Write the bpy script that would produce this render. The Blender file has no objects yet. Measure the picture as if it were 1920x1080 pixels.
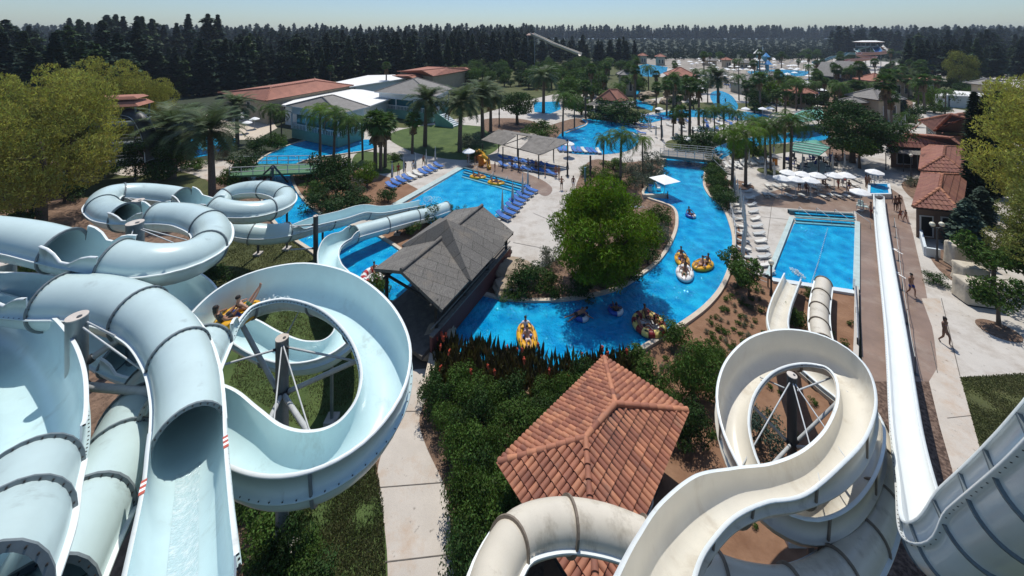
import bpy, bmesh, math, random
from mathutils import Vector, Matrix, noise as mnoise
R=random.Random(7)
sc=bpy.context.scene
COL=sc.collection
F=700.0; H=20.0; CX=960.0; YH=68.0
def terr(x,y):
    d=max(0.0,min(1.0,(y-330)/570.0)); d=d*d*(3-2*d)
    e=max(0.0,min(1.0,(y-950)/400.0))
    return 13.0*d*(1-e)
def G(px,py,z=0.0):
    t=(H-z)/(py-YH); return Vector(((px-CX)*t,F*t,z))
def D(px,Y,z): return Vector(((px-CX)*Y/F,Y,z))
def T(py,z=0.0): return (H-z)/(py-YH)
# ---------------------------------------------------------------- materials
M={}
def mat(name,col,rough=.6,var=.15,scale=3.0,bump=0.0,bscale=None,col2=None,metal=0,spec=.5,island=0.0,transl=0.0,coords='Object',coat=0,detail=6,thr=None,stain=None,emit=0,speck=0):
    if name.startswith('leaf'): spec=.12
    m=bpy.data.materials.new(name); m.use_nodes=True; nt=m.node_tree; N=nt.nodes; L=nt.links
    b=N['Principled BSDF']; b.inputs['Roughness'].default_value=rough; b.inputs['Metallic'].default_value=metal
    b.inputs['Specular IOR Level'].default_value=spec
    if coat: b.inputs['Coat Weight'].default_value=coat; b.inputs['Coat Roughness'].default_value=.15
    tc=N.new('ShaderNodeTexCoord')
    src=tc.outputs['Object']
    if coords=='World':
        g=N.new('ShaderNodeNewGeometry'); src=g.outputs['Position']
    n=N.new('ShaderNodeTexNoise'); n.inputs['Scale'].default_value=scale; n.inputs['Detail'].default_value=detail; n.inputs['Roughness'].default_value=.65
    L.new(src,n.inputs['Vector'])
    c=N.new('ShaderNodeValToRGB')
    c2=col2 if col2 else tuple(min(1,x*(1+var)) for x in col)
    c1=col if col2 else tuple(x*(1-var) for x in col)
    lo,hi=thr if thr else (.3,.7)
    c.color_ramp.elements[0].position=lo; c.color_ramp.elements[1].position=hi
    c.color_ramp.elements[0].color=(*c1,1); c.color_ramp.elements[1].color=(*c2,1)
    L.new(n.outputs['Fac'],c.inputs['Fac']); out=c.outputs['Color']
    if stain:
        sc_col,sc_scale,sc_lo,amt=stain
        mp=N.new('ShaderNodeMapping'); mp.inputs['Scale'].default_value=(1,1,.45); L.new(src,mp.inputs['Vector'])
        n2=N.new('ShaderNodeTexNoise'); n2.inputs['Scale'].default_value=sc_scale; n2.inputs['Detail'].default_value=9; n2.inputs['Roughness'].default_value=.72
        L.new(mp.outputs['Vector'],n2.inputs['Vector'])
        mr=N.new('ShaderNodeMapRange'); mr.inputs['From Min'].default_value=sc_lo; mr.inputs['From Max'].default_value=sc_lo+.18; mr.inputs['To Max'].default_value=amt
        L.new(n2.outputs['Fac'],mr.inputs['Value'])
        mx=N.new('ShaderNodeMix'); mx.data_type='RGBA'; L.new(mr.outputs['Result'],mx.inputs['Factor']); L.new(out,mx.inputs['A']); mx.inputs['B'].default_value=(*sc_col,1); out=mx.outputs['Result']
    if speck:
        v=N.new('ShaderNodeTexNoise'); v.inputs['Scale'].default_value=3.2; v.inputs['Detail'].default_value=3; L.new(src,v.inputs['Vector'])
        mr=N.new('ShaderNodeMapRange'); mr.inputs['From Min'].default_value=.66; mr.inputs['From Max'].default_value=.74; mr.inputs['To Max'].default_value=speck; L.new(v.outputs['Fac'],mr.inputs['Value'])
        mx=N.new('ShaderNodeMix'); mx.data_type='RGBA'; L.new(mr.outputs['Result'],mx.inputs['Factor']); L.new(out,mx.inputs['A']); mx.inputs['B'].default_value=(.12,.10,.08,1); out=mx.outputs['Result']
    if island:
        g2=N.new('ShaderNodeNewGeometry'); oi=N.new('ShaderNodeObjectInfo')
        ad=N.new('ShaderNodeMath'); ad.operation='MULTIPLY_ADD'; ad.inputs[1].default_value=island*2; ad.inputs[2].default_value=1-island
        L.new(g2.outputs['Random Per Island'],ad.inputs[0])
        ad2=N.new('ShaderNodeMath'); ad2.operation='MULTIPLY_ADD'; ad2.inputs[1].default_value=.35; ad2.inputs[2].default_value=.83
        L.new(oi.outputs['Random'],ad2.inputs[0])
        mu=N.new('ShaderNodeMath'); mu.operation='MULTIPLY'; L.new(ad.outputs[0],mu.inputs[0]); L.new(ad2.outputs[0],mu.inputs[1])
        hs=N.new('ShaderNodeHueSaturation'); L.new(mu.outputs[0],hs.inputs['Value']); L.new(out,hs.inputs['Color'])
        hu=N.new('ShaderNodeMath'); hu.operation='MULTIPLY_ADD'; hu.inputs[1].default_value=.05 if transl else .012; hu.inputs[2].default_value=.475 if transl else .494
        L.new(g2.outputs['Random Per Island'],hu.inputs[0]); L.new(hu.outputs[0],hs.inputs['Hue']); out=hs.outputs['Color']
    L.new(out,b.inputs['Base Color'])
    if bump:
        n3=N.new('ShaderNodeTexNoise'); n3.inputs['Scale'].default_value=bscale or scale*6; n3.inputs['Detail'].default_value=5; L.new(src,n3.inputs['Vector'])
        bp=N.new('ShaderNodeBump'); bp.inputs['Strength'].default_value=bump; bp.inputs['Distance'].default_value=.05; L.new(n3.outputs['Fac'],bp.inputs['Height']); L.new(bp.outputs['Normal'],b.inputs['Normal'])
    if transl:
        tr=N.new('ShaderNodeBsdfTranslucent'); ms=N.new('ShaderNodeMixShader'); ms.inputs[0].default_value=transl
        hs2=N.new('ShaderNodeHueSaturation'); hs2.inputs['Value'].default_value=1.3; hs2.inputs['Saturation'].default_value=1.1; L.new(out,hs2.inputs['Color']); L.new(hs2.outputs['Color'],tr.inputs['Color'])
        L.new(b.outputs[0],ms.inputs[1]); L.new(tr.outputs[0],ms.inputs[2]); L.new(ms.outputs[0],N['Material Output'].inputs['Surface'])
    m.diffuse_color=(*col,1); M[name]=m; return m
W_='World'
mat('fibre_blue',(.54,.67,.655),.32,.06,.8,coat=.25,stain=((.16,.17,.14),.9,.57,.6),coords=W_)
mat('fibre_blue_in',(.58,.76,.77),.25,.07,.7,coat=.4,stain=((.25,.29,.25),1.2,.57,.45),coords=W_)
mat('fibre_cream',(.66,.60,.49),.4,.07,.8,coat=.15,stain=((.25,.20,.13),.9,.53,.7),coords=W_)
mat('fibre_cream_in',(.70,.66,.56),.3,.07,.7,coat=.3,stain=((.40,.32,.22),.8,.53,.55),coords=W_)
mat('fibre_white',(.80,.83,.81),.3,.04,.8,coat=.3,stain=((.5,.48,.40),.8,.60,.35),coords=W_)
mat('lip_white',(.78,.82,.80),.4,.06,2,stain=((.35,.30,.22),1.5,.58,.5),coords=W_)
mat('flange_grey',(.16,.19,.20),.55,.2,3,coords=W_)
mat('flange_brown',(.20,.16,.12),.6,.25,3,coords=W_)
mat('bolt',(.03,.025,.02),.5)
mat('red_mark',(.50,.10,.06),.5)
mat('steel',(.20,.23,.24),.42,.22,1.2,metal=.35,stain=((.42,.43,.42),1.8,.55,.5),coords=W_)
mat('steel_dark',(.05,.055,.06),.5,.2,2)
mat('steel_light',(.50,.52,.52),.45,.2,2)
mat('cap_stone',(.55,.49,.43),.8,.15,4,bump=.2)
mat('concrete',(.50,.465,.415),.85,.09,.35,bump=.15,bscale=9,coords=W_,stain=((.27,.215,.165),.42,.48,.62),speck=.5)
mat('concrete_path',(.50,.45,.39),.85,.1,.6,bump=.2,bscale=12,coords=W_,stain=((.40,.25,.14),.45,.50,.6),speck=.7)
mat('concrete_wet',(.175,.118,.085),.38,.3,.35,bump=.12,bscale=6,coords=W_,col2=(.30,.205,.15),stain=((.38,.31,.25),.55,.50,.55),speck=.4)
mat('coping',(.55,.47,.37),.8,.12,2,bump=.2,coords=W_)
mat('pool_rim',(.42,.52,.50),.6,.15,2,coords=W_)
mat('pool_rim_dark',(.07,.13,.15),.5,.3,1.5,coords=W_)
mat('teal_step',(.12,.36,.42),.4,.15,3)
mat('soil',(.17,.085,.045),.95,.2,.8,bump=.7,bscale=5,col2=(.28,.16,.095),coords=W_)
mat('mulch',(.070,.042,.030),.95,.2,6,bump=1.0,bscale=16,col2=(.235,.16,.12),coords=W_,thr=(.42,.66),detail=10)
mat('litter',(.10,.060,.038),.95,.2,2.5,bump=1.0,bscale=10,col2=(.26,.165,.11),coords=W_,thr=(.35,.65),detail=12)
mat('lawn',(.045,.055,.014),.95,.2,.35,bump=.9,bscale=22,col2=(.105,.115,.035),coords=W_,detail=12,thr=(.32,.68),stain=((.15,.10,.05),.5,.57,.35))
mat('lawn_green',(.040,.075,.016),.95,.2,.5,bump=.9,bscale=22,col2=(.095,.140,.035),coords=W_,detail=12,stain=((.12,.11,.045),.6,.57,.3))
mat('terrain',(.022,.033,.016),.95,.2,.02,bump=1,bscale=.5,col2=(.045,.055,.025),coords=W_)
mat('wood_dark',(.035,.032,.03),.8,.3,6,bump=.3)
mat('wood_grey',(.20,.185,.165),.85,.25,5,bump=.3)
mat('board_shade_joint',(.12,.105,.09),.85,.3,3,bump=.3)  # board colour with roof shade put in; plain dark tone for joints
mat('tile',(.35,.140,.080),.78,.2,2.2,island=.32,stain=((.15,.10,.08),1.6,.53,.55))
mat('tile_red',(.27,.115,.080),.8,.2,1.0,bump=.4,island=.12,stain=((.14,.09,.08),.9,.55,.5))
mat('tile_far',(.36,.155,.105),.85,.2,.5,bump=.4,coords=W_)
mat('tile_base',(.05,.022,.018),.9,.2,1)
mat('cream_wall',(.42,.34,.24),.85,.12,1,bump=.2)
mat('brown_wall',(.23,.15,.11),.85,.15,1.5,bump=.2)
mat('white_wall',(.60,.66,.68),.8,.06,1)
mat('green_wall',(.15,.33,.27),.8,.1,1)
mat('white_roof',(.78,.77,.73),.7,.04,.3)
mat('dark_open',(.012,.014,.016),.5,.2,1)
mat('glass_dark',(.015,.05,.06),.08,.2,1,spec=.8)
mat('glass_teal',(.02,.14,.17),.08,.2,1,spec=.8)
mat('red_paint',(.14,.048,.045),.75,.15,1.5)
mat('rock',(.42,.34,.25),.9,.25,1.5,bump=1,bscale=4,col2=(.26,.20,.14))
mat('pad_blue',(.018,.12,.42),.6,.15,6)
mat('pad_white',(.66,.64,.58),.6,.06,4)
mat('frame_white',(.70,.69,.65),.45,.05,3)
mat('canvas_white',(.84,.84,.82),.8,.03,2)
mat('canvas_grey',(.50,.51,.49),.8,.15,3)
mat('tarp',(.50,.44,.34),.7,.12,2.5,bump=.8,bscale=3)
mat('yellow_vinyl',(.70,.36,.015),.35,.08,4)
mat('pale_yellow',(.85,.66,.20),.35,.06,4)
mat('dark_red',(.26,.018,.018),.4,.1,4)
mat('white_vinyl',(.72,.72,.70),.35,.05,4)
mat('red_vinyl',(.42,.03,.03),.35,.1,4)
mat('blue_vinyl',(.02,.09,.40),.35,.1,4)
mat('black',(.01,.01,.01),.6)
mat('skin_tan',(.30,.145,.085),.55,.08,6)
mat('skin_dark',(.16,.075,.045),.55,.08,6)
mat('skin_pale',(.45,.26,.18),.55,.08,6)
mat('hair_dark',(.016,.011,.009),.7,.3,20)
mat('cloth_black',(.02,.02,.025),.8)
mat('cloth_red',(.30,.02,.025),.8)
mat('cloth_blue',(.02,.045,.22),.8)
mat('cloth_white',(.65,.65,.65),.8)
mat('cloth_mauve',(.20,.10,.22),.8)
mat('cloth_green',(.05,.16,.09),.8)
mat('foam',(.80,.88,.90),.5,.05,8)
mat('globe',(.80,.74,.58),.3,.03,4)
mat('orange',(.60,.20,.02),.6)
mat('teal_slat',(.09,.30,.22),.6,.25,.8,bump=.3)
mat('green_deck',(.07,.17,.085),.8,.15,1.5)
mat('bark',(.105,.080,.058),.9,.3,5,bump=.8,bscale=14)
mat('bark_palm',(.13,.10,.075),.9,.35,7,bump=1,bscale=20)
mat('trunk_grey',(.14,.115,.09),.9,.3,6,bump=.8)
mat('leaf_yellow',(.42,.39,.10),.6,.25,.5,col2=(.20,.215,.05),island=.4,transl=.35)
mat('leaf_olive',(.28,.28,.075),.6,.25,.5,col2=(.14,.165,.04),island=.4,transl=.3)
mat('leaf_mid',(.068,.120,.024),.55,.25,.6,island=.4,transl=.25)
mat('leaf_fluffy',(.075,.135,.012),.55,.25,.4,island=.45,transl=.3,col2=(.13,.195,.018))
mat('leaf_bright',(.10,.165,.018),.55,.25,.6,island=.4,transl=.3)
mat('leaf_dark',(.036,.070,.018),.55,.25,.6,island=.4,transl=.15)
mat('leaf_fir',(.020,.042,.024),.7,.3,.25,island=.45,transl=.1)
mat('leaf_cyp',(.020,.040,.016),.7,.3,.6,island=.4,transl=.1)
mat('leaf_blue',(.060,.095,.070),.65,.25,.6,island=.35,transl=.15)
mat('leaf_palm',(.085,.115,.050),.5,.25,.6,island=.35,transl=.25)
mat('leaf_fan',(.065,.115,.030),.5,.25,.6,island=.35,transl=.25)
mat('leaf_dead',(.20,.13,.07),.8,.25,1,island=.3)
mat('leaf_canna',(.060,.032,.018),.5,.4,1,col2=(.065,.075,.022),island=.5,transl=.2)
mat('leaf_grey',(.13,.15,.10),.7,.25,1,island=.35,transl=.2)
mat('flower_red',(.62,.10,.04),.6,.2,3,island=.2)
mat('grassblade',(.060,.085,.022),.8,.4,.6,col2=(.15,.14,.055),island=.4,transl=.2)
mat('far_terrace',(.20,.17,.14),.9,.3,.12,coords=W_,col2=(.38,.34,.28))
mat('sea',(.16,.22,.27),.3,.05,.01)
mat('slide_pink',(.42,.22,.17),.5,.1,.1)
mat('slide_teal',(.10,.25,.28),.5,.1,.1)
mat('slide_blue',(.08,.30,.60),.4,.1,.1)
def corr_mat(name,c1,c2,scale,axis):
    m=bpy.data.materials.new(name); m.use_nodes=True; nt=m.node_tree; N=nt.nodes; L=nt.links; b=N['Principled BSDF']
    b.inputs['Roughness'].default_value=.8
    tc=N.new('ShaderNodeTexCoord'); w=N.new('ShaderNodeTexWave'); w.bands_direction=axis; w.inputs['Scale'].default_value=scale; w.inputs['Distortion'].default_value=.3; w.inputs['Detail'].default_value=3
    L.new(tc.outputs['Object'],w.inputs['Vector'])
    n=N.new('ShaderNodeTexNoise'); n.inputs['Scale'].default_value=1.5; n.inputs['Detail'].default_value=8; L.new(tc.outputs['Object'],n.inputs['Vector'])
    ad=N.new('ShaderNodeMath'); ad.operation='MULTIPLY_ADD'; L.new(w.outputs['Fac'],ad.inputs[0]); ad.inputs[1].default_value=.4
    L.new(n.outputs['Fac'],ad.inputs[2])
    c=N.new('ShaderNodeValToRGB'); c.color_ramp.elements[0].position=.35; c.color_ramp.elements[1].position=1.0
    c.color_ramp.elements[0].color=(*c1,1); c.color_ramp.elements[1].color=(*c2,1); L.new(ad.outputs[0],c.inputs['Fac']); L.new(c.outputs['Color'],b.inputs['Base Color'])
    bp=N.new('ShaderNodeBump'); bp.inputs['Strength'].default_value=.6; bp.inputs['Distance'].default_value=.06; L.new(w.outputs['Fac'],bp.inputs['Height']); L.new(bp.outputs['Normal'],b.inputs['Normal'])
    M[name]=m
corr_mat('roof_grey',(.19,.175,.155),(.31,.29,.265),2.2,'X')
corr_mat('roof_slat',(.13,.115,.10),(.30,.275,.24),3.0,'X')
# thatch
def thatch_mat():
    m=bpy.data.materials.new('thatch'); m.use_nodes=True; nt=m.node_tree; N=nt.nodes; L=nt.links; b=N['Principled BSDF']; b.inputs['Roughness'].default_value=.95
    tc=N.new('ShaderNodeTexCoord'); mp=N.new('ShaderNodeMapping'); mp.inputs['Scale'].default_value=(11,1.4,11); L.new(tc.outputs['Object'],mp.inputs['Vector'])
    n=N.new('ShaderNodeTexNoise'); n.inputs['Scale'].default_value=2.2; n.inputs['Detail'].default_value=10; n.inputs['Roughness'].default_value=.8; L.new(mp.outputs['Vector'],n.inputs['Vector'])
    n2=N.new('ShaderNodeTexNoise'); n2.inputs['Scale'].default_value=.7; n2.inputs['Detail'].default_value=6; L.new(tc.outputs['Object'],n2.inputs['Vector'])
    br=N.new('ShaderNodeTexBrick'); br.inputs['Scale'].default_value=1.0; br.inputs['Brick Width'].default_value=1.5; br.inputs['Row Height'].default_value=.8; br.inputs['Mortar Size'].default_value=.03; br.inputs['Mortar Smooth'].default_value=.5
    br.inputs['Color1'].default_value=(.9,.9,.9,1); br.inputs['Color2'].default_value=(.62,.62,.62,1); br.inputs['Mortar'].default_value=(.25,.25,.25,1); L.new(tc.outputs['Object'],br.inputs['Vector'])
    c=N.new('ShaderNodeValToRGB'); c.color_ramp.elements[0].position=.3; c.color_ramp.elements[1].position=.72; c.color_ramp.elements[0].color=(.065,.060,.054,1); c.color_ramp.elements[1].color=(.40,.375,.335,1); L.new(n.outputs['Fac'],c.inputs['Fac'])
    mx=N.new('ShaderNodeMix'); mx.data_type='RGBA'; mx.blend_type='MULTIPLY'; mx.inputs['Factor'].default_value=.75; L.new(c.outputs['Color'],mx.inputs['A']); L.new(br.outputs['Color'],mx.inputs['B'])
    mr=N.new('ShaderNodeMapRange'); mr.inputs['From Min'].default_value=.55; mr.inputs['From Max'].default_value=.72; mr.inputs['To Max'].default_value=.5; L.new(n2.outputs['Fac'],mr.inputs['Value'])
    mx2=N.new('ShaderNodeMix'); mx2.data_type='RGBA'; L.new(mr.outputs['Result'],mx2.inputs['Factor']); L.new(mx.outputs['Result'],mx2.inputs['A']); mx2.inputs['B'].default_value=(.30,.25,.19,1)
    L.new(mx2.outputs['Result'],b.inputs['Base Color'])
    bp=N.new('ShaderNodeBump'); bp.inputs['Strength'].default_value=1; bp.inputs['Distance'].default_value=.08; L.new(n.outputs['Fac'],bp.inputs['Height']); L.new(bp.outputs['Normal'],b.inputs['Normal'])
    M['thatch']=m
thatch_mat()
def water_mat(name,c_deep,c_caustic,sc_=1.0):
    m=bpy.data.materials.new(name); m.use_nodes=True; nt=m.node_tree; N=nt.nodes; L=nt.links; b=N['Principled BSDF']
    b.inputs['Roughness'].default_value=.035; b.inputs['IOR'].default_value=1.33
    g=N.new('ShaderNodeNewGeometry')
    v=N.new('ShaderNodeTexVoronoi'); v.feature='SMOOTH_F1'; v.inputs['Scale'].default_value=1.7*sc_; 
    n0=N.new('ShaderNodeTexNoise'); n0.inputs['Scale'].default_value=1.1*sc_; n0.inputs['Detail'].default_value=3
    L.new(g.outputs['Position'],n0.inputs['Vector'])
    mxv=N.new('ShaderNodeMix'); mxv.data_type='RGBA'; mxv.inputs['Factor'].default_value=.35; L.new(g.outputs['Position'],mxv.inputs['A']); L.new(n0.outputs['Color'],mxv.inputs['B']); L.new(mxv.outputs['Result'],v.inputs['Vector'])
    pw=N.new('ShaderNodeMath'); pw.operation='POWER'; pw.inputs[1].default_value=2.2; L.new(v.outputs['Distance'],pw.inputs[0])  # cell pattern paints caustic light into the water's base colour
    n1=N.new('ShaderNodeTexNoise'); n1.inputs['Scale'].default_value=.9; n1.inputs['Detail'].default_value=2; L.new(g.outputs['Position'],n1.inputs['Vector'])
    ad=N.new('ShaderNodeMath'); ad.operation='MULTIPLY_ADD'; ad.inputs[1].default_value=1.0; L.new(pw.outputs[0],ad.inputs[0]); L.new(n1.outputs['Fac'],ad.inputs[2])
    c=N.new('ShaderNodeValToRGB'); c.color_ramp.elements[0].position=.42; c.color_ramp.elements[1].position=.98; c.color_ramp.elements[0].color=(*c_deep,1); c.color_ramp.elements[1].color=(*c_caustic,1)
    L.new(ad.outputs[0],c.inputs['Fac']); L.new(c.outputs['Color'],b.inputs['Base Color'])
    n2=N.new('ShaderNodeTexNoise'); n2.inputs['Scale'].default_value=2.6; n2.inputs['Detail'].default_value=4; n2.inputs['Roughness'].default_value=.6; L.new(g.outputs['Position'],n2.inputs['Vector'])
    bp=N.new('ShaderNodeBump'); bp.inputs['Strength'].default_value=1.0; bp.inputs['Distance'].default_value=.28; L.new(n2.outputs['Fac'],bp.inputs['Height']); L.new(bp.outputs['Normal'],b.inputs['Normal'])
    M[name]=m
water_mat('water',(.0,.235,.54),(.012,.44,.74))
water_mat('water_light',(.0,.28,.58),(.03,.47,.76),.7)
# ---------------------------------------------------------------- mesh building
class MB:
    def __init__(s): s.v=[]; s.f=[]; s.m=[]; s.sm=[]
    def add(s,vs,fs,mi=0,sm=False):
        o=len(s.v); s.v.extend([tuple(x) for x in vs])
        for f in fs: s.f.append(tuple(i+o for i in f)); s.m.append(mi); s.sm.append(sm)
        return s
    def box(s,c,d,rz=0,mi=0,tilt=None):
        cx,cy,cz=c; x,y,z=d[0]/2,d[1]/2,d[2]/2; ca,sa=math.cos(rz),math.sin(rz)
        vs=[]
        for a,b_,e in ((-1,-1,-1),(1,-1,-1),(1,1,-1),(-1,1,-1),(-1,-1,1),(1,-1,1),(1,1,1),(-1,1,1)):
            p=Vector((a*x,b_*y,e*z))
            if tilt: p=tilt@p
            vs.append((cx+p.x*ca-p.y*sa,cy+p.x*sa+p.y*ca,cz+p.z))
        return s.add(vs,[(0,3,2,1),(4,5,6,7),(0,1,5,4),(1,2,6,5),(2,3,7,6),(3,0,4,7)],mi)
    def rod(s,p0,p1,r0,r1=None,n=8,mi=0,cap=True,sm=True):
        p0=Vector(p0); p1=Vector(p1); r1=r0 if r1 is None else r1
        d=(p1-p0); 
        if d.length<1e-6: return s
        d.normalize(); a=d.orthogonal().normalized(); b=d.cross(a)
        vs=[p0+(a*math.cos(2*math.pi*i/n)+b*math.sin(2*math.pi*i/n))*r0 for i in range(n)]+[p1+(a*math.cos(2*math.pi*i/n)+b*math.sin(2*math.pi*i/n))*r1 for i in range(n)]
        s.add(vs,[(i,(i+1)%n,n+(i+1)%n,n+i) for i in range(n)],mi,sm)
        if cap: s.add(vs,[tuple(range(n-1,-1,-1)),tuple(range(n,2*n))],mi)
        return s
    def path(s,pts,rs,n=8,mi=0):
        pts=[Vector(p) for p in pts]; rings=[]; prev=None
        for i,p in enumerate(pts):
            t=(pts[min(i+1,len(pts)-1)]-pts[max(i-1,0)]).normalized()
            a=(prev-t*prev.dot(t)).normalized() if prev is not None and (prev-t*prev.dot(t)).length>1e-4 else t.orthogonal().normalized()
            prev=a; b=t.cross(a); r=rs[i] if hasattr(rs,'__len__') else rs
            rings.append([p+(a*math.cos(2*math.pi*k/n)+b*math.sin(2*math.pi*k/n))*r for k in range(n)])
        vs=[x for r in rings for x in r]; fs=[]
        for i in range(len(pts)-1):
            for k in range(n): fs.append((i*n+k,i*n+(k+1)%n,(i+1)*n+(k+1)%n,(i+1)*n+k))
        s.add(vs,fs,mi,True); s.add(vs,[tuple(range(n-1,-1,-1)),tuple(range((len(pts)-1)*n,len(pts)*n))],mi); return s
    def ell(s,c,r,nu=12,nv=8,mi=0,jit=0,rng=None,z0=-1.0):
        vs=[];fs=[]
        for j in range(nv+1):
            ph=-math.pi/2+math.pi*j/nv
            for i in range(nu):
                th=2*math.pi*i/nu; k=1+(rng.uniform(-jit,jit) if jit else 0)
                zz=max(math.sin(ph)*k,z0)
                vs.append((c[0]+r[0]*math.cos(ph)*math.cos(th)*k,c[1]+r[1]*math.cos(ph)*math.sin(th)*k,c[2]+r[2]*zz))
        for j in range(nv):
            for i in range(nu): fs.append((j*nu+i,j*nu+(i+1)%nu,(j+1)*nu+(i+1)%nu,(j+1)*nu+i))
        return s.add(vs,fs,mi,not jit)
    def torus(s,c,R_,r,nu=28,nv=10,seg=None,sy=1.0,sz=1.0,mi=0,rz=0):
        vs=[]
        for i in range(nu):
            a=2*math.pi*i/nu
            for k in range(nv):
                b=2*math.pi*k/nv; rr=R_+r*math.cos(b); x=rr*math.cos(a); y=rr*math.sin(a)*sy
                vs.append((c[0]+x*math.cos(rz)-y*math.sin(rz),c[1]+x*math.sin(rz)+y*math.cos(rz),c[2]+r*sz*math.sin(b)))
        for i in range(nu):
            m_=seg[i*len(seg)//nu] if seg else mi
            s.add([],[],0)
            for k in range(nv):
                pass
        o=len(s.v); s.v.extend(vs)
        for i in range(nu):
            m_=seg[i*len(seg)//nu] if seg else mi
            for k in range(nv):
                s.f.append((o+i*nv+k,o+((i+1)%nu)*nv+k,o+((i+1)%nu)*nv+(k+1)%nv,o+i*nv+(k+1)%nv)); s.m.append(m_); s.sm.append(True)
        return s
    def prism(s,pts,z0,z1,mi=0,side=None):
        n=len(pts); area=sum(pts[i][0]*pts[(i+1)%n][1]-pts[(i+1)%n][0]*pts[i][1] for i in range(n))
        if area<0: pts=pts[::-1]
        vs=[(p[0],p[1],z0) for p in pts]+[(p[0],p[1],z1) for p in pts]
        s.add(vs,[(i,(i+1)%n,n+(i+1)%n,n+i) for i in range(n)],mi if side is None else side)
        s.add(vs,[tuple(range(n,2*n)),tuple(range(n-1,-1,-1))],mi); return s
    def build(s,name,mats,parent=None,loc=None):
        me=bpy.data.meshes.new(name); me.from_pydata(s.v,[],s.f)
        if not isinstance(mats,(list,tuple)): mats=[mats]
        for m in mats: me.materials.append(M[m] if isinstance(m,str) else m)
        me.polygons.foreach_set('material_index',s.m); me.polygons.foreach_set('use_smooth',s.sm)
        me.validate(); me.update()
        o=bpy.data.objects.new(name,me); COL.objects.link(o)
        if parent is not None: o.parent=parent
        if loc is not None: o.location=loc
        return o
def tag(o,label=None,cat=None,group=None,kind=None):
    if label: o['label']=label
    if cat: o['category']=cat
    if group: o['group']=group
    if kind: o['kind']=kind
    return o
def thing(name,label,cat,loc=(0,0,0),rz=0,group=None,scale=None):
    o=bpy.data.objects.new(name,None); COL.objects.link(o); o.location=loc; o.rotation_euler=(0,0,rz); o.empty_display_size=.3
    if scale is not None: o.scale=(scale,)*3 if not hasattr(scale,'__len__') else scale
    return tag(o,label,cat,group)
def meshonly(mb,name,mats):
    o=mb.build(name,mats); me=o.data; bpy.data.objects.remove(o); return me
def inst(name,me,parent=None,loc=None,rz=0,scale=None,mats=None):
    o=bpy.data.objects.new(name,me); COL.objects.link(o)
    if parent is not None: o.parent=parent
    if loc is not None: o.location=loc
    o.rotation_euler=(0,0,rz)
    if scale is not None: o.scale=(scale,)*3 if not hasattr(scale,'__len__') else scale
    if mats:
        for i,mm in enumerate(mats):
            if mm: o.material_slots[i].link='OBJECT'; o.material_slots[i].material=M[mm]
    return o
def kids(parent,parts,**kw):
    for nm,me in parts: inst(nm,me,parent)
ORD=['first','second','third','fourth','fifth','sixth','seventh','eighth','ninth','tenth','eleventh','twelfth','thirteenth','fourteenth','fifteenth','sixteenth','seventeenth','eighteenth','nineteenth','twentieth']
def sheet(name,poly,z,m,kind='structure',px=True,label=None,cat=None,sub=0):
    pts=[G(*p) if px else Vector((p[0],p[1],0)) for p in poly]
    bm=bmesh.new(); vs=[bm.verts.new((p.x,p.y,z)) for p in pts]; f=bm.faces.new(vs)
    if f.normal.z<0 or sum(pts[i].x*pts[(i+1)%len(pts)].y-pts[(i+1)%len(pts)].x*pts[i].y for i in range(len(pts)))<0: bmesh.ops.reverse_faces(bm,faces=[f])
    bmesh.ops.triangulate(bm,faces=bm.faces[:])
    me=bpy.data.meshes.new(name); bm.to_mesh(me); bm.free(); me.materials.append(M[m])
    o=bpy.data.objects.new(name,me); COL.objects.link(o); tag(o,label,cat,None,kind); return o
def smooth_px(pts,n=6,closed=True):
    P=[Vector(p) for p in pts]; out=[]; m=len(P)
    rng=range(m) if closed else range(m-1)
    for i in rng:
        g=(lambda k:P[k%m]) if closed else (lambda k:P[max(0,min(m-1,k))])
        p0,p1,p2,p3=g(i-1),g(i),g(i+1),g(i+2)
        for k in range(n):
            t=k/n; out.append(tuple(.5*((2*p1)+(-p0+p2)*t+(2*p0-5*p1+4*p2-p3)*t*t+(-p0+3*p1-3*p2+p3)*t**3)))
    if not closed: out.append(tuple(P[-1]))
    return out
def kerb(name,pts,w,z0,z1,m,closed=True,parent=None,side=1):
    P=[G(*p) for p in pts]; n=len(P); mb=MB(); L=[];Rr=[]
    for i,p in enumerate(P):
        a=P[(i-1)%n] if closed or i>0 else p; b=P[(i+1)%n] if closed or i<n-1 else p
        t=(b-a); t.z=0
        if t.length<1e-5: t=Vector((1,0,0))
        t.normalize(); nn=Vector((-t.y,t.x,0))*side; L.append(p); Rr.append(p+nn*w)
    vs=[];fs=[]
    for i in range(n):
        vs+= [(L[i].x,L[i].y,z0),(L[i].x,L[i].y,z1),(Rr[i].x,Rr[i].y,z1),(Rr[i].x,Rr[i].y,z0)]
    m_=n if closed else n-1
    for i in range(m_):
        j=(i+1)%n
        for k in range(3): fs.append((i*4+k,j*4+k,j*4+k+1,i*4+k+1))
    mb.add(vs,fs); return mb.build(name,m,parent)
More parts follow.
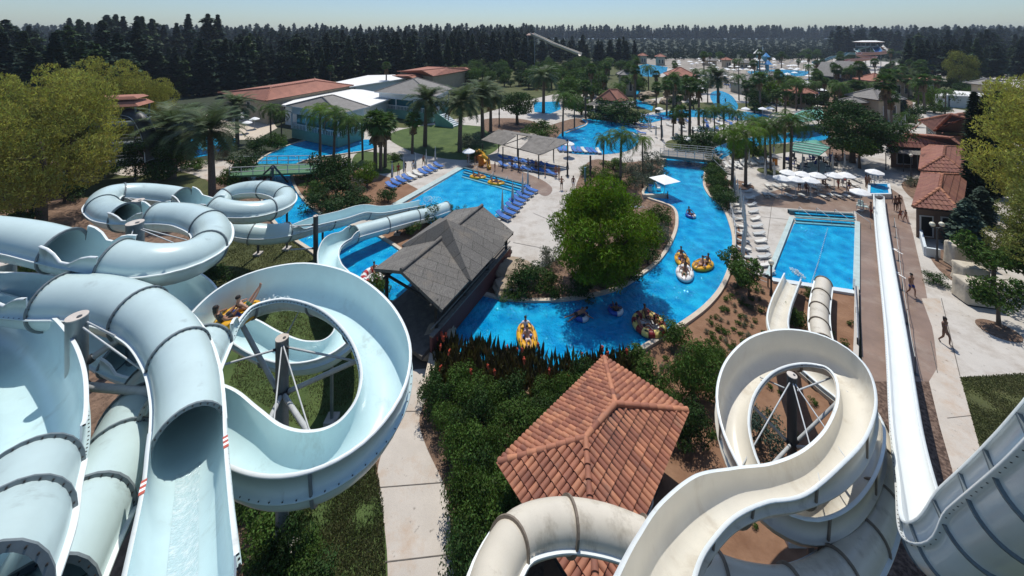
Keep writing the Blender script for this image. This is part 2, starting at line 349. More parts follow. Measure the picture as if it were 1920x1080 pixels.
# ---------------------------------------------------------------- world, sun, camera
w=bpy.data.worlds.new("World"); sc.world=w; w.use_nodes=True; nt=w.node_tree
bg=nt.nodes['Background']; sky=nt.nodes.new('ShaderNodeTexSky'); sky.sky_type='NISHITA'; sky.sun_disc=False
SUN_EL=math.radians(67); SUN_AZ=math.radians(4)   # azimuth from +Y towards +X
sky.sun_elevation=SUN_EL; sky.sun_rotation=SUN_AZ; sky.air_density=1.1; sky.dust_density=.7; sky.ozone_density=2.0; sky.altitude=20
tn=nt.nodes.new('ShaderNodeMix'); tn.data_type='RGBA'; tn.blend_type='MULTIPLY'; tn.inputs['Factor'].default_value=1; tn.inputs['B'].default_value=(.85,.97,1.11,1); nt.links.new(sky.outputs[0],tn.inputs['A']); nt.links.new(tn.outputs['Result'],bg.inputs[0]); bg.inputs[1].default_value=.088
sd=Vector((math.sin(SUN_AZ)*math.cos(SUN_EL),math.cos(SUN_AZ)*math.cos(SUN_EL),math.sin(SUN_EL)))
sl=bpy.data.lights.new('sun','SUN'); sl.energy=3.4; sl.angle=math.radians(.5); sl.color=(1,.955,.88)
so=bpy.data.objects.new('sun',sl); COL.objects.link(so); so.rotation_euler=sd.to_track_quat('Z','Y').to_euler()
cd=bpy.data.cameras.new('camera'); co=bpy.data.objects.new('camera',cd); COL.objects.link(co); sc.camera=co
co.location=(0,0,H); co.rotation_euler=(math.radians(90),0,0); cd.sensor_width=36; cd.lens=36*F/1920; cd.shift_y=-(540-YH)/1920; cd.clip_end=20000; cd.clip_start=.1
sc.view_settings.view_transform='Standard'; sc.view_settings.look='None'; sc.view_settings.exposure=0.2; sc.view_settings.gamma=1
sc.cycles.max_bounces=6; sc.cycles.diffuse_bounces=2; sc.cycles.transparent_max_bounces=8; sc.cycles.caustics_reflective=False; sc.cycles.caustics_refractive=False
# ---------------------------------------------------------------- ground
mb=MB(); xs=[-6000,-3000,-1500,-800,-400,-200,-100,0,100,200,400,800,1500,3000,6000]; ys=[-60,0,60,150,250,300,330,380,430,480,530,580,630,680,730,780,830,900,950,1050,1150,1250,1400,2500,8000]
vs=[(x,y,terr(x,y)) for y in ys for x in xs]; nx=len(xs)
mb.add(vs,[(j*nx+i,j*nx+i+1,(j+1)*nx+i+1,(j+1)*nx+i) for j in range(len(ys)-1) for i in range(nx-1)],0,True)
tag(mb.build('ground','terrain'),kind='structure')
sheet('sea',[(-6000,1500),(6000,1500),(6000,7900),(-6000,7900)],.5,'sea',px=False)
# soils
sheet('soil_ground',[(-900,330),(200,300),(640,300),(760,330),(760,560),(900,800),(1000,1300),(-900,1300)],.006,'litter')
sheet('soil_ground.001',[(880,560),(1160,690),(1130,1400),(840,1400),(780,700)],.007,'litter')
sheet('plaza',[(640,250),(730,215),(900,170),(1180,108),(1560,108),(2100,150),(2300,300),(2300,720),(1796,712),(1600,545),(1440,522),(1370,512),(1270,600),(900,600),(700,470),(640,400)],.010,'concrete')
sheet('garden_soil',[(1150,700),(1215,650),(1290,600),(1345,552),(1374,500),(1384,420),(1412,512),(1446,522),(1602,546),(1612,700),(1622,1300),(1000,1300),(1050,720)],.016,'soil')
sheet('wet_paving',[(1606,400),(1612,366),(1668,352),(1692,368),(1712,440),(1735,540),(1752,640),(1762,716),(1618,716),(1612,546)],.022,'concrete_wet')
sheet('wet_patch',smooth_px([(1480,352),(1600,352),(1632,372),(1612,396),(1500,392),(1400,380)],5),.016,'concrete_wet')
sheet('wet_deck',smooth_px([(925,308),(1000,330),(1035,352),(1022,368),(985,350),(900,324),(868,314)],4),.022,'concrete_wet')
sheet('mulch_bed',[(1618,716),(1742,716),(1762,800),(1785,880),(1800,960),(1825,1080),(1860,1300),(1640,1300)],.020,'mulch')
sheet('path',[(1728,560),(1762,560),(1800,706),(1848,880),(1870,960),(1930,1300),(1870,1300),(1825,1080),(1800,960),(1785,880),(1762,800),(1742,716),(1758,690),(1750,620)],.028,'concrete_path')
sheet('lawn_patch',[(1800,708),(2300,690),(2300,1200),(1960,1300),(1870,960),(1848,880)],.024,'lawn')
sheet('garden_path',smooth_px([(727,1300),(727,1080),(722,1000),(708,900),(716,850),(742,790),(762,740),(768,690),(745,620),(800,600),(822,640),(812,700),(800,745),(786,790),(800,840),(838,925),(845,1000),(852,1080),(860,1300)],4),.020,'concrete_path')
sheet('lawn',smooth_px([(380,560),(560,500),(720,560),(740,640),(742,720),(722,800),(700,860),(712,930),(722,1000),(727,1200),(540,1200),(470,1000),(400,900),(380,720)],4),.012,'lawn_green')
sheet('lawn.001',smooth_px([(420,440),(560,440),(590,500),(520,540),(400,545),(380,480)],4),.012,'lawn')
sheet('lawn.002',smooth_px([(130,300),(250,325),(330,320),(395,345),(385,400),(300,385),(180,375),(110,345)],4),.012,'lawn')
sheet('lawn.003',smooth_px([(730,252),(790,236),(880,235),(945,248),(930,282),(880,300),(800,292),(745,272)],4),.022,'lawn_green')
sheet('lawn.004',smooth_px([(672,286),(720,288),(758,302),(750,320),(712,326),(690,318),(660,310)],4),.022,'lawn_green')
sheet('lawn.005',smooth_px([(930,234),(965,228),(1005,232),(1020,242),(1000,250),(950,250)],4),.022,'lawn')
sheet('side_path',smooth_px([(142,305),(180,302),(300,318),(345,308),(400,300),(440,310),(395,338),(340,322),(250,330),(190,322)],3),.018,'concrete_path')
sheet('terrace',[(380,215),(500,215),(520,240),(480,262),(440,262),(380,240)],.012,'coping')
sheet('park_green',[(600,118),(1180,108),(1180,152),(1060,172),(980,190),(900,215),(760,240),(620,235)],.018,'lawn')
sheet('far_terrace',[(1195,112),(1560,106),(1570,150),(1500,178),(1390,178),(1320,172),(1255,178),(1250,150),(1262,130),(1195,121)],.016,'far_terrace')  # darker sheet: shade and clutter of the umbrella field put into its colour
def isl(nm,pts,m,z=.03,n=4): return sheet(nm,smooth_px(pts,n),z,m)
isl('planting_bed',[(1005,505),(1052,478),(1060,420),(1075,370),(1085,335),(1110,300),(1170,305),(1245,300),(1238,330),(1215,350),(1212,368),(1262,388),(1272,420),(1262,455),(1238,492),(1200,522),(1150,548),(1060,566),(960,566),(905,553),(920,520),(955,500)],'litter')
isl('planting_bed.001',[(1322,308),(1356,300),(1362,330),(1368,372),(1362,398),(1340,372),(1322,350)],'litter')
isl('planting_bed.002',[(905,225),(960,222),(1000,228),(1010,238),(960,252),(915,248)],'litter',.034)
isl('planting_bed.003',[(1690,345),(1720,335),(1760,345),(1740,380),(1710,372)],'litter')
isl('planting_bed.004',[(560,322),(640,310),(720,330),(765,345),(800,372),(730,388),(680,398),(620,405),(575,372),(550,340)],'soil')
isl('planting_bed.005',[(690,430),(760,415),(820,398),(880,392),(900,410),(800,440),(745,470)],'soil')
isl('planting_bed.006',[(1030,236),(1080,222),(1102,232),(1092,250),(1040,258),(1010,250)],'litter')
isl('planting_bed.007',[(1560,170),(1700,185),(1700,215),(1640,235),(1620,290),(1560,300),(1540,250)],'litter')
isl('planting_bed.009',[(1110,208),(1200,196),(1330,192),(1430,196),(1450,206),(1340,204),(1250,206),(1200,216),(1150,226),(1105,222)],'lawn',.02)
isl('planting_bed.010',[(1260,262),(1330,268),(1400,252),(1450,240),(1540,236),(1540,245),(1450,250),(1390,260),(1340,275),(1300,282),(1250,276)],'lawn',.02)
isl('planting_bed.011',[(1380,270),(1470,270),(1560,262),(1560,275),(1480,285),(1400,298),(1370,296)],'lawn',.02)
isl('planting_bed.012',[(1120,140),(1250,146),(1260,176),(1180,190),(1120,180)],'lawn',.02)
isl('planting_bed.013',[(1480,150),(1800,155),(1900,200),(1850,212),(1700,190),(1500,170)],'lawn',.02)
isl('planting_bed.008',[(1745,470),(1810,480),(1820,540),(1790,530),(1755,500)],'litter')
# ---------------------------------------------------------------- water
river_out=[(1352,290),(1325,312),(1318,345),(1330,370),(1352,388),(1366,420),(1373,455),(1366,500),(1348,542),(1320,575),(1285,602),(1250,624),(1215,645),(1180,665),(1100,700),(1000,705),(900,690),(840,645),(800,612),(740,580),(700,566),(655,525),(610,490),(585,470),(548,445),(515,415),(497,380),(480,350),(468,325),(490,300),(520,283),(570,265),(620,262)]
river_in=[(700,262),(700,280),(640,290),(585,298),(548,315),(548,345),(572,382),(620,415),(680,432),(735,462),(790,505),(850,545),(905,556),(960,567),(1060,567),(1150,549),(1200,522),(1238,492),(1262,455),(1272,420),(1263,390),(1212,370),(1214,352),(1240,325),(1250,298),(1262,285)]
river=smooth_px(river_out,4,False)+smooth_px(river_in,4,False)
sheet('lazy_river',river,.045,'water')
kerb('coping',smooth_px(river_out,5,False),.32,.0,.20,'coping',False,side=1); kerb('coping.001',smooth_px(river_in,5,False),.30,.0,.20,'coping',False,side=1)
sheet('river_pool',smooth_px([(1050,252),(1078,240),(1098,232),(1092,224),(1120,225),(1165,232),(1192,243),(1198,262),(1180,282),(1130,290),(1070,288),(1040,275)],4),.045,'water')
kerb('coping.002',smooth_px([(1060,250),(1078,243),(1096,236),(1100,228),(1090,222)],5,False),.3,0,.2,'coping',False,side=-1)
sheet('river_bend',smooth_px([(1330,292),(1345,275),(1390,262),(1450,252),(1545,245),(1550,262),(1470,268),(1400,278),(1365,292),(1350,300)],4),.045,'water_light')
sheet('river_bend.001',smooth_px([(1200,222),(1260,208),(1340,206),(1420,212),(1440,222),(1380,226),(1320,220),(1260,222),(1210,232)],3),.04,'water_light')
sheet('back_pool',[(1000,192),(1048,190),(1052,205),(1030,214),(1002,210)],.04,'water_light')
sheet('back_pool.001',[(1180,126),(1212,120),(1252,126),(1250,135),(1222,144),(1186,142)],.04,'water_light')
sheet('back_pool.002',[(1167,162),(1185,161),(1200,170),(1200,182),(1170,176)],.04,'water_light')
sheet('back_pool.003',smooth_px([(1332,176),(1348,170),(1372,180),(1384,200),(1374,210),(1352,208),(1336,192)],4),.04,'water_light')
sheet('back_pool.004',[(1190,185),(1225,200),(1222,208),(1190,198)],.04,'water_light')
sheet('back_pool.005',[(1400,134),(1460,130),(1520,134),(1510,142),(1450,146),(1410,142)],.04,'water_light')
sheet('back_pool.006',[(336,268),(372,258),(448,260),(442,272),(400,290),(352,298),(334,288)],.04,'water_light')
# centre pool
CP=[(868,318),(992,352),(930,414),(842,440),(750,390)]
sheet('slide_pool',CP,.05,'water_light')
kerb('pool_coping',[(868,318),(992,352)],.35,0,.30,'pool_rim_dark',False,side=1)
kerb('pool_coping.001',[(745,389),(868,318)],.9,0,.22,'pool_rim',False,side=1)
kerb('pool_coping.002',[(992,352),(930,414),(900,430)],.45,0,.14,'concrete',False,side=1)
# right pool
sheet('landing_pool',[(1489,420),(1604,428),(1599,545),(1446,524)],.05,'water')
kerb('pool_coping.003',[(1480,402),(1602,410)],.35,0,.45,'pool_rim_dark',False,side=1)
kerb('pool_coping.004',[(1446,524),(1489,412)],.40,0,.25,'pool_rim',False,side=1)
kerb('pool_coping.005',[(1603,418),(1599,545)],.40,0,.25,'pool_rim',False,side=1)
for i in range(4):
    a=G(1491,404+i*5.0); b=G(1602,411+i*5.2); mb=MB(); d=(b-a); mb.box(((a.x+b.x)/2,(a.y+b.y)/2,.26-.05*i),(d.length,.32,.08),math.atan2(d.y,d.x))
    o=mb.build('pool_step','teal_step' if i%2 else 'water_light'); tag(o,'%s submerged step down from the far rim of the rectangular landing pool'%ORD[i],'step','steps of the landing pool')
for i in range(4):
    a=G(870-i*1,321+i*4.0); b=G(990-i*1.5,354+i*4.2); mb=MB(); d=(b-a); mb.box(((a.x+b.x)/2,(a.y+b.y)/2,.22-.04*i),(d.length,.34,.08),math.atan2(d.y,d.x))
    o=mb.build('pool_step','teal_step' if i%2 else 'water_light'); tag(o,'%s submerged step down from the deck beside the wooden pergola'%ORD[i],'step','steps of the pool by the pergola')
def handrail(px,py,label,L=1.6,h=1.0,ang=-1.57):
    p=G(px,py); t=thing('handrail',label,'handrail',p,ang,'steel handrails at the pool steps'); mb=MB()
    mb.path([(0,0,.0),(0,0,h*.9),(.1,0,h),(L,0,h*.7),(L+.05,0,.0)],.025,6); mb.build('rail','steel_light',t); return t
for i,(x,y) in enumerate([(1498,404),(1531,406),(1565,409),(1600,412)]): handrail(x,y,'%s slim steel handrail along the far steps of the landing pool'%ORD[i],1.9)
for i,(x,y) in enumerate([(895,322),(925,334),(952,342),(985,352)]): handrail(x,y,'%s slim steel handrail at the steps facing the pergola'%ORD[i],1.2,.9,-1.9)
# plunge pool of the speed slide
mb=MB(); A=[G(1630,352),G(1666,352),G(1669,372),G(1629,372)]
for i in range(4):
    a=A[i];b=A[(i+1)%4]; d=b-a; mb.box(((a.x+b.x)/2,(a.y+b.y)/2,.3),(d.length,.25,.6),math.atan2(d.y,d.x))
t=thing('plunge_pool','small raised rectangular splash pool at the far end of the white speed slide','pool'); mb.build('rim','white_wall',t)
mb=MB(); mb.add([(p.x,p.y,.5) for p in A],[(3,2,1,0)]); mb.build('water','water',t)
for p,q in (((1445,524),(1600,548)),):
    kerb('pool_coping.006',[p,q],.5,0,.2,'white_wall',False,side=-1)
# concrete joints
for i,(a,b) in enumerate([((1447,385),(1430,520)),((1380,402),(1478,412)),((1745,640),(1758,700)),((962,455),(1040,470)),((1000,400),(1048,420)),((1765,560),(1800,706)),((712,915),(838,905)),((722,1055),(848,1040)),((786,772),(742,772)),((1776,785),(1822,780)),((1795,880),(1848,868))]):
    p=G(*a);q=G(*b);d=q-p; mb=MB(); mb.box(((p.x+q.x)/2,(p.y+q.y)/2,.030),(d.length,.035,.006),math.atan2(d.y,d.x)); tag(mb.build('paving_joint','board_shade_joint'),kind='structure')
# white arrows on the wet apron
for i,(x,y) in enumerate([(1680,470),(1684,514)]):
    p=G(x,y); mb=MB(); mb.box((p.x,p.y-.25,.029),(.12,.7,.006)); mb.add([(p.x-.3,p.y+.1,.033),(p.x+.3,p.y+.1,.033),(p.x,p.y+.6,.033)],[(0,1,2)])
    tag(mb.build('arrow_marking','canvas_white'),kind='structure')
# ---------------------------------------------------------------- water slides
def spline3(P,step=.3):
    n=len(P); out=[]
    for i in range(n-1):
        p0,p1,p2,p3=P[max(i-1,0)],P[i],P[i+1],P[min(i+2,n-1)]
        k=max(2,int((p2[0]-p1[0]).length/step))
        for j in range(k):
            t=j/k; c=lambda a,b,c_,d:.5*((2*b)+(c_-a)*t+(2*a-5*b+4*c_-d)*t*t+(3*b-a-3*c_+d)*t**3)
            out.append((c(p0[0],p1[0],p2[0],p3[0]),p1[1],c(p0[2],p1[2],p2[2],p3[2]),c(p0[3],p1[3],p2[3],p3[3]),p1[4]+(p2[4]-p1[4])*t))
    e=P[-1]; out.append((e[0],P[-2][1],e[2],e[3],e[4])); return out
def arc(cx,cy,r,a0,a1,z0,z1,n,mode='o',hl=.2,hr=.2,roll=0,ry=None):
    out=[]
    for i in range(n+1):
        a=math.radians(a0+(a1-a0)*i/n); out.append((Vector((cx+r*math.cos(a),cy+(ry or r)*math.sin(a),z0+(z1-z0)*i/n)),mode,hl,hr,roll))
    return out
def P3(px,py,z,mode='o',hl=.2,hr=.2,roll=0): return (G(px,py,z),mode,hl,hr,roll)
def slide(name,label,cat,pts,r,mo,mi,flm='flange_grey',flstep=3.2,bolts=False,sidebolts=False,floor_water=False,step=.28,inner_only_lip=True,secs=4.2):
    S=spline3(pts,step); n=len(S); root=thing(name,label,cat)
    fr=[]
    for i,(p,md,hl,hr,ro) in enumerate(S):
        a=S[max(0,i-1)][0]; b=S[min(n-1,i+1)][0]; t=(b-a).normalized(); s=t.cross(Vector((0,0,1))).normalized(); u=s.cross(t).normalized()
        fr.append((p,t,s,u))
    # runs
    runs=[];i=0
    while i<n:
        j=i
        while j+1<n and S[j+1][1]==S[i][1]: j+=1
        runs.append((i,min(j+1,n-1),S[i][1])); i=j+1
    def sweep(mb,i0,i1,prof,closed,mi_=0,flip=False,capends=False):
        K=None; vs=[];fs=[]
        for i in range(i0,i1+1):
            p,t,s,u=fr[i]; pr=prof(i); K=len(pr)
            k_=1+S[i][4]; vs+=[p+s*a*k_+u*b*k_ for a,b in pr]
        m=i1-i0
        for i in range(m):
            for k in range(K if closed else K-1):
                q=(i*K+k,i*K+(k+1)%K,(i+1)*K+(k+1)%K,(i+1)*K+k); fs.append(q[::-1] if flip else q)
        mb.add(vs,fs,mi_,True)
        if capends and closed: mb.add(vs,[tuple(range(K)),tuple(range(m*K+K-1,m*K-1,-1))],mi_)
    th=.035; NA=14
    dist=[0]
    for i in range(1,n): dist.append(dist[-1]+(fr[i][0]-fr[i-1][0]).length)
    def fl_ring(i,half=False,hl=0,hr=0,w=.10,mat_=None):
        p,t,s,u=fr[i]; k_=1+S[i][4]; s=s*k_; u=u*k_; mb=MB(); NN=28; rr=[]
        if half: aa=[math.pi+math.pi*k/16 for k in range(17)]; pro=[(-r-th,hl)]+[((r+th)*math.cos(a),(r+th)*math.sin(a)) for a in aa]+[(r+th,hr)]; pro2=[(-r-th-w,hl)]+[((r+th+w)*math.cos(a),(r+th+w)*math.sin(a)) for a in aa]+[(r+th+w,hr)]; cl=False
        else: pro=[((r)*math.cos(2*math.pi*k/NN),(r)*math.sin(2*math.pi*k/NN)) for k in range(NN)]; pro2=[((r+w)*math.cos(2*math.pi*k/NN),(r+w)*math.sin(2*math.pi*k/NN)) for k in range(NN)]; cl=True
        K=len(pro); vs=[]
        for off in (-.035,.035): vs+=[p+t*off+s*a+u*b for a,b in pro]+[p+t*off+s*a+u*b for a,b in pro2]
        fs=[]
        for k in range(K if cl else K-1):
            j=(k+1)%K; fs+=[(k,j,K+j,K+k),(2*K+k,3*K+k,3*K+j,2*K+j),(K+k,K+j,3*K+j,3*K+k),(k,2*K+k,2*K+j,j)]
        mb.add(vs,fs,0)
        if bolts and not half:
            for k in range(NN):
                a=2*math.pi*(k+.5)/NN
                if math.sin(a)<-.2: continue
                q=p+s*(r+w*.55)*math.cos(a)+u*(r+w*.55)*math.sin(a); mb.rod(q-t*.06,q+t*.06,.016,n=5,mi=1)
        mb.build('flange',[mat_ or flm,'bolt'],root)
    for ri,(i0,i1,md) in enumerate(runs):
        if i1<=i0: continue
        prev_t=ri>0 and runs[ri-1][2]=='t'; next_t=ri<len(runs)-1 and runs[ri+1][2]=='t'
        # split into sections
        cuts=[i0]; last=dist[i0]
        for i in range(i0+1,i1):
            if dist[i]-last>=(flstep if md=='t' else secs) and dist[i1]-dist[i]>flstep*.4: cuts.append(i); last=dist[i]
        cuts.append(i1)
        for a,b in zip(cuts[:-1],cuts[1:]):
            mb=MB()
            if md=='t':
                def pout(i):
                    R_=r+th; o=[]
                    for k in range(28):
                        an=2*math.pi*k/28; x,y=R_*math.cos(an),R_*math.sin(an)
                        if k in (0,14): sg=1 if k==0 else -1; o+=[(sg*R_,-.02*sg),(sg*(R_+.09),-.02*sg),(sg*(R_+.09),.02*sg),(sg*R_,.02*sg)]
                        else: o.append((x,y))
                    return o
                sweep(mb,a,b,pout,True); nf=len(mb.f)
                sweep(mb,a,b,lambda i:[(r*math.cos(2*math.pi*k/28),r*math.sin(2*math.pi*k/28)) for k in range(28)],True,1,True)
                # lip faces lighter
                K=34
                for fi in range(nf):
                    if fi%K in (0,1,2,17,18,19): mb.m[fi]=2; mb.sm[fi]=False
                mb.build('tube_section',[mo,mi,'lip_white'],root)
            else:
                def hts(i):
                    hl,hr=S[i][2],S[i][3]; e=.0
                    if prev_t: d=dist[i]-dist[i0]; e=max(e,r*.85*math.sqrt(max(0,1-(d/(r*1.3))**2)))
                    if next_t: d=dist[i1]-dist[i]; e=max(e,r*.85*math.sqrt(max(0,1-(d/(r*1.3))**2)))
                    return max(hl,e),max(hr,e)
                def pr(i):
                    hl,hr=hts(i); inn=[]; 
                    inn.append((-r,hl)); inn.append((-r,hl*.5))
                    inn+=[(r*math.cos(math.pi+math.pi*k/NA),r*math.sin(math.pi+math.pi*k/NA)) for k in range(NA+1)]
                    inn.append((r,hr*.5)); inn.append((r,hr)); return inn
                def po(i):
                    hl,hr=hts(i); R_=r+th; o=[(R_+.05,hr-.035),(R_,hr-.035),(R_,.02),(R_+.08,.02),(R_+.08,-.02),(R_,-.02)]
                    o+=[(R_*math.cos(-math.pi*k/NA),R_*math.sin(-math.pi*k/NA)) for k in range(1,NA)]
                    o+=[(-R_,-.02),(-R_-.08,-.02),(-R_-.08,.02),(-R_,.02),(-R_,hl-.035),(-R_-.05,hl-.035)]
                    return o
                sweep(mb,a,b,pr,False,1,True)
                sweep(mb,a,b,po,False,0,True)
                sweep(mb,a,b,lambda i:[(-r-.085,hts(i)[0]-.035),(-r-.085,hts(i)[0]),(-r,hts(i)[0])],False,2,True)
                sweep(mb,a,b,lambda i:[(r,hts(i)[1]),(r+.085,hts(i)[1]),(r+.085,hts(i)[1]-.035)],False,2,True)
                if a==i0 or b==i1:
                    for e in (a,b):
                        if e in(i0,i1):
                            p,t,s,u=fr[e]; k_=1+S[e][4]; s=s*k_; u=u*k_; A_=pr(e); B_=[(r+th,hts(e)[1])]+[((r+th)*math.cos(-math.pi*k/NA),(r+th)*math.sin(-math.pi*k/NA)) for k in range(NA+1)]+[(-r-th,hts(e)[0])]
                            pp=[p+s*x+u*y for x,y in A_+B_]; mb.add(pp,[tuple(range(len(pp)))],2)
                if sidebolts:
                    k=a
                    while k<b:
                        p,t,s,u=fr[k]; s=s*(1+S[k][4])
                        for sg in(-1,1): q=p+s*sg*(r+.08); mb.rod(q-u*.035,q+u*.035,.017,n=5,mi=3)
                        k+=1
                mb.build('open_flume',[mo,mi,'lip_white','bolt'],root)
            if a!=i0 or (ri>0):
                if md=='t' or prev_t and a==i0: fl_ring(a,w=.10)
                else: fl_ring(a,True,S[a][2]-.04,S[a][3]-.04,.05)
        if md=='t' and ri==len(runs)-1: fl_ring(i1)
        if md=='t' and ri==0: fl_ring(i0)
    root['_']=0; del root['_']
    if floor_water:
        mb=MB(); i0,i1=floor_water if isinstance(floor_water,tuple) else (0,n-1); i1=min(i1,n-1)
        sweep(mb,i0,i1,lambda i:[(r*.98*math.cos(a),r*.98*math.sin(a)) for a in (math.radians(250),math.radians(262),math.radians(275),math.radians(290))],False,0,True)
        mb.build('running_water','runwater',root)
    return root,S,fr
m=mat('runwater',(.52,.70,.72),.10,.15,9,bump=.8,bscale=22,col2=(.78,.88,.88),thr=(.45,.75),coords='World',coat=.5)
BL=('fibre_blue','fibre_blue_in'); CR=('fibre_cream','fibre_cream_in')
# S1 the long blue slide ending in the central pool
S1=[P3(-160,440,12.6,'t'),P3(-40,443,12.2,'t'),P3(50,453,11.9,'t'),P3(118,469,11.6,'o'),P3(170,481,11.4,'o'),P3(216,489,11.2,'t'),P3(285,497,11.0,'t'),P3(350,488,10.7,'t'),P3(392,462,10.4,'t'),P3(396,430,10.1,'t'),P3(362,412,9.9,'t'),P3(330,407,9.8,'t'),P3(296,407,9.7,'o'),P3(266,408,9.6,'o'),P3(236,407,9.5,'t'),P3(205,400,9.3,'t'),P3(190,383,9.1,'t'),P3(210,368,8.9,'t'),P3(262,364,8.6,'t'),P3(312,368,8.3,'t'),P3(340,373,8.1,'o'),P3(372,382,7.9,'o'),P3(402,390,7.7,'t'),P3(440,398,7.4,'t'),P3(490,397,7.1,'t'),P3(530,383,6.8,'t'),P3(532,366,6.5,'t'),P3(500,356,6.2,'t'),P3(458,357,5.9,'t'),P3(424,368,5.6,'t'),P3(412,388,5.3,'t'),P3(420,412,5.0,'t'),P3(445,431,4.7,'t'),P3(490,439,4.3,'t'),P3(538,436,3.8,'o'),P3(590,422,3.2,'o',.45,.25),P3(640,410,2.6,'o',.5,.25),P3(680,398,2.2,'o',.5,.25),P3(716,398,1.6,'o',.4,.25),P3(760,389,1.1,'o'),P3(792,383,.85,'o')]
slide('water_slide','long pale blue tube slide with a ring loop, ending in the pergola pool','water slide',S1,.72,*BL,flstep=3.6)
# S2 big enclosed raft slide with the flume in front
S2=[P3(334,1150,12.6,'o',roll=-.24),P3(337,1080,12.2,'o',roll=-.22),P3(342,1000,11.7,'o',roll=-.21),P3(348,910,11.1,'o',roll=-.20),P3(353,824,10.6,'t',roll=-.18),P3(354,765,10.5,'t',roll=-.17),P3(350,715,10.5,'t',roll=-.15),P3(333,660,10.5,'t',roll=-.12),P3(298,612,10.5,'t',roll=-.08),P3(242,580,10.5,'t',roll=0),P3(175,566,10.5,'t',roll=.06),P3(112,564,10.5,'o',roll=.08),P3(50,560,10.4,'o',.5,.3,.05),P3(-10,552,10.3,'o',.6,.3),P3(-90,545,10.3,'o')]
_,S2s,S2f=slide('water_slide','large pale blue raft slide with a covered bend opening into a wide wet flume','water slide',S2,.76,*BL,flstep=3.3,bolts=True,sidebolts=True,floor_water=(0,26),step=.2,secs=3)
# S3 helix
cx,cy,hr_=-7.2,12.75,3.0
S3=[P3(330,770,9.8,'t'),P3(352,715,9.75,'t'),P3(382,655,9.7,'o',.62,.12),P3(405,612,9.65,'o',.62,.12),P3(445,572,9.60,'o',.62,.12),P3(500,549,9.55,'o',.62,.12),P3(562,542,9.50,'o',.62,.12),P3(632,562,9.40,'o',.62,.12),P3(690,612,9.30,'o',.62,.12),P3(722,680,9.20,'o',.62,.12),P3(716,752,9.10,'o',.62,.12),P3(674,818,9.00,'o',.62,.12),P3(614,860,8.95,'o',.62,.12),P3(545,874,8.90,'o',.62,.12),P3(480,858,8.80,'o',.62,.12),P3(430,816,8.70,'o',.62,.12),P3(385,782,8.65,'o',.4,.2),P3(320,768,8.55,'o',.3,.3)]
slide('water_slide','pale blue open spiral flume round a grey column, carrying the riders on a yellow raft','water slide',S3,.70,*BL,flstep=2.2,bolts=True,sidebolts=True,step=.2,secs=2.6)
# lower return flume with the S-bend
T1=[P3(70,590,6.6,'t'),P3(130,612,6.2,'t'),P3(185,645,5.7,'t'),P3(222,668,5.4,'o'),P3(285,690,5.0,'o'),P3(350,680,4.7,'o'),P3(410,625,4.5,'o'),P3(448,622,4.3,'o',.2,.2),P3(500,650,4.0,'o',.2,.2),P3(555,668,3.7,'o',.2,.3),P3(612,660,3.4,'o',.2,.4),P3(650,627,3.1,'o',.2,.6),P3(655,580,2.9,'o',.2,.6),P3(638,540,2.7,'o',.2,.6),P3(620,508,2.5,'o',.3,.3),P3(616,480,2.3,'o',.6,.2),P3(630,458,2.1,'o',.7,.2),P3(664,440,1.9,'t'),P3(715,425,1.6,'t'),P3(770,410,1.3,'t'),P3(805,402,1.0,'t'),P3(838,391,.85,'t')]
slide('water_slide','low pale blue flume with an S-bend crossing the river beside the thatched bridge','water slide',T1,.70,*BL,flstep=3.0,secs=4)
# flume behind the big bend
T2=[P3(110,540,8.6,'o',.3,.3),P3(170,528,8.4,'o',.5,.2),P3(240,526,8.2,'o',.6,.2),P3(310,540,8.0,'o',.6,.2),P3(358,568,7.8,'o',.5,.2),P3(372,610,7.6,'o',.4,.2),P3(352,655,7.4,'o')]
slide('water_slide','pale blue open flume passing behind the large covered bend under the hairpin tube','water slide',T2,.75,*BL)
# S4 bowl trough and tube at the lower corner
S4=[P3(-110,1230,12.6,'t'),P3(-30,1085,12.0,'t'),P3(8,990,11.4,'t'),P3(34,930,11.0,'o',.3,.5),P3(58,860,10.5,'o',.3,.7),P3(64,785,10.2,'o',.25,.8),P3(48,718,9.9,'o',.2,.85),P3(8,660,9.6,'o',.2,.85),P3(-60,620,9.3,'o',.2,.8),P3(-160,600,9.0,'o',.2,.8)]
slide('water_slide','pale blue slide whose bolted tube widens into a high-walled open bend','water slide',S4,.78,*BL,flstep=2.1,bolts=True,sidebolts=True,step=.2,secs=2.4)
# S5 tube crossing below the flume
S5=[P3(40,1190,10.2,'t'),P3(125,1030,9.8,'t'),P3(190,925,9.4,'t'),P3(230,850,9.0,'t'),P3(262,780,8.5,'t'),P3(290,730,8.0,'t')]
slide('water_slide','stained pale blue tube slide diving beneath the wide wet flume','water slide',S5,.82,*BL,flstep=2.0,bolts=True,sidebolts=True,step=.2)
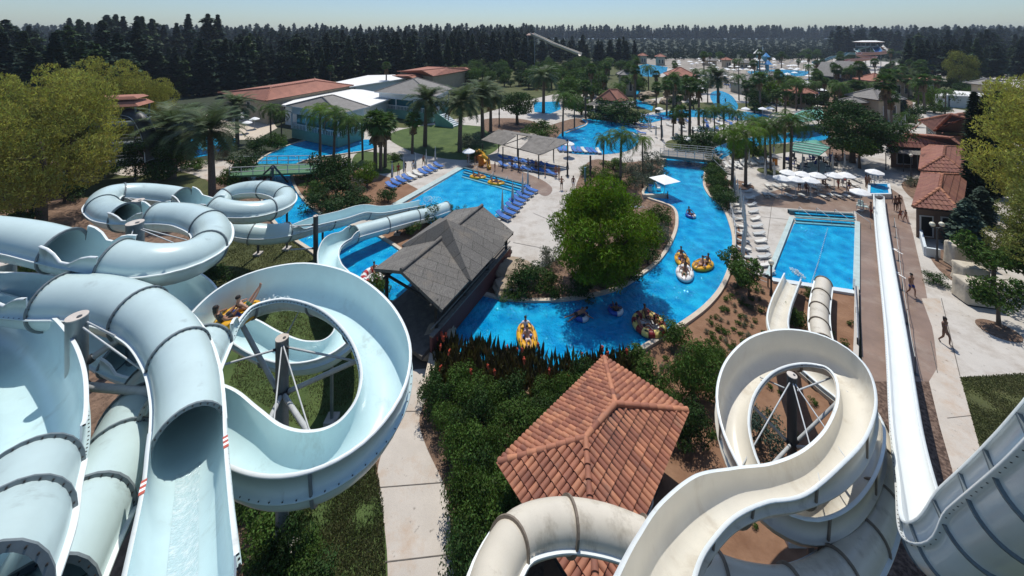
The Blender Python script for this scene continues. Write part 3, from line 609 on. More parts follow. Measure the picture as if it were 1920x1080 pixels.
# R1 cream helix
hx,hy,hR,hRy=10.3,13.85,1.95,2.42
R1=[P3(1215,1190,12.0,'o',.3,.2,-.1),P3(1244,1085,10.2,'o',.35,.2,-.1),P3(1282,1008,8.6,'o',.35,.2,-.05),P3(1340,950,7.4,'o',.3,.25),P3(1405,922,6.7,'o',.12,.3),P3(1475,910,6.4,'o',.08,.35),P3(1540,882,6.25,'o',.10,.75),P3(1586,832,6.15,'o',.10,.75),P3(1606,768,6.05,'o',.10,.75),P3(1592,712,5.95,'o',.10,.75),P3(1548,677,5.85,'o',.10,.75),P3(1487,666,5.75,'o',.10,.75),P3(1430,681,5.65,'o',.10,.75),P3(1390,722,5.55,'o',.10,.75),P3(1374,775,5.45,'o',.10,.75),P3(1380,832,5.30,'o',.10,.75),P3(1402,890,5.15,'o',.10,.75),P3(1438,945,5.00,'o',.15,.7),P3(1500,975,4.85,'o',.15,.7),P3(1565,948,4.70,'o',.15,.7),P3(1610,884,4.55,'o',.15,.7),P3(1622,818,4.40,'o',.15,.7),P3(1600,765,4.2,'o'),P3(1550,722,3.9,'o'),P3(1503,682,3.5,'o'),P3(1472,648,3.0,'o'),P3(1458,610,2.4,'o'),P3(1464,575,1.8,'o'),P3(1476,545,1.3,'o'),P3(1486,522,.9,'o')]
slide('water_slide','cream open spiral flume coiling twice round a dark post above the garden soil','water slide',R1,.48,*CR,flm='flange_brown',sidebolts=False,step=.22,secs=2.8)
R2=[P3(905,1180,8.4,'t'),P3(930,1075,7.7,'t'),P3(975,1008,7.1,'t'),P3(1050,985,6.6,'t'),P3(1135,995,6.2,'t'),P3(1225,1030,5.8,'t'),P3(1310,1075,5.5,'t'),P3(1410,1112,5.1,'t'),P3(1505,1115,4.8,'t'),P3(1585,1070,4.4,'t'),P3(1637,985,3.9,'t'),P3(1654,900,3.5,'t'),P3(1640,815,3.0,'t'),P3(1606,748,2.5,'t'),P3(1568,690,2.1,'t'),P3(1541,635,1.7,'t'),P3(1536,585,1.3,'t'),P3(1544,532,.85,'t')]
slide('water_slide','cream closed tube slide curving round the spiral flume into the landing pool','water slide',R2,.47,*CR,flm='flange_brown',flstep=2.0,step=.25)
# R3 speed slide
R3=[(Vector((6.2,1.6,20.5)),'o',.3,.3,.35),(Vector((8.0,4.3,16.0)),'o',.3,.3,.35),(Vector((9.2,6.3,12.3)),'o',.3,.3,.35),(Vector((10.15,8.0,9.4)),'o',.3,.3,.3),P3(1752,1040,6.9,'o',.3,.3,.15),P3(1722,930,5.2,'o',.25,.25,.05),P3(1699,800,3.7,'o',.12,.12),P3(1688,700,2.5,'o',.12,.12),P3(1679,620,1.7,'o',.12,.12),P3(1668,540,1.2,'o',.12,.12),P3(1657,460,.9,'o',.12,.12),P3(1650,400,.75,'o',.12,.12),P3(1648,368,.62,'o',.12,.12)]
slide('speed_slide','long straight white speed slide dropping steeply to the small splash pool','water slide',R3,.40,'fibre_white','fibre_white',flm='flange_grey',sidebolts=True,step=.3,secs=1.5)
# warning marks at the covered bend mouth
# ---------------------------------------------------------------- support columns
def column(px,py,ztop,r,label,arms=(),cables=(),stub=False,base=True,mat_='steel'):
    c=G(px,py,ztop); t=thing('support_column',label,'column',(c.x,c.y,0),0)
    mb=MB(); mb.rod((0,0,0),(0,0,ztop),r,n=24); mb.build('post',mat_,t)
    mb=MB(); mb.rod((0,0,ztop),(0,0,ztop+.03),r*1.03,n=24); mb.rod((r*.45,-r*.1,ztop+.03),(r*.45,-r*.1,ztop+.05),r*.25,n=12,mi=1); mb.build('cap',['cap_stone','steel_dark'],t)
    if base: mb=MB(); mb.box((0,0,.06),(r*6,r*6,.3)); mb.build('footing','concrete',t)
    for (z0,q,rr) in arms:
        q=Vector(q)-Vector((c.x,c.y,0)); d=Vector((q.x,q.y,0)).normalized()*r; a=Vector((d.x,d.y,z0)); mb=MB(); mb.rod(a,q,rr,n=10); e=(q-a).normalized(); mb.rod(a-e*.02,a+e*.1,rr*1.35,n=10,mi=1); mb.build('strut',['steel_light' if rr<.12 else 'steel','steel_dark'],t)
    for (z0,q) in cables:
        q=Vector(q)-Vector((c.x,c.y,0)); d=Vector((q.x,q.y,0)).normalized()*r; mb=MB(); mb.rod((d.x,d.y,z0),q,.025,n=6); mb.build('tie_rod','steel_light',t)
    return t,c
def un(px,py,z,d=.6):
    q=G(px,py,z); return (q.x,q.y,q.z-d)
def hp(cx,cy,r,a,z): return (cx+r*math.cos(math.radians(a)),cy+r*math.sin(math.radians(a)),z)
column(529,634,8.6,.22,'grey steel column in the middle of the pale blue spiral flume',
  arms=[(6.6,un(*q,.86),.085) for q in ((695,620,9.3),(640,845,8.95),(455,835,8.75),(455,570,9.6))]+[(8.3,un(*q,.84),.035) for q in ((705,640,9.25),(410,640,9.65))],
  cables=[(8.45,un(*q,.84)) for q in ((614,858,8.95),(500,862,8.8),(560,546,9.5))])
column(144,594,11.3,.25,'thick weathered steel column beside the large covered bend',
  arms=[(9.2,G(285,735,9.6),.11),(9.8,G(245,620,10.2),.10)],cables=[(11.0,G(275,700,10.0)),(11.1,G(235,640,10.3))])
column(253,418,11.2,.32,'steel column standing inside the hairpin tube of the long blue slide',arms=[],cables=[(11.0,G(240,462,10.6)),(10.9,G(325,455,10.4)),(10.9,G(350,450,10.2))])
column(259,376,9.6,.3,'slim steel column inside the far loop of the long blue slide',cables=[(9.4,G(235,392,9.0)),(9.4,G(285,388,9.0)),(9.4,G(240,372,9.0))])
column(10,493,10.6,.3,'steel column at the edge of the leaf-strewn ground behind the blue flume',arms=[(10.2,G(30,488,9.5),.08)])
column(592,405,4.9,.19,'dark steel column between the ring loop and the river bend',arms=[(4.2,G(540,425,4.4),.07),(2.2,G(545,468,2.2),.07)],mat_='steel_dark')
column(1485,704,6.3,.17,'dark steel column in the middle of the cream spiral flume',
  arms=[(3.6,un(*q,.5),.06) for q in ((1590,712,5.95),(1596,820,6.1),(1405,890,5.15),(1395,722,5.55))]+[(5.6,un(*q,.4),.03) for q in ((1560,690,5.9),(1425,690,5.65))],
  cables=[(6.1,un(*q,.5)) for q in ((1586,832,6.15),(1390,850,5.3),(1540,882,6.25))],mat_='steel_dark')
def leg(px,py,h,label,r=.1,m='steel_dark'):
    p=G(px,py); t=thing('support_column',label,'column',p,0,'legs under the slides'); mb=MB(); mb.rod((0,0,0),(0,0,h),r,n=10); mb.build('post',m,t); mb=MB(); mb.box((0,0,.1),(.6,.6,.2)); mb.build('footing','concrete',t)
leg(538,468,4.0,'slim dark leg with a concrete foot under the ring loop exit'); leg(484,478,4.3,'slim dark leg under the near side of the ring loop')
leg(622,790,3.3,'grey leg under the low flume seen through the blue spiral',.09,'steel'); leg(605,470,2.4,'short dark leg where the open flume crosses the river')
leg(1520,1150,3.9,'dark leg under the near coil of the cream spiral'); leg(1565,1075,3.6,'dark leg beside the small concrete block under the cream spiral'); 0
leg(745,440,1.0,'short dark leg under the tube between river and pool'); leg(820,442,.9,'short dark prop under the tube end by the slide pool')
# red and white marks on the rims
def near_i(S,q): return min(range(len(S)),key=lambda i:(S[i][0]-q).length)
def marks(S,fr,q,side,off,h,label,along=.5,n=5):
    i0=near_i(S,q); p,t,s,u=fr[i0]; k_=1+S[i0][4]; c0=p+s*side*off*k_+u*h*k_; mb=MB(); c=c0
    for i in range(n):
        a=c+t*(along*(i/n-.5)); b=c+t*(along*((i+1)/n-.5)); w=s*.045; vs=[a-w,a+w,b+w,b-w]; vs+=[v+u*.012 for v in vs]
        mb.add(vs,[(0,1,2,3),(7,6,5,4),(0,4,5,1),(1,5,6,2),(2,6,7,3),(3,7,4,0)],i%2)
    tag(mb.build('warning_stripe',['red_mark','canvas_white']),label,'marking','red and white warning stripes')
marks(S2s,S2f,G(348,885,11.0),1,.805,.203,'red and white stripe on the wet flume lip next to the spiral'); marks(S2s,S2f,G(348,885,11.0),-1,.805,.203,'red and white stripe on the wet flume lip towards the thick column'); marks(S2s,S2f,G(50,560,10.4),-1,.805,.503,'red and white stripe on the wall before the covered bend')
# ---------------------------------------------------------------- buildings
def tiles(mb,poly,sp=.27,course=.42,h=.055,lift=.02,mi=0,seg=5):
    """barrel tiles over one roof slope; poly[0]->poly[1] is the eave"""
    a,b=Vector(poly[0]),Vector(poly[1]); e=(b-a).normalized(); n=e.cross(Vector(poly[2])-a).normalized()
    if n.z<0: n=-n
    d=n.cross(e); 
    if d.z<0: d=-d
    st=[((Vector(p)-a).dot(e),(Vector(p)-a).dot(d)) for p in poly]; smin=min(p[0] for p in st); smax=max(p[0] for p in st)
    k=int((smax-smin)/sp); n_=len(st)
    for i in range(k+1):
        s=smin+(i+.5)*sp; ts=[]
        for j in range(n_):
            p,q=st[j],st[(j+1)%n_]
            if (p[0]-s)*(q[0]-s)<=0 and abs(p[0]-q[0])>1e-6: ts.append(p[1]+(q[1]-p[1])*(s-p[0])/(q[0]-p[0]))
        if len(ts)<2: continue
        t0,t1=min(ts),max(ts); 
        if t0<.3: t0-=.06
        t=t0
        while t<t1-.03:
            te=min(t+course,t1); vs=[]
            off=a+e*s+n*lift
            for tt,hh,ww,up in ((t,h,.5*sp,.028),(te+.02,h*.82,.44*sp,.0)):
                for q in range(seg+1):
                    an=math.pi*q/seg; vs.append(off+d*tt+e*(-math.cos(an)*ww)+n*(math.sin(an)*hh*1.6+up))
            fs=[(q,seg+1+q,seg+2+q,q+1) for q in range(seg)]
            mb.add(vs,[f[::-1] for f in fs],mi,True); mb.add(vs,[tuple(range(seg+1))],mi)
            t=te
def ridge_tiles(mb,p,q,r=.11,step=.40,mi=0):
    p,q=Vector(p),Vector(q); L=(q-p).length; k=max(1,int(L/step)); d=(q-p)/k
    for i in range(k):
        a=p+d*i; b=p+d*(i+1.06); mb.rod(a+Vector((0,0,.05)),b+Vector((0,0,.02)),r*1.12,r*.92,n=10,mi=mi)
def hiproof(t,C,ridge,z,roofmat='tile_red',sp=.27,course=.42,over_mat='wood_dark',real=True,thick=.12,ridger=.11,basem='tile_base'):
    """C: four eave corners, ridge: (A over C0-C1 end, B over C2-C3 end). faces: C0C1A, C1C2BA, C2C3B, C3C0AB"""
    C=[Vector((c[0],c[1],z)) for c in C]; A,B=Vector(ridge[0]),Vector(ridge[1])
    mb=MB(); vs=C+[A,B]; dn=[Vector((c.x,c.y,z-thick)) for c in C]
    fs=[(0,1,4),(1,2,5,4),(2,3,5),(3,0,4,5)]
    ar=sum(C[i].x*C[(i+1)%4].y-C[(i+1)%4].x*C[i].y for i in range(4))
    if ar<0: fs=[f[::-1] for f in fs]
    mb.add(vs+dn,fs,0); mb.add(vs+dn,[(i,(i+1)%4,6+(i+1)%4,6+i) for i in range(4)]+[(6,7,8,9)],1)
    roof=mb.build('roof',[basem if real else roofmat,over_mat],t)
    if real:
        mb=MB(); tiles(mb,[C[0],C[1],A],sp,course); tiles(mb,[C[1],C[2],B,A],sp,course); tiles(mb,[C[2],C[3],B],sp,course); tiles(mb,[C[3],C[0],A,B],sp,course)
        o=mb.build('roof_tile',roofmat,roof)
    mb=MB()
    for p,q in ((C[0],A),(C[1],A),(C[2],B),(C[3],B),(A,B)): ridge_tiles(mb,p,q,ridger,course)
    mb.build('ridge_cap','tile' if real and roofmat!='roof_grey' else roofmat,roof)
    return roof
def walls(t,C,z0,z1,inset,m,wins=(),winm='dark_open',frm='frame_white'):
    cx=sum(c[0] for c in C)/4; cy=sum(c[1] for c in C)/4; Q=[]
    for c in C:
        d=Vector((cx-c[0],cy-c[1])); k=inset*1.41/d.length; Q.append((c[0]+d.x*k,c[1]+d.y*k))
    mb=MB(); mb.prism(Q,z0,z1); w=mb.build('wall',m,t)
    for (i,u,zc,ww,hh,*nm) in wins:
        p=Vector((*Q[i],0)); q=Vector((*Q[(i+1)%4],0)); d=q-p; L=d.length; a=math.atan2(d.y,d.x); c=p+d*u; nn=Vector((d.y,-d.x,0)).normalized()
        if nn.dot(Vector((cx,cy,0))-c)>0: nn=-nn
        kind=nm[0] if nm else 'window'
        o=MB().box((c.x+nn.x*.02,c.y+nn.y*.02,zc),(ww,.06,hh),a).build(kind,winm,w)
        fb=MB()
        for dx,dz,sx,sz in ((0,hh/2,ww+.12,.09),(0,-hh/2,ww+.12,.09),(-ww/2,0,.09,hh),(ww/2,0,.09,hh)):
            f=c+d.normalized()*dx+nn*.04; fb.box((f.x,f.y,zc+dz),(sx,.09,sz),a)
        o2=fb.build('frame',frm,w)
    return Q
def quad(pts,z): return [G(x,y,z) for x,y in pts]
# tiled pavilion in front
z=2.7; C=[G(1133,672,z),G(1289,771,z),None,G(934,869,z)]; C[2]=G(1122,1165,z)
ex=(C[1]-C[0]); ey=(C[3]-C[0]).normalized(); hw=ex.length/2
A=(C[0]+C[1])/2+ey*hw*.95; B=(C[2]+C[3])/2-ey*hw*.95; A=G(1154,758,3.65); B=G(1098,822,3.65)
t=thing('tiled_pavilion','small pavilion with a new orange barrel-tile hip roof beside the flower bed','pavilion')
hiproof(t,C,(A,B),z,'tile',.225,.40,real=True,ridger=.12)
walls(t,C,0,z-.13,1.0,'wood_dark',[(1,.3,1.2,.9,1.9,'door'),(1,.7,1.5,1.2,.9)])  # wall colour darkened to stand in for the shade under the eaves
# right row of tiled buildings
def building(name,label,cpx,z,ridge,wallm='cream_wall',roofm='tile_red',real=True,sp=.42,course=.6,wins=(),inset=.6,z0=0,thick=.15,cat='building',rr=.14,winm='dark_open'):
    C=[G(x,y,z) for x,y in cpx]; rz=ridge[2]; A=G(*ridge[0],rz); B=G(*ridge[1],rz); t=thing(name,label,cat)
    hiproof(t,C,(A,B),z,roofm,sp,course,real=real,thick=thick,ridger=rr,basem='tile_base' if real else roofm); walls(t,C,z0,z-thick-.01,inset,wallm,wins,winm); return t
building('tiled_house','narrow house with a red tiled hip roof, standing next to the blue-green fir',[(1712,388),(1800,397),(1812,328),(1729,325)],3.2,((1762,353),(1767,327),4.5),'brown_wall',wins=[(0,.25,1.2,1.0,2.0,'door'),(0,.75,1.8,.9,.9)],sp=.40)
building('tiled_house','red tiled house between the narrow hut and the long tiled block',[(1724,319),(1811,324),(1812,276),(1730,272)],3.2,((1770,292),(1772,275),4.6),'brown_wall',wins=[(0,.3,1.5,1.0,1.4)],sp=.45)
building('tiled_house','long low block under red barrel tiles with a metal lean-to awning',[(1663,274),(1812,281),(1806,255),(1700,251)],3.3,((1697,252),(1780,259),4.9),'brown_wall',wins=[(0,.2,1.5,2,1.8),(0,.45,1.2,1,2,'door')],sp=.5,course=.8)
building('tiled_house','widest red tiled hip roof with a bay window facing the plaza',[(1724,226),(1752,245),(1838,250),(1838,214)],4.2,((1784,215),(1815,222),8.0),'cream_wall',wins=[(0,.5,2.0,4.5,2.2)],sp=.6,course=.9,rr=.2,winm='glass_dark')
building('tiled_house','low red tiled roof partly hidden behind the tall cypresses',[(1858,242),(1880,250),(1900,232),(1870,225)],4.2,((1872,236),(1880,234),5.6),real=False)
# lean-to awning with posts
t=thing('awning','grey corrugated metal awning on thin posts below the long tiled block','awning'); a,b,c,d=G(1661,285,2.7),G(1728,291,2.7),G(1732,276,3.1),G(1668,272,3.1)
mb=MB(); mb.add([a,b,c,d]+[Vector((p.x,p.y,p.z-.08)) for p in (a,b,c,d)],[(0,1,2,3),(7,6,5,4),(0,4,5,1),(1,5,6,2),(2,6,7,3),(3,7,4,0)]); mb.build('awning_sheet','roof_slat',t)
for p in (a,(a+b)/2,b): MB().rod((p.x,p.y,0),(p.x,p.y,2.62),.06,n=6).build('post','steel_dark',t)
# plain roofs, farther away
def far_building(label,cpx,z,rid,rz,wallm,roofm,wins=(),name='building',cat='building',inset=.8): return building(name,label,cpx,z,(rid[0],rid[1],rz),wallm,roofm,False,wins=wins,inset=inset,cat=cat,rr=.16)
far_building('long low building with a weathered red hip roof in front of the dark wood',[(409,174),(498,189),(663,160),(590,147)],5.6,((508,164),(592,151)),8.0,'cream_wall','tile_far',[(0,.3,3.6,1.6,1.6),(0,.6,3.6,1.6,1.6),(1,.2,3.5,2,1.6),(1,.5,3.5,2,1.6)])
far_building('dark red roofed hall beyond the white flat roofs',[(745,134),(812,143),(882,131),(800,125)],6,((790,132),(840,127)),8,'cream_wall','tile_far')
far_building('small orange roofed hut next to the dark red hall',[(838,132),(885,133),(882,126),(842,125)],5,((852,128),(870,127)),6.5,'cream_wall','tile_far')
far_building('low orange roof below the dark red hall',[(736,142),(778,149),(800,143),(760,137)],5,((765,143),(775,141)),6.2,'cream_wall','tile_far')
def gaz(label,pl,pn,pr,zt,apex_dz,base,colz):
    L_,N_,R_=G(*pl,zt),G(*pn,zt),G(*pr,zt); Fr=L_+R_-N_; t=thing('gazebo_hall',label,'hall'); c=(L_+R_)/2; C=[L_,N_,R_,Fr]
    d=(R_-N_).normalized()*1.2; A=Vector((c.x,c.y,zt+apex_dz))-Vector((d.x,d.y,0)); B=Vector((c.x,c.y,zt+apex_dz))+Vector((d.x,d.y,0))
    hiproof(t,C,(A,B),zt,'roof_grey',real=False,thick=.2,ridger=.12,over_mat='white_wall')
    Q=[]
    for p in C: e=Vector((c.x-p.x,c.y-p.y)); k=1.1/e.length; Q.append((p.x+e.x*k,p.y+e.y*k))
    mb=MB(); mb.prism(Q,zt-1.5,zt-.21); mb.build('fascia','white_wall',t)
    mb=MB(); mb.prism(Q,.15,base); mb.build('plinth','green_wall',t)
    q2=[(c.x+(x-c.x)*.86,c.y+(y-c.y)*.86) for x,y in Q]; mb=MB(); mb.prism(q2,base,zt-1.5); mb.build('glazing','glass_teal',t)
    for i in range(4):
        p,q=Vector(Q[i]),Vector(Q[(i+1)%4]); n=3
        for k in range(n):
            u=p+(q-p)*k/n; MB().rod((u.x,u.y,base),(u.x,u.y,zt-1.5),.16,n=8).build('column','white_wall',t)
        mb=MB(); m_=int((q-p).length/.45)
        for k in range(m_): u=p+(q-p)*(k+.5)/m_; mb.rod((u.x,u.y,base),(u.x,u.y,base+.9),.06,.09,n=6)
        u=(p+q)/2; d=q-p; mb.box((u.x,u.y,base+.95),(d.length,.22,.12),math.atan2(d.y,d.x)); mb.build('balustrade','white_wall',t)
    return t
gaz('two-storey white hall with grey hip roof standing over the blue river',(537,198),(637,213),(693,200),6.4,2.0,2.0,0)
gaz('second white hall with a broad grey roof behind the tall palms',(702,172),(815,182),(849,165),6.2,3.0,2.2,0)
def flat(label,cpx,z,zb=0,m='white_roof',wm='white_wall',name='flat_roofed_building'):
    t=thing(name,label,'building'); Q=[G(x,y,z) for x,y in cpx]; mb=MB(); mb.prism([(p.x,p.y) for p in Q],z-.35,z); mb.build('roof',m,t)
    c=sum(Q,Vector())/len(Q); mb=MB(); mb.prism([(c.x+(p.x-c.x)*.94,c.y+(p.y-c.y)*.94) for p in Q],zb,z-.35); mb.build('wall',wm,t); return t
flat('white flat roof between the two grey-roofed halls',[(528,196),(560,200),(690,200),(745,180),(680,168),(640,166),(560,184)],4.6)
flat('long white flat roof in front of the dark wood',[(610,158),(655,163),(765,146),(740,140),(690,141)],5.0)
flat('pale flat roof above the covered stalls by the far cypress trees',[(1778,178),(1862,183),(1880,176),(1790,170)],3.5)
flat('thin white canopy roof among the trees near the tall slide tower',[(1752,178),(1768,181),(1784,176),(1768,173)],3.5)
# stairs beside the second hall
p=G(838,235); t=thing('staircase','white and green outdoor staircase beside the second hall','stairs',p,-.5); 
for i in range(8): MB().box((i*.55-1.5,0,(8-i)*.14),(.56,3.0,(8-i)*.28)).build('step','white_wall' ,t)
MB().add([(-2,-1.7,0),(3,-1.7,0),(3,-1.7,.8),(-2,-1.7,3.2),(-2,-1.55,0),(3,-1.55,0),(3,-1.55,.8),(-2,-1.55,3.2)],[(0,1,2,3),(7,6,5,4),(3,2,6,7),(0,4,5,1),(1,5,6,2),(0,3,7,4)]).build('parapet','green_wall',t)
# tower with small red roof at the left
c=D(225,52,0); t=thing('slide_tower','open steel tower with a two-tier red roof behind the yellow-green trees','tower',(c.x,c.y,0),.3)
zt=20-(197-68)*52/700
def pyr(mb,hx_,hy_,z0,z1,k,mi=0): mb.add([(-hx_,-hy_,z0),(hx_,-hy_,z0),(hx_,hy_,z0),(-hx_,hy_,z0),(-hx_*k,-hy_*k,z1),(hx_*k,-hy_*k,z1),(hx_*k,hy_*k,z1),(-hx_*k,hy_*k,z1)],[(3,2,1,0),(0,1,5,4),(1,2,6,5),(2,3,7,6),(3,0,4,7),(4,5,6,7)],mi)
mb=MB(); pyr(mb,3.0,1.8,zt,zt+.6,.75); mb.build('lower_roof','tile_far',t); mb=MB(); pyr(mb,2.6,1.3,zt+1.0,zt+1.3,.8); mb.build('upper_roof','tile_far',t)
for x in(-2.5,2.5):
    for y in(-1.5,1.5): MB().rod((x,y,0),(x,y,zt+.1),.12,n=8).build('post','steel',t)
for zz in (zt-2.6,zt-5.5,zt-8):
    mb=MB(); mb.box((0,0,zz),(5.4,3.4,.12)); pl=mb.build('platform','steel',t); mb=MB()
    for h in (.5,1.0):
        for (a,b) in (((-2.7,-1.7),(2.7,-1.7)),((2.7,-1.7),(2.7,1.7)),((-2.7,1.7),(2.7,1.7)),((-2.7,-1.7),(-2.7,1.7))): mb.rod((*a,zz+h),(*b,zz+h),.03,n=5)
    mb.build('railing','steel_light',pl)
# dark closed slide from tower
S=[(D(240,52,9.2),'t',0,0,0),(D(258,51.5,8.9),'t',0,0,0),(D(272,51,7.7),'t',0,0,0),(D(284,50,5.8),'t',0,0,0),(D(288,49,3.6),'t',0,0,0)]
slide('water_slide','dark grey closed tube slide curling down from the red-roofed tower','water slide',S,.72,'steel_dark','steel_dark',flm='steel')
# thatched bridge
e0,e1=Vector((-4.3,23.06,3.1)),Vector((0.15,32.2,3.1)); wv=Vector((-5.75,4.1,0)); L_=(e1-e0)
t=thing('thatched_bridge','covered wooden footbridge with a grey thatched roof and red side wall','bridge')
r0=e0+wv/2+Vector((0,0,1.35)); r1=e1+wv/2+Vector((0,0,1.35)); ax=L_.normalized()
r0=r0-ax*.4
def thick_face(mb,pts,th=.22,mi=0):
    pts=[Vector(p) for p in pts]; n=(pts[1]-pts[0]).cross(pts[2]-pts[0]).normalized()
    if n.z<0: pts=pts[::-1]; n=-n
    lo=[p-n*th for p in pts]; k=len(pts); mb.add(pts+lo,[tuple(range(k)),tuple(range(2*k-1,k-1,-1))]+[(i,k+i,k+(i+1)%k,(i+1)%k) for i in range(k)],mi)
def orient(o,org,xa,za=None):
    pass
mb=MB()
thick_face(mb,[e0,e1,r1,r0]); thick_face(mb,[e0+wv,e1+wv,r1,r0])
roof=mb.build('thatched_roof','thatch',t)
ap=(r0+r1)/2+Vector((-.1,-.2,1.2)); up=Vector((0,0,.10))
q0=e0+L_*.30+up-wv*.03; q1=e0+L_*.80+up-wv*.03; q2=q1+wv*1.06; q3=q0+wv*1.06
mb=MB()
for a,b in ((q0,q1),(q1,q2),(q2,q3),(q3,q0)): thick_face(mb,[a,b,ap])
mb.build('thatched_cap','thatch',t)
mb=MB(); mb.rod(r0+Vector((0,0,.06)),r1+Vector((0,0,.06)),.14,n=8); mb.build('ridge_pole','thatch',roof)
for nm,org in (('thatched_roof',roof),):
    pass
def P_(u,v,z): q=e0+L_*u+wv*v; return Vector((q.x,q.y,z))
for u in (.02,.34,.66,.98):
    for v in (.10,.82):
        MB().rod(P_(u,v,.0),P_(u,v,3.35),.13,n=8).build('post','wood_dark',t)
for v in (.12,.78):
    MB().rod(P_(-.03,v,3.15),P_(1.02,v,3.15),.1,n=6).build('beam','wood_dark',t)
for u in (.02,.34,.66,.98): MB().rod(P_(u,.0,3.0),P_(u,1,3.0),.09,n=6).build('tie_beam','wood_dark',t)
mb=MB()
for s_,e_ in ((.1,.8),): 
    a,b,c,d=P_(-.12,s_,.75),P_(1.1,s_,.75),P_(1.1,e_,.75),P_(-.12,e_,.75); mb.prism([(p.x,p.y) for p in (a,b,c,d)],.55,.8)
mb.build('deck','board_shade_joint',t)
for v,nm in ((.08,'side_wall'),(.84,'side_wall')):
    a,b=P_(-.05 if v<.5 else .42,v,0),P_(1.03,v,0); d=b-a; mb=MB(); mb.box(((a.x+b.x)/2,(a.y+b.y)/2,.85),(d.length,.18,1.3),math.atan2(d.y,d.x)); mb.build(nm,'red_paint',t)
    mb=MB(); mb.box(((a.x+b.x)/2,(a.y+b.y)/2,1.54),(d.length,.3,.08),math.atan2(d.y,d.x)); mb.rod((a.x,a.y,2.0),(b.x,b.y,2.0),.05,n=6); mb.build('handrail','wood_grey',t)
for k in range(26):
    u=(k+.5)/26; a,b=P_(u*1.2-.12,.11,.803),P_(u*1.2-.12,.79,.803)
# curved white bench edge at landing
p=G(811,688); t=thing('bench','long pale stone bench beside the path at the end of the thatched bridge','bench',p,1.6)
MB().box((0,0,.5),(3.6,.45,.12)).build('seat','coping',t)
for x in (-1.5,0,1.5): MB().box((x,0,.22),(.3,.35,.43)).build('leg','rock',t)
# approach boards, the roof's shadow put into their dark colour
sheet('boardwalk',[(700,700),(822,690),(860,600),(905,545),(790,470),(735,600)],.034,'board_shade_joint')
# pergola
t=thing('pergola','weathered wooden pergola with two tilted slatted roofs over shaded loungers','pergola')
def slab(cs,nm,m='roof_slat',th=.1):
    mb=MB(); thick_face(mb,[G(*c) for c in cs],th); return mb.build(nm,m,t)
slab([(902,262,2.6),(942,272,2.6),(968,254,3.7),(935,242,3.7)],'slatted_roof'); slab([(974,279,2.6),(1012,290,2.6),(1040,263,3.7),(998,256,3.7)],'slatted_roof')
slab([(942,243,3.75),(1060,262,3.75),(1062,266,3.6),(944,248,3.6)],'ridge_board','wood_grey')
slab([(1010,290,2.6),(1018,288,2.75),(1066,266,3.7),(1040,262,3.7)],'slatted_roof')
for x,y,zt_ in ((905,300,2.6),(943,316,3.3),(972,318,3.2),(1010,330,2.8),(970,292,3.6),(1038,300,3.6),(1064,305,3.7),(935,283,3.2),(1010,300,3.3)):
    p=G(x,y); MB().rod(p,(p.x,p.y,zt_),.09,n=6).build('post','wood_dark',t)
for a,b in (((905,262,2.5),(1012,290,2.5)),((943,272,2.6),(1000,252,3.6)),((974,279,2.6),(1030,255,3.6)),((1012,290,2.6),(1066,266,3.6))): MB().rod(G(*a),G(*b),.07,n=6).build('beam','wood_dark',t)
# green footbridge with railing and A-frame
t=thing('green_footbridge','footbridge with green deck and dark steel A-frame mast over the river','bridge')
a,b=G(430,330,1.6),G(603,322,1.6); c=G(600,306,1.6); d=G(440,308,1.6)
mb=MB(); thick_face(mb,[a,b,c,d],.25); mb.build('deck','green_deck',t)
for p,q in ((a,b),(d,c)):
    mb=MB()
    for h in (.5,1.1): mb.rod(p+Vector((0,0,h)),q+Vector((0,0,h)),.06,n=6)
    for k in range(9): u=p+(q-p)*k/8; mb.rod(u,u+Vector((0,0,1.1)),.05,n=6)
    mb.build('railing','steel_light',t)
m0=G(511,318,6.3); mb=MB(); 
for q in (G(478,342,0),G(540,342,0),G(511,352,0)): MB().rod(G(512,310,3.2),q,.12,n=8).build('leg','steel_dark',t)
MB().rod(G(512,312,0),G(510,316,5.6),.14,n=8).build('mast','steel_dark',t)
# footbridge in the middle
t=thing('arched_footbridge','wooden footbridge with thin rails and side stairs over the bright river','bridge')
a,b=G(1238,291,1.5),G(1336,301,1.5); c=G(1340,289,1.5); d=G(1245,281,1.5)
mb=MB(); thick_face(mb,[a,b,c,d],.4); mb.build('deck','wood_grey',t)
for p,q in ((a,b),(d,c)):
    mb=MB()
    for h in (.35,.7,1.05): mb.rod(p+Vector((0,0,h)),q+Vector((0,0,h)),.035,n=5)
    for k in range(7): u=p+(q-p)*k/6; mb.rod(u,u+Vector((0,0,1.05)),.045,n=5)
    mb.build('railing','steel_light',t)
for k in range(8):
    u=G(1338+k*3.6,300+k*3.4,0); MB().box((u.x,u.y,.75-k*.09),(1.0,1.7,.16),-.55).build('step','wood_grey',t)
MB().rod(G(1338,299,2.4),G(1365,326,1.0),.04,n=5).build('stair_rail','steel_light',t)
# green slatted shelters
for lab,cs,py in (('pale green slatted awning shelter by the river bend',[(1462,225),(1500,229),(1546,222),(1542,205),(1505,207)],262),('pale green slatted shade roof above the dark tables',[(1483,283),(1535,292),(1556,276),(1530,262),(1490,266)],318)):
    t=thing('shade_shelter',lab,'shelter'); Q=[G(x,y,3.0) for x,y in cs]; mb=MB(); thick_face(mb,Q,.12); mb.build('slatted_roof','teal_slat',t)
    mb=MB()
    for i in range(5):
        u=Q[0]+(Q[4]-Q[0])*i/4; v=Q[1]+(Q[2]-Q[1])*i/4; mb.rod(u+Vector((0,0,.1)),v+Vector((0,0,.1)),.07,n=5)
    mb.build('batten','steel_light',t)
    for p in Q: MB().rod((p.x,p.y,0),(p.x,p.y,2.95),.08,n=6).build('post','steel_dark',t)
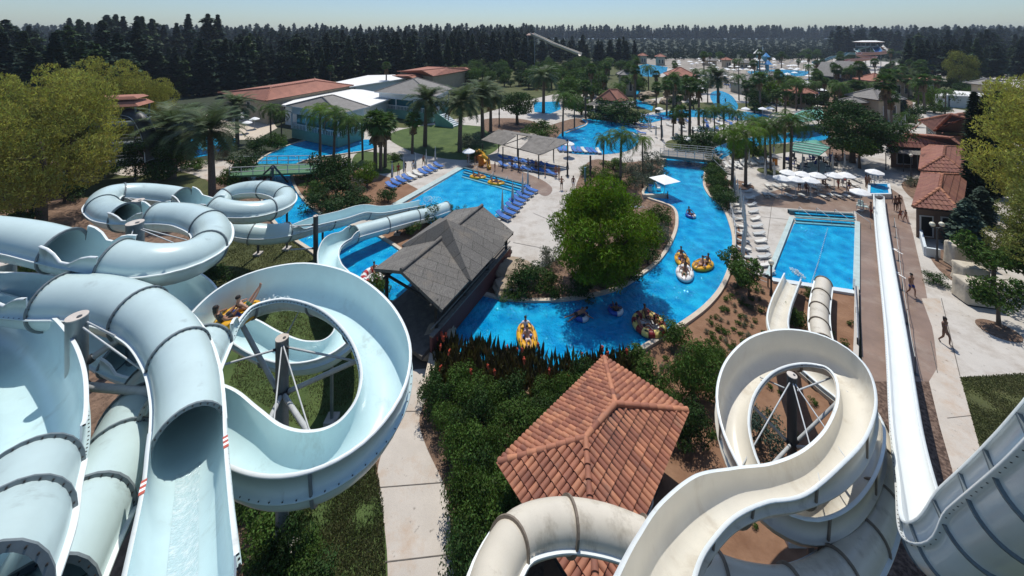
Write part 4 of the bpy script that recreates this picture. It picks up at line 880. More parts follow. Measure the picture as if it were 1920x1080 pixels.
# bar building with red over grey roof
t=thing('pool_bar','pool bar with a red tiled cap over a wide grey shingle skirt roof','bar')
Cb=[(1098,196),(1160,203),(1196,200),(1150,190)]; Q=[G(x,y,3.2) for x,y in Cb]; cc=sum(Q,Vector())/4
up_=[Vector((cc.x+(p.x-cc.x)*.6,cc.y+(p.y-cc.y)*.6,4.4)) for p in Q]; mb=MB(); mb.add(Q+up_,[(i,(i+1)%4,4+(i+1)%4,4+i) for i in range(4)]+[(3,2,1,0)]); mb.build('skirt_roof','roof_grey',t)
A=Vector((cc.x-1,cc.y,7)); Bq=Vector((cc.x+1,cc.y,7)); hiproof(t,[up_[0]+Vector((-.3,-.3,0)),up_[1]+Vector((.3,-.5,0)),up_[2]+Vector((.4,.3,0)),up_[3]],(A,Bq),4.6,'tile_far',real=False,ridger=.12)
walls(t,Q,0,3.1,1.6,'cream_wall',[(0,.3,1.4,3,1.6),(0,.75,1.2,1.2,2.2,'door'),(1,.5,1.5,2,1.6)])
for p in Q: MB().rod((p.x,p.y,0),(p.x,p.y,3.2),.1,n=6).build('post','wood_dark',t)
# small far roofs of the resort
FR=[(1205,104,16,'orange roofed kiosk with a white upper floor at the far pool','tile_far',6),(1238,106,18,'wide orange roofed kiosk behind the far pool','tile_far',6),(1362,112,16,'red pyramid roof kiosk in front of the orchard','tile_far',5),(1275,140,50,'low salmon roofed bar beside the far umbrellas','tile_far',4),(1330,113,22,'flat grey roof of the far terrace','roof_grey',3.5),(1390,117,24,'long grey roof next to the red pyramid kiosk','roof_grey',3.5),(1498,172,42,'orange tiled hut with cream walls beside the dark trees','tile_far',4.2),(1640,150,44,'long red roofed hall near the tall slide tower','tile_far',6),(1680,147,40,'second red roofed hall near the tall slide tower','tile_far',6),(1735,150,26,'small red roofed kitchen with pale vents','tile_far',5),(1448,140,18,'conical thatched kiosk by the water playground','roof_grey',5),(1484,148,22,'conical thatched kiosk among the far umbrellas','roof_grey',5),(1410,156,60,'wide low grey shingle roof facing the far pool','roof_grey',3.6),(1640,182,60,'grey shingle double roof among the palms','roof_grey',5),(1852,158,38,'dark shingle roof beneath the far eucalyptus','roof_grey',6),(1175,139,34,'grey conical roof behind the bar palms','roof_grey',7),(1600,190,30,'slim grey shingle roof behind the dark broad tree','roof_grey',4)]
for px,py,wpx,lab,rm,zt in FR:
    c=G(px,py+wpx*.05+6*zt/ (T(py)*20+.01)*0,zt) if py-YH>40 else D(px,400,zt)
    c=G(px,py,zt); w=wpx*c.y/F/2; dp=min(w,7); t=thing('kiosk',lab,'kiosk',(c.x,c.y,terr(c.x,c.y)),R.uniform(-.25,.25))
    C=[(-w,-dp),(w,-dp),(w,dp),(-w,dp)]; C=[C[3],C[0],C[1],C[2]]; rl=max(.3,w-dp)
    rh=dp*.55; hiproof(t,C,(Vector((-rl,0,zt+rh)),Vector((rl,0,zt+rh))),zt,rm,real=False,thick=.2,ridger=.18)
    walls(t,C,0,zt-.22,.8,'cream_wall',[(1,.3,zt*.45,w*.3,zt*.45),(1,.7,zt*.45,w*.3,zt*.45)],'dark_open')
# A-shaped roofs
for i,(px,py) in enumerate([(1567,150),(1592,146)]):
    c=G(px,py,0); t=thing('gabled_hut','%s steep grey gabled hut of the pair near the slide tower'%ORD[i],'hut',(c.x,c.y,0),.3); s=5.5
    mb=MB(); mb.add([(-s,-6,2),(0,-6,8),(s,-6,2),(-s,6,2),(0,6,8),(s,6,2)],[(0,1,4,3),(1,2,5,4)]); mb.add([(-s,-6,1.7),(0,-6,7.7),(s,-6,1.7),(-s,6,1.7),(0,6,7.7),(s,6,1.7)],[(3,4,1,0),(4,5,2,1)]); mb.build('roof','roof_grey',t)
    mb=MB(); mb.add([(-s+.6,-5,0),(s-.6,-5,0),(s-.6,-5,2),(0,-5,7.2),(-s+.6,-5,2)],[(0,1,2,3,4)]); mb.box((0,0,1.1),(2*s-1.4,9.8,2.2)); mb.build('wall','wood_dark',t)
# far slide complex
c=D(1628,250,0); zr=20-(79-68)*250/700
t=thing('far_slide_tower','distant slide tower with a pale flat canopy in front of the dark trees','tower',(c.x,c.y,0))
mb=MB(); mb.box((0,0,zr),(11.5,8,.4)); mb.add([(-6.5,-5,zr+.2),(6.5,-5,zr+.2),(6.5,5,zr+.2),(-6.5,5,zr+.2),(-4,0,zr+1.1),(5,0,zr+1.1)],[(0,1,5,4),(1,2,5),(2,3,4,5),(3,0,4)],1); mb.build('canopy',['slide_pink','white_roof'],t)
for x in (-5,-1.7,1.7,5):
    for y in (-3.5,3.5): MB().rod((x,y,0),(x,y,zr),.2,n=6).build('post','steel',t)
MB().box((0,0,zr-3),(10.5,7.5,.4)).build('platform','steel',t)
def px_far(pts): return pts[0][0]>1200
def farslide(label,pts,r,m): 
    K=.76 if px_far(pts) else .66; pts=[(px,py,Y*K) for px,py,Y in pts]; r*=K*1.05
    S=[(D(px,Y,20-(py-68)*Y/700),'o',.2,.2,0) for px,py,Y in pts]; return slide('water_slide',label,'water slide',S,r,m,m,flm='steel',step=3,secs=200)
farslide('distant pink flume sweeping round in front of the dark trees',[(1648,88,328),(1668,94,318),(1650,98,308),(1610,99,300),(1618,104,296),(1640,106,292),(1618,110,288),(1590,112,284),(1575,120,280),(1550,122,276),(1530,124,272)],1.8,'slide_pink')
farslide('distant grey flume zigzagging down from the far tower',[(1628,86,335),(1605,92,330),(1612,99,325),(1590,99,322),(1582,103,318),(1560,107,312),(1548,112,308),(1525,116,304)],1.4,'slide_teal')
farslide('distant blue speed flume under the far tower canopy',[(1638,84,330),(1643,90,322),(1647,96,314)],2.2,'slide_blue')
farslide('distant white speed flume under the far tower canopy',[(1650,84,330),(1656,90,324),(1664,96,318)],1.8,'white_roof')
farslide('short distant blue and white flume below the pink one',[(1588,122,270),(1600,127,264),(1615,126,262),(1590,132,258)],1.6,'slide_blue')
farslide('distant cream flume running down the dark wood',[(998,62,330),(1006,66,325),(1020,72,318),(1036,80,310),(1052,86,304),(1070,93,298),(1088,100,290)],2.0,'fibre_cream')
c=D(996,221,0); t=thing('lookout_roof','small distant pink roofed platform above the dark wood','tower',(c.x,c.y,0)); zt=20-(66-68)*221/700
mb=MB(); pyr(mb,3,2.2,zt,zt+1.1,.5); mb.build('roof','slide_pink',t); 
for x in(-2,2): MB().rod((x,0,0),(x,0,zt),.28,n=6).build('post','steel',t)
# water playground tower
c=D(1430,215,0); t=thing('play_structure','distant blue and white water playground tower with a mast','play tower',(c.x,c.y,0),.4)
for i,(x,y,h) in enumerate(((-3,0,6),(3,0,8),(0,3,10),(0,-3,4))): MB().rod((x,y,0),(x,y,h),.5,n=8).build('post','slide_teal',t); MB().rod((x,y,h),(x,y,h+2.5),2.2,.05,n=8).build('cone_roof','slide_blue' if i%2 else 'white_roof',t)
MB().box((0,0,4),(7,7,.4)).build('platform','slide_teal',t); MB().rod((0,0,4),(0,0,14),.18,n=6).build('mast','steel_light',t); MB().box((0,0,7),(3,3,3)).build('cabin','slide_teal',t)
# white garden wall and covered pallets
t=thing('garden_wall','low white wall at the corner of the narrow tiled house','wall'); pts=[G(1724,436),G(1735,480),G(1762,484)]
for a,b in zip(pts[:-1],pts[1:]): d=b-a; MB().box(((a.x+b.x)/2,(a.y+b.y)/2,.4),(d.length,.2,.8),math.atan2(d.y,d.x)).build('wall_run','white_wall',t)
for i,(px,py,w,d,h,lab) in enumerate([(1798,500,1.3,1.1,2.0,'tallest beige tarpaulin-covered crate, closest to the tiled house'),(1836,500,1.5,1.1,1.2,'low beige covered crate half behind the blue-green shrub'),(1820,532,1.6,1.2,1.5,'middle beige tarpaulin-covered crate with folds'),(1828,566,1.8,1.3,1.6,'wide beige covered crate beside the small tree')]):
    p=G(px,py); t=thing('covered_crate',lab,'crate',p,-.25)
    mb=MB(); nx_=6; rg=random.Random(i)
    def ring(z,k): 
        o=[]
        for q in range(24):
            a=2*math.pi*q/24; c_,s_=math.cos(a),math.sin(a); m_=max(abs(c_),abs(s_)); j=1+rg.uniform(-.03,.03)
            o.append((c_/m_*w/2*k*j,s_/m_*d/2*k*j,z+(rg.uniform(-.03,.03) if z>.2 else 0)))
        return o
    rs=[ring(.12,1.08),ring(h*.35,1.0),ring(h*.7,.99),ring(h*.96,1.0),ring(h,.94),ring(h+.03,.4)]; vs=[x for r_ in rs for x in r_]
    fs=[(a*24+k,a*24+(k+1)%24,(a+1)*24+(k+1)%24,(a+1)*24+k) for a in range(5) for k in range(24)]+[tuple(range(120,144))]; mb.add(vs,fs,0,True); mb.build('tarpaulin','tarp',t)
    MB().box((0,0,.07),(w*1.02,d*1.02,.12)).build('pallet','wood_dark',t)
# ---------------------------------------------------------------- vegetation
def leafmesh(name,blobs,n,size,m,seed,asp=.45,shell=.55,droop=0.0,flat=.0,core=True,jit=.25,cut=None):
    rg=random.Random(seed); vs=[];fs=[]; wts=[b[3] if len(b)>3 else b[1]**2 if not hasattr(b[1],'__len__') else (b[1][0]*b[1][2]) for b in blobs]; tot=sum(wts)
    for b,wt in zip(blobs,wts):
        c=Vector(b[0]); r=b[1] if hasattr(b[1],'__len__') else (b[1],)*3
        for _ in range(max(3,int(n*wt/tot))):
            while True:
                d=Vector((rg.uniform(-1,1),rg.uniform(-1,1),rg.uniform(-1,1)))
                if .05<d.length<1: break
            d.normalize(); k=shell+(1-shell)*rg.random()**.5; k*=1+rg.uniform(-jit,jit)*.5
            p=Vector((c.x+d.x*r[0]*k,c.y+d.y*r[1]*k,c.z+d.z*r[2]*k))
            nn=(d+Vector((rg.uniform(-1,1),rg.uniform(-1,1),rg.uniform(-.4,1)))*.8).normalized()
            a=nn.orthogonal(); a.rotate(Matrix.Rotation(rg.uniform(0,6.28),3,nn)); a.normalize()
            if droop: a=(a*(1-droop)+Vector((0,0,-1))*droop).normalized(); nn=(nn-a*nn.dot(a)).normalized()
            s=size*rg.uniform(.6,1.35); b2=nn.cross(a)*s*asp; a=a*s; bend=nn*s*.18
            o=len(vs); vs+= [p-a*.5,p+b2*.5+bend*.0,p+a*.5-bend,p-b2*.5]; fs.append((o,o+1,o+2,o+3))
    me=bpy.data.meshes.new(name); me.from_pydata([tuple(v) for v in vs],[],fs); me.materials.append(M[m]); me.update(); return me
def subblobs(rx,ry,rz,cz,k,rel,seed,bot=-.5,inner=.45):
    rg=random.Random(seed); out=[]
    for i in range(k):
        while True:
            d=Vector((rg.uniform(-1,1),rg.uniform(-1,1),rg.uniform(bot,1)))
            if .1<d.length<1: break
        d.normalize(); d.z=max(d.z,bot); q=rg.uniform(inner,.85) 
        r=rel*rg.uniform(.7,1.3); out.append(((d.x*rx*q,d.y*ry*q,cz+d.z*rz*q),(rx*r,ry*r,rz*r*.8)))
    return out
def trunkmesh(h,r,blobs=(),seed=0,m='bark',lean=.0,n=8,nl=6):
    rg=random.Random(seed); mb=MB(); top=(lean*h,rg.uniform(-.03,.03)*h,h)
    mb.path([(0,0,-.1),(lean*h*.3+.02*h,0,h*.35),(lean*h*.7,.01*h,h*.7),top],[r*1.35,r,r*.8,r*.6],n)
    bl=sorted(blobs,key=lambda b:rg.random())[:nl]
    for b in bl:
        c=Vector(b[0]); s=Vector((lean*h*.6,0,h*rg.uniform(.5,.9))); mid=(s+c)/2+Vector((0,0,-.08*h)); mb.path([s,mid,c],[r*.45,r*.28,r*.1],6)
    return meshonly(mb,'trunk',m)
PROTO={}
def proto(key,crown,trunk): PROTO[key]=(crown,trunk)
def mk_tree(key,H_,Rr,k,rel,n,size,m,seed,trunk_h,tr,squash=1.0,droop=0,asp=.45,bot=-.5,tm='bark',shell=.55,extra=None):
    rz=(H_-trunk_h*.75)/2*squash; cz=H_-rz*1.0
    bl=subblobs(Rr,Rr,rz,cz,k,rel,seed,bot); 
    if extra: bl+=extra
    proto(key,leafmesh('crown',bl,n,size,m,seed,asp,shell,droop),trunkmesh(cz*.95,tr,bl,seed,tm))
mk_tree('weep1',17,6.9,95,.185,30000,.36,'leaf_yellow',1,1.2,.35,droop=.5,asp=.30,bot=-.95,shell=.8)
mk_tree('weep2',17,6.2,80,.19,22000,.38,'leaf_olive',2,1.2,.35,droop=.4,asp=.30,bot=-.95,shell=.8)
mk_tree('euca',14,4.6,34,.30,6000,.5,'leaf_olive',3,3,.3,droop=.3,asp=.35,bot=-.9)
mk_tree('round',4.6,2.2,30,.34,6000,.20,'leaf_bright',4,1.9,.14,bot=-.7,asp=.5)
mk_tree('ficus',6.2,3.6,30,.34,6000,.30,'leaf_dark',5,1.8,.25,bot=-.5,asp=.5)
mk_tree('oak',7,3.8,34,.34,8000,.28,'leaf_dark',6,.6,.3,bot=-.95,asp=.5)
mk_tree('darkbroad',11,7,44,.28,12000,.45,'leaf_dark',7,1.5,.4,bot=-.9,asp=.5)
mk_tree('fluffy',7.6,4.7,90,.21,38000,.28,'leaf_fluffy',8,.6,.3,bot=-.95,asp=.28,droop=.2,shell=.5)
mk_tree('small',4.0,1.7,22,.34,2600,.22,'leaf_mid',9,1.4,.10,bot=-.7)
mk_tree('park',7.5,4.0,22,.36,2600,.5,'leaf_mid',10,1.2,.3,bot=-.8)
mk_tree('park2',7,3.8,20,.36,2400,.5,'leaf_dark',11,1.0,.3,bot=-.8)
mk_tree('orch',4.2,2.8,12,.42,420,.75,'leaf_dark',12,.6,.25,bot=-.6)
def mk_bush(key,rx,rz,k,rel,n,size,m,seed,asp=.45,droop=0):
    bl=subblobs(rx,rx,rz,rz*.75,k,rel,seed,-.6,.3); proto(key,leafmesh('foliage',bl,n,size,m,seed,asp,.4,droop),trunkmesh(rz*.8,.05*rx+.02,bl,seed,'bark',n=5,nl=4))
mk_bush('bush_mid',1,.8,16,.42,1900,.13,'leaf_mid',20); mk_bush('bush_dark',1,.85,16,.42,1900,.13,'leaf_dark',21); mk_bush('bush_bright',1,.8,16,.42,1900,.13,'leaf_bright',22)
mk_bush('bush_grey',1,.8,14,.42,1500,.14,'leaf_grey',23,.3); mk_bush('bush_blue',1,1.0,16,.40,1800,.13,'leaf_blue',24,.35); mk_bush('bush_big',1,.75,26,.34,5200,.075,'leaf_mid',25,.5); mk_bush('bush_bigd',1,.75,26,.34,4200,.085,'leaf_dark',26,.5)
mk_bush('small_shrub',1,.9,8,.5,260,.36,'leaf_grey',27,.3); mk_bush('small_shrub2',1,.9,8,.5,260,.36,'leaf_mid',28,.3)
def conifer(key,h,r,n,size,m,seed,p=1.0,base=.08,ragged=.3,tiers=14):
    rg=random.Random(seed); vs=[];fs=[]
    for i in range(n):
        u=rg.random()**.75; z=h*(base+(1-base)*u); ti=int(u*tiers)/tiers
        k=(1-u)**p*(1+ragged*math.sin(ti*53+seed)+rg.uniform(-.25,.25)); rr=r*max(.06,k)*rg.uniform(.35,1.0); a=rg.uniform(0,6.283)
        q=Vector((rr*math.cos(a),rr*math.sin(a),z)); out=Vector((math.cos(a),math.sin(a),rg.uniform(-.6,.25))).normalized(); s=size*rg.uniform(.6,1.4)*(.5+.7*(1-u))
        b=Vector((-math.sin(a),math.cos(a),rg.uniform(-.5,.5)))*s*.42; o=len(vs); vs+=[q-out*s*.5,q+b,q+out*s*.6,q-b]; fs.append((o,o+1,o+2,o+3))
    me=bpy.data.meshes.new('crown'); me.from_pydata([tuple(v) for v in vs],[],fs); me.materials.append(M[m]); me.update()
    mb=MB(); mb.rod((0,0,-.2),(0,0,h*.93),h*.014+.05,.03,n=6); proto(key,me,meshonly(mb,'trunk','bark'))
for i,(pp,rr,ra) in enumerate(((.75,3.6,.35),(.6,3.0,.5),(.5,4.2,.45),(.9,4.4,.3),(.45,3.4,.6))): conifer('fir%d'%i,20,rr,2300,1.5,'leaf_fir',40+i,pp,.05,ra)
for i in range(3): conifer('firfar%d'%i,20,3.2+i*.5,700,2.4,'leaf_fir',50+i,.55,.08,.5)
conifer('cyp',12,.95,4200,.42,'leaf_cyp',60,.35,.02,.1); conifer('cyp2',20,1.5,1200,1.1,'leaf_cyp',61,.4,.02,.1); conifer('bluefir',4.2,1.25,3600,.34,'leaf_blue',62,.55,.02,.15)
def palm(key,h,fl,nf,m,seed,kind='feather',tr=.2,lean=.03,skirt=True,droop=1.0,up=.9,leaflets=22,lw=.07,low=.75):
    rg=random.Random(seed); mb=MB(); top=Vector((lean*h,0,h))
    P=[Vector((lean*h*(i/8)**1.5,0,h*i/8-(.1 if i==0 else 0))) for i in range(9)]; mb.path(P,[tr*(1.3-.45*i/8) for i in range(9)],9)
    tm=meshonly(mb,'trunk','bark_palm'); vs=[];fs=[];ms=[]
    def quad_(a,b,c,d,mi): o=len(vs); vs.extend([a,b,c,d]); fs.append((o,o+1,o+2,o+3)); ms.append(mi)
    if kind=='feather':
        for i in range(nf):
            az=i*2.399+rg.uniform(-.3,.3); el=up-(up+low)*(i/nf)**1.1+rg.uniform(-.1,.1); L_=fl*rg.uniform(.85,1.1); pts=[top.copy()]; e=el; st=L_/10
            for k in range(10):
                pts.append(pts[-1]+Vector((math.cos(az)*math.cos(e),math.sin(az)*math.cos(e),math.sin(e)))*st); e-=.16*droop*(1+k*.1)
            side=Vector((-math.sin(az),math.cos(az),0)); dead=el<-low+.12
            for k in range(10):
                t_=(pts[k+1]-pts[k]).normalized(); quad_(pts[k]+side*.03,pts[k+1]+side*.02,pts[k+1]-side*.02,pts[k]-side*.03,1 if dead else 0)
            for j in range(leaflets):
                u=.12+.86*j/leaflets; x=u*10; k=min(9,int(x)); p=pts[k].lerp(pts[k+1],x-k); t_=(pts[k+1]-pts[k]).normalized(); ll=fl*.24*math.sin(math.pi*(.12+.8*u))**.6*rg.uniform(.8,1.15)
                for sg in(-1,1):
                    d=(side*sg*.8+t_*.55+Vector((0,0,.25-.65*droop*rg.uniform(.5,1.1)))).normalized()*ll; w_=t_*lw*fl*.30; quad_(p-w_,p+w_,p+d+w_*.3,p+d-w_*.2,1 if dead else 0)
    else:
        for i in range(nf):
            az=i*2.399+rg.uniform(-.2,.2); el=1.25-1.9*(i/nf)+rg.uniform(-.12,.12); d=Vector((math.cos(az)*math.cos(el),math.sin(az)*math.cos(el),math.sin(el))); pl=fl*.5; c=top+d*pl; side=Vector((-math.sin(az),math.cos(az),0)); upv=side.cross(d)
            quad_(top+side*.02,c+side*.015,c-side*.015,top-side*.02,0)
            for q in range(11):
                an=(q-5)*.24; dd=(d*math.cos(an)+side*math.sin(an)+upv*.05+Vector((0,0,-.35*abs(rg.random())))).normalized(); nn=dd.cross(upv).normalized(); L_=fl*.62*(1-.35*abs(an)/1.3)*rg.uniform(.85,1.1)
                m1=c+dd*L_*.55; m2=c+dd*L_+Vector((0,0,-.22*L_)); wv_=nn*fl*.05; quad_(c,m1+wv_,m2,m1-wv_,0)
        if skirt:
            for i in range(60):
                az=rg.uniform(0,6.28); z=h-rg.uniform(.1,fl*1.1); a=Vector((math.cos(az)*tr*1.1+lean*h,math.sin(az)*tr*1.1,z)); b=a+Vector((math.cos(az)*fl*.28,math.sin(az)*fl*.28,-fl*.5)); s_=Vector((-math.sin(az),math.cos(az),0))*fl*.09; quad_(a-s_*.3,a+s_*.3,b+s_,b-s_,1)
    me=bpy.data.meshes.new('crown'); me.from_pydata([tuple(v) for v in vs],[],fs); me.materials.append(M[m]); me.materials.append(M['leaf_dead']); me.polygons.foreach_set('material_index',ms); me.update(); proto(key,me,tm)
palm('date',8,4.3,46,'leaf_palm',70,tr=.30,droop=.62,up=1.35,leaflets=34,lw=.045,low=.45); palm('date2',5.5,4.2,44,'leaf_palm',71,tr=.33,droop=.6,up=1.35,leaflets=32,lw=.045,low=.4)
palm('queen',7,3.5,22,'leaf_mid',72,tr=.15,droop=1.25,up=1.3,leaflets=30,lw=.035,low=.1); palm('queen2',6,3.3,20,'leaf_bright',73,tr=.14,droop=1.25,up=1.3,leaflets=30,lw=.035,low=.1)
palm('fan',8,1.9,46,'leaf_fan',74,'fan',.2); palm('fan2',6,1.8,42,'leaf_fan',75,'fan',.2,-.03); palm('fanb',11,2.0,44,'leaf_fan',76,'fan',.24,.01)
palm('lowpalm',.9,1.5,34,'leaf_fan',77,'feather',.12,droop=.8,up=1.2,leaflets=14)
TNAME={'fir':('conifer_tree','conifer'),'cyp':('cypress_tree','cypress'),'date':('date_palm','palm tree'),'queen':('palm_tree','palm tree'),'fan':('fan_palm','palm tree'),'lowp':('dwarf_palm','palm'),'bush':('shrub','shrub'),'smal':('small_shrub','shrub'),'blue':('fir_tree','fir')}
def plant(key,x,y,z,s,label,group=None,name=None,cat=None,rz=None,parts=True,sz=None,cm=None):
    cr,tr=PROTO[key]; nm,ct=TNAME.get(key[:4],TNAME.get(key[:3],('broadleaf_tree','tree')))
    if key in('small',): nm,ct='broadleaf_tree','tree'
    t=thing(name or nm,label,cat or ct,(x,y,z),R.uniform(0,6.28) if rz is None else rz,group,(s,s,sz or s))
    o=inst(cr.name.split('.')[0],cr,t); 
    if cm: o.material_slots[0].link='OBJECT'; o.material_slots[0].material=M[cm]
    inst('trunk' if nm not in('shrub','small_shrub') else 'stem',tr,t); return t
def at(key,px,py,ptop,label,group=None,h0=None,wpx=None,z=0,**k):
    """ground pixel (px,py), crown top pixel row"""
    p=G(px,py,z); hh=(py-ptop)*p.y/F; s=hh/h0; 
    return plant(key,p.x,p.y,z,s,label,group,**k)
HT={'weep1':17,'weep2':17,'euca':14,'round':4.6,'ficus':6.2,'oak':7,'darkbroad':11,'fluffy':7.6,'small':4,'park':7.5,'park2':7,'orch':4.2,'cyp':12,'cyp2':20,'bluefir':4.2,'date':11.6,'date2':9.3,'queen':8.5,'queen2':7.4,'fan':9.4,'fan2':7.3,'fanb':12.5,'lowpalm':2}
def tr_(key,px,py,ptop,label,group=None,**k): return at(key,px,py,ptop,label,group,h0=HT[key],**k)
# big yellow-green trees, left
tr_('weep1',78,425,108,'biggest yellow-green weeping tree, in front of the dark conifers').scale.x*=.86; tr_('weep2',-75,430,150,'yellow-green weeping tree partly cut by the picture edge beside the bare soil')
tr_('weep1',190,300,96,'yellow-green weeping tree behind the red-roofed slide tower'); tr_('weep2',128,345,150,'olive weeping tree between the biggest yellow tree and the tower')
tr_('weep2',22,360,140,'olive weeping tree standing behind the biggest yellow one'); tr_('weep1',255,292,128,'smaller yellow-green tree at the edge of the dark conifers')
# right
tr_('weep1',1992,470,125,'tall yellow-green weeping tree over the pale patio'); tr_('weep2',2060,620,300,'drooping olive tree whose branches hang over the patio'); tr_('weep1',1945,330,130,'yellow-green tree behind the tall cypresses'); tr_('euca',1798,176,92,'lone grey-green eucalyptus in front of the dark conifer belt')
tr_('weep2',1958,560,350,'lower olive tree behind the small patio tree')
tr_('oak',288,348,245,'dense dark green tree above the olive lawn next to the date palm'); tr_('oak',38,545,470,'dark shrubby tree behind the steel column at the soil edge')
fl_=tr_('fluffy',1130,535,335,'huge feathery bright green tree on the river island'); fl_.scale.x*=.96; fl_.scale.y*=.88
tr_('round',1612,316,250,'clipped round bright green tree on a single trunk'); tr_('ficus',970,233,168,'dome-shaped dark green tree on the round lawn'); tr_('darkbroad',1598,305,188,'broad dark evergreen tree beside the green slatted shelters')
tr_('darkbroad',1420,208,165,'round dark green tree at the far pool edge')
tr_('small',1873,612,505,'small green tree in a round mulch pit on the patio'); tr_('small',1862,545,415,'light green sapling in front of the weeping trees'); tr_('small',1384,540,462,'thin olive sapling beside the fence at the river edge'); tr_('small',1405,560,480,'second thin sapling at the corner of the planted soil')
for i,(x,y,t_) in enumerate([(1826,392,172),(1846,398,178),(1872,372,170),(1890,350,200)]): tr_('cyp',x,y,t_,'%s tall dark cypress beside the tiled houses, counted from the pool'%ORD[i]).scale.x*=.72
tr_('bluefir',1812,470,372,'blue-green fir shrub against the narrow tiled house'); tr_('bluefir',1840,420,350,'smaller blue-green fir behind the first one'); tr_('bluefir',1692,215,180,'blue-green fir in the far shrub bed')
# palms
PL=[('date',398,378,185,'large date palm nearest the ring loop, fronds over the small turquoise pool'),('date2',322,335,178,'date palm leaning over the dense dark tree'),('date',445,270,165,'date palm beside the terrace umbrellas'),('date2',352,285,180,'date palm behind the turquoise pool'),
('date',797,275,150,'date palm in the middle of the lawn by the second hall'),('date',862,285,148,'date palm at the lawn edge nearest the pergola'),('date',905,258,140,'date palm by the plaza path beyond the pergola'),('date',920,246,150,'slimmer date palm just behind the path palm'),('date',1019,212,115,'date palm at the edge of the far curved pool'),('date',1347,203,118,'date palm standing before the far beach pool'),
('fanb',724,178,116,'tall fan palm between the two grey-roofed halls'),('fan',620,163,122,'fan palm with a dead brown skirt behind the red roof'),('fan',661,192,162,'short fan palm on the white flat roof edge'),('fan',548,208,175,'small fan palm at the corner of the long red roof'),
('fan2',704,318,208,'first of three fan palms in a clump by the small lawn'),('fan2',714,320,218,'second of three fan palms in a clump by the small lawn'),('fan2',722,313,212,'third of three fan palms in a clump by the small lawn'),('fan2',773,288,212,'short fan palm in front of the second hall'),
('queen',508,262,192,'feathery palm at the terrace in front of the red-roofed building'),('queen',528,262,205,'second feathery palm by the terrace, darker'),('queen2',600,300,190,'bright feathery palm before the two-storey hall'),('queen',626,308,198,'feathery palm over the river at the two-storey hall'),('queen',655,312,212,'bushy feathery palm by the two-storey hall'),('queen2',680,300,212,'yellowish feathery palm at the corner of the two-storey hall'),
('queen',1055,255,168,'feathery palm on the planted tongue of the curved river'),('queen',1077,240,178,'second feathery palm on the planted tongue'),('fan',1098,222,150,'fan palm left of the pool bar'),('queen',1131,322,250,'slim palm at the far end of the island bed'),('queen',1163,352,238,'tallest palm on the island behind the bright feathery tree'),('queen2',1205,320,252,'yellow-green palm by the island hedge'),('queen',1134,210,168,'palm in front of the pool bar'),('queen',1164,206,165,'second palm in front of the pool bar'),
('fanb',1293,262,145,'tallest fan palm in the middle of the lounger terrace'),('fan2',1262,255,205,'dark bushy palm beside the blue loungers'),('fan2',1278,262,198,'second dark bushy palm beside the blue loungers'),('fan',1310,235,150,'fan palm behind the tallest one'),('fan',1250,218,150,'fan palm next to the rocky waterfall'),
('queen',1319,265,200,'slim palm right of the big white umbrella'),('queen',1357,268,192,'palm pair before the umbrella terrace, first'),('queen',1340,262,198,'palm pair before the umbrella terrace, second'),('queen',1384,262,205,'low palm at the far end of the terrace'),
('queen2',1373,352,232,'thin leaning palm in the round soil ring, river side'),('queen2',1398,350,226,'thin palm in the round soil ring, plaza side'),('queen',1436,322,222,'palm in the small green ring, first'),('queen2',1445,320,230,'palm in the small green ring, second'),('queen',1412,300,215,'feathery palm by the river bend hedge'),('queen',1470,322,218,'tall palm in front of the green slatted roof'),('queen',1482,330,205,'tall thick-trunked palm in front of the green slatted roof'),('queen2',1425,285,215,'bright feathery palm by the river bend'),
('fanb',1661,272,140,'tall solitary fan palm by the path of closed umbrellas'),('fan',1672,250,170,'shorter fan palm behind the tall solitary one'),('queen',1772,215,165,'feathery palm on the far path crossing'),('date2',1690,165,118,'date palm by the long red roofed hall'),('date2',1705,168,122,'second date palm by the red roofed hall'),('date2',1720,172,128,'third date palm by the red roofed hall'),
('fan',1502,205,150,'fan palm before the orange tiled hut'),('fan',1565,205,150,'fan palm beside the grey shingle roofs, first'),('fan',1575,208,155,'fan palm beside the grey shingle roofs, second'),('fan',1600,205,150,'fan palm beside the grey shingle roofs, third'),('fan',1613,206,152,'fan palm beside the grey shingle roofs, fourth'),('fan',1545,190,145,'fan palm between the hut and the grey roofs')]
for k,x,y,t_,lab in PL: tr_(k,x,y,t_,lab)
# generic resort palms and park trees
rg=random.Random(5)
spots=[]
for i in range(150):
    y=rg.uniform(128,215); x=rg.uniform(1100,1760)
    if any(abs(x-a)<14 and abs(y-b)<5 for a,b in spots): continue
    if 1180<x<1260 and y<160 or 1330<x<1385 and 165<y<215: continue
    spots.append((x,y)); k=rg.choice(['fan','fan2','queen','fan','fanb']); p=G(x,y); plant(k,p.x,p.y,0,rg.uniform(.75,1.15),'one of many small palms scattered among the far pools and umbrellas','palms scattered through the far resort')
for i in range(260):
    x=rg.uniform(850,1190); y=rg.uniform(104,200)
    if x>1130 and y>150 or (990<x<1060 and y>168) or (x>1075 and y>185) or (x<985 and y>163): continue
    p=G(x,y); plant(rg.choice(['park','park2','park','orch']),p.x,p.y,0,rg.uniform(.65,1.15),'one of the rounded green trees filling the park before the dark wood','rounded park trees before the dark wood')
for i in range(230):
    x=rg.uniform(1190,1900); y=rg.uniform(104,214)
    if 1180<x<1260 and 115<y<165 or 1260<x<1540 and 118<y<165 and rg.random()<.75 or 1325<x<1390 and y>160 or 1740<x<1800 and y>195 or (1700<x<1860 and y>192): continue
    p=G(x,y); plant(rg.choice(['park','park2','orch','bush_dark','orch']),p.x,p.y,0,rg.uniform(.5,.95) if y>125 else rg.uniform(.8,1.2),'one of the rounded trees between the far resort roofs','rounded trees between the far resort roofs')
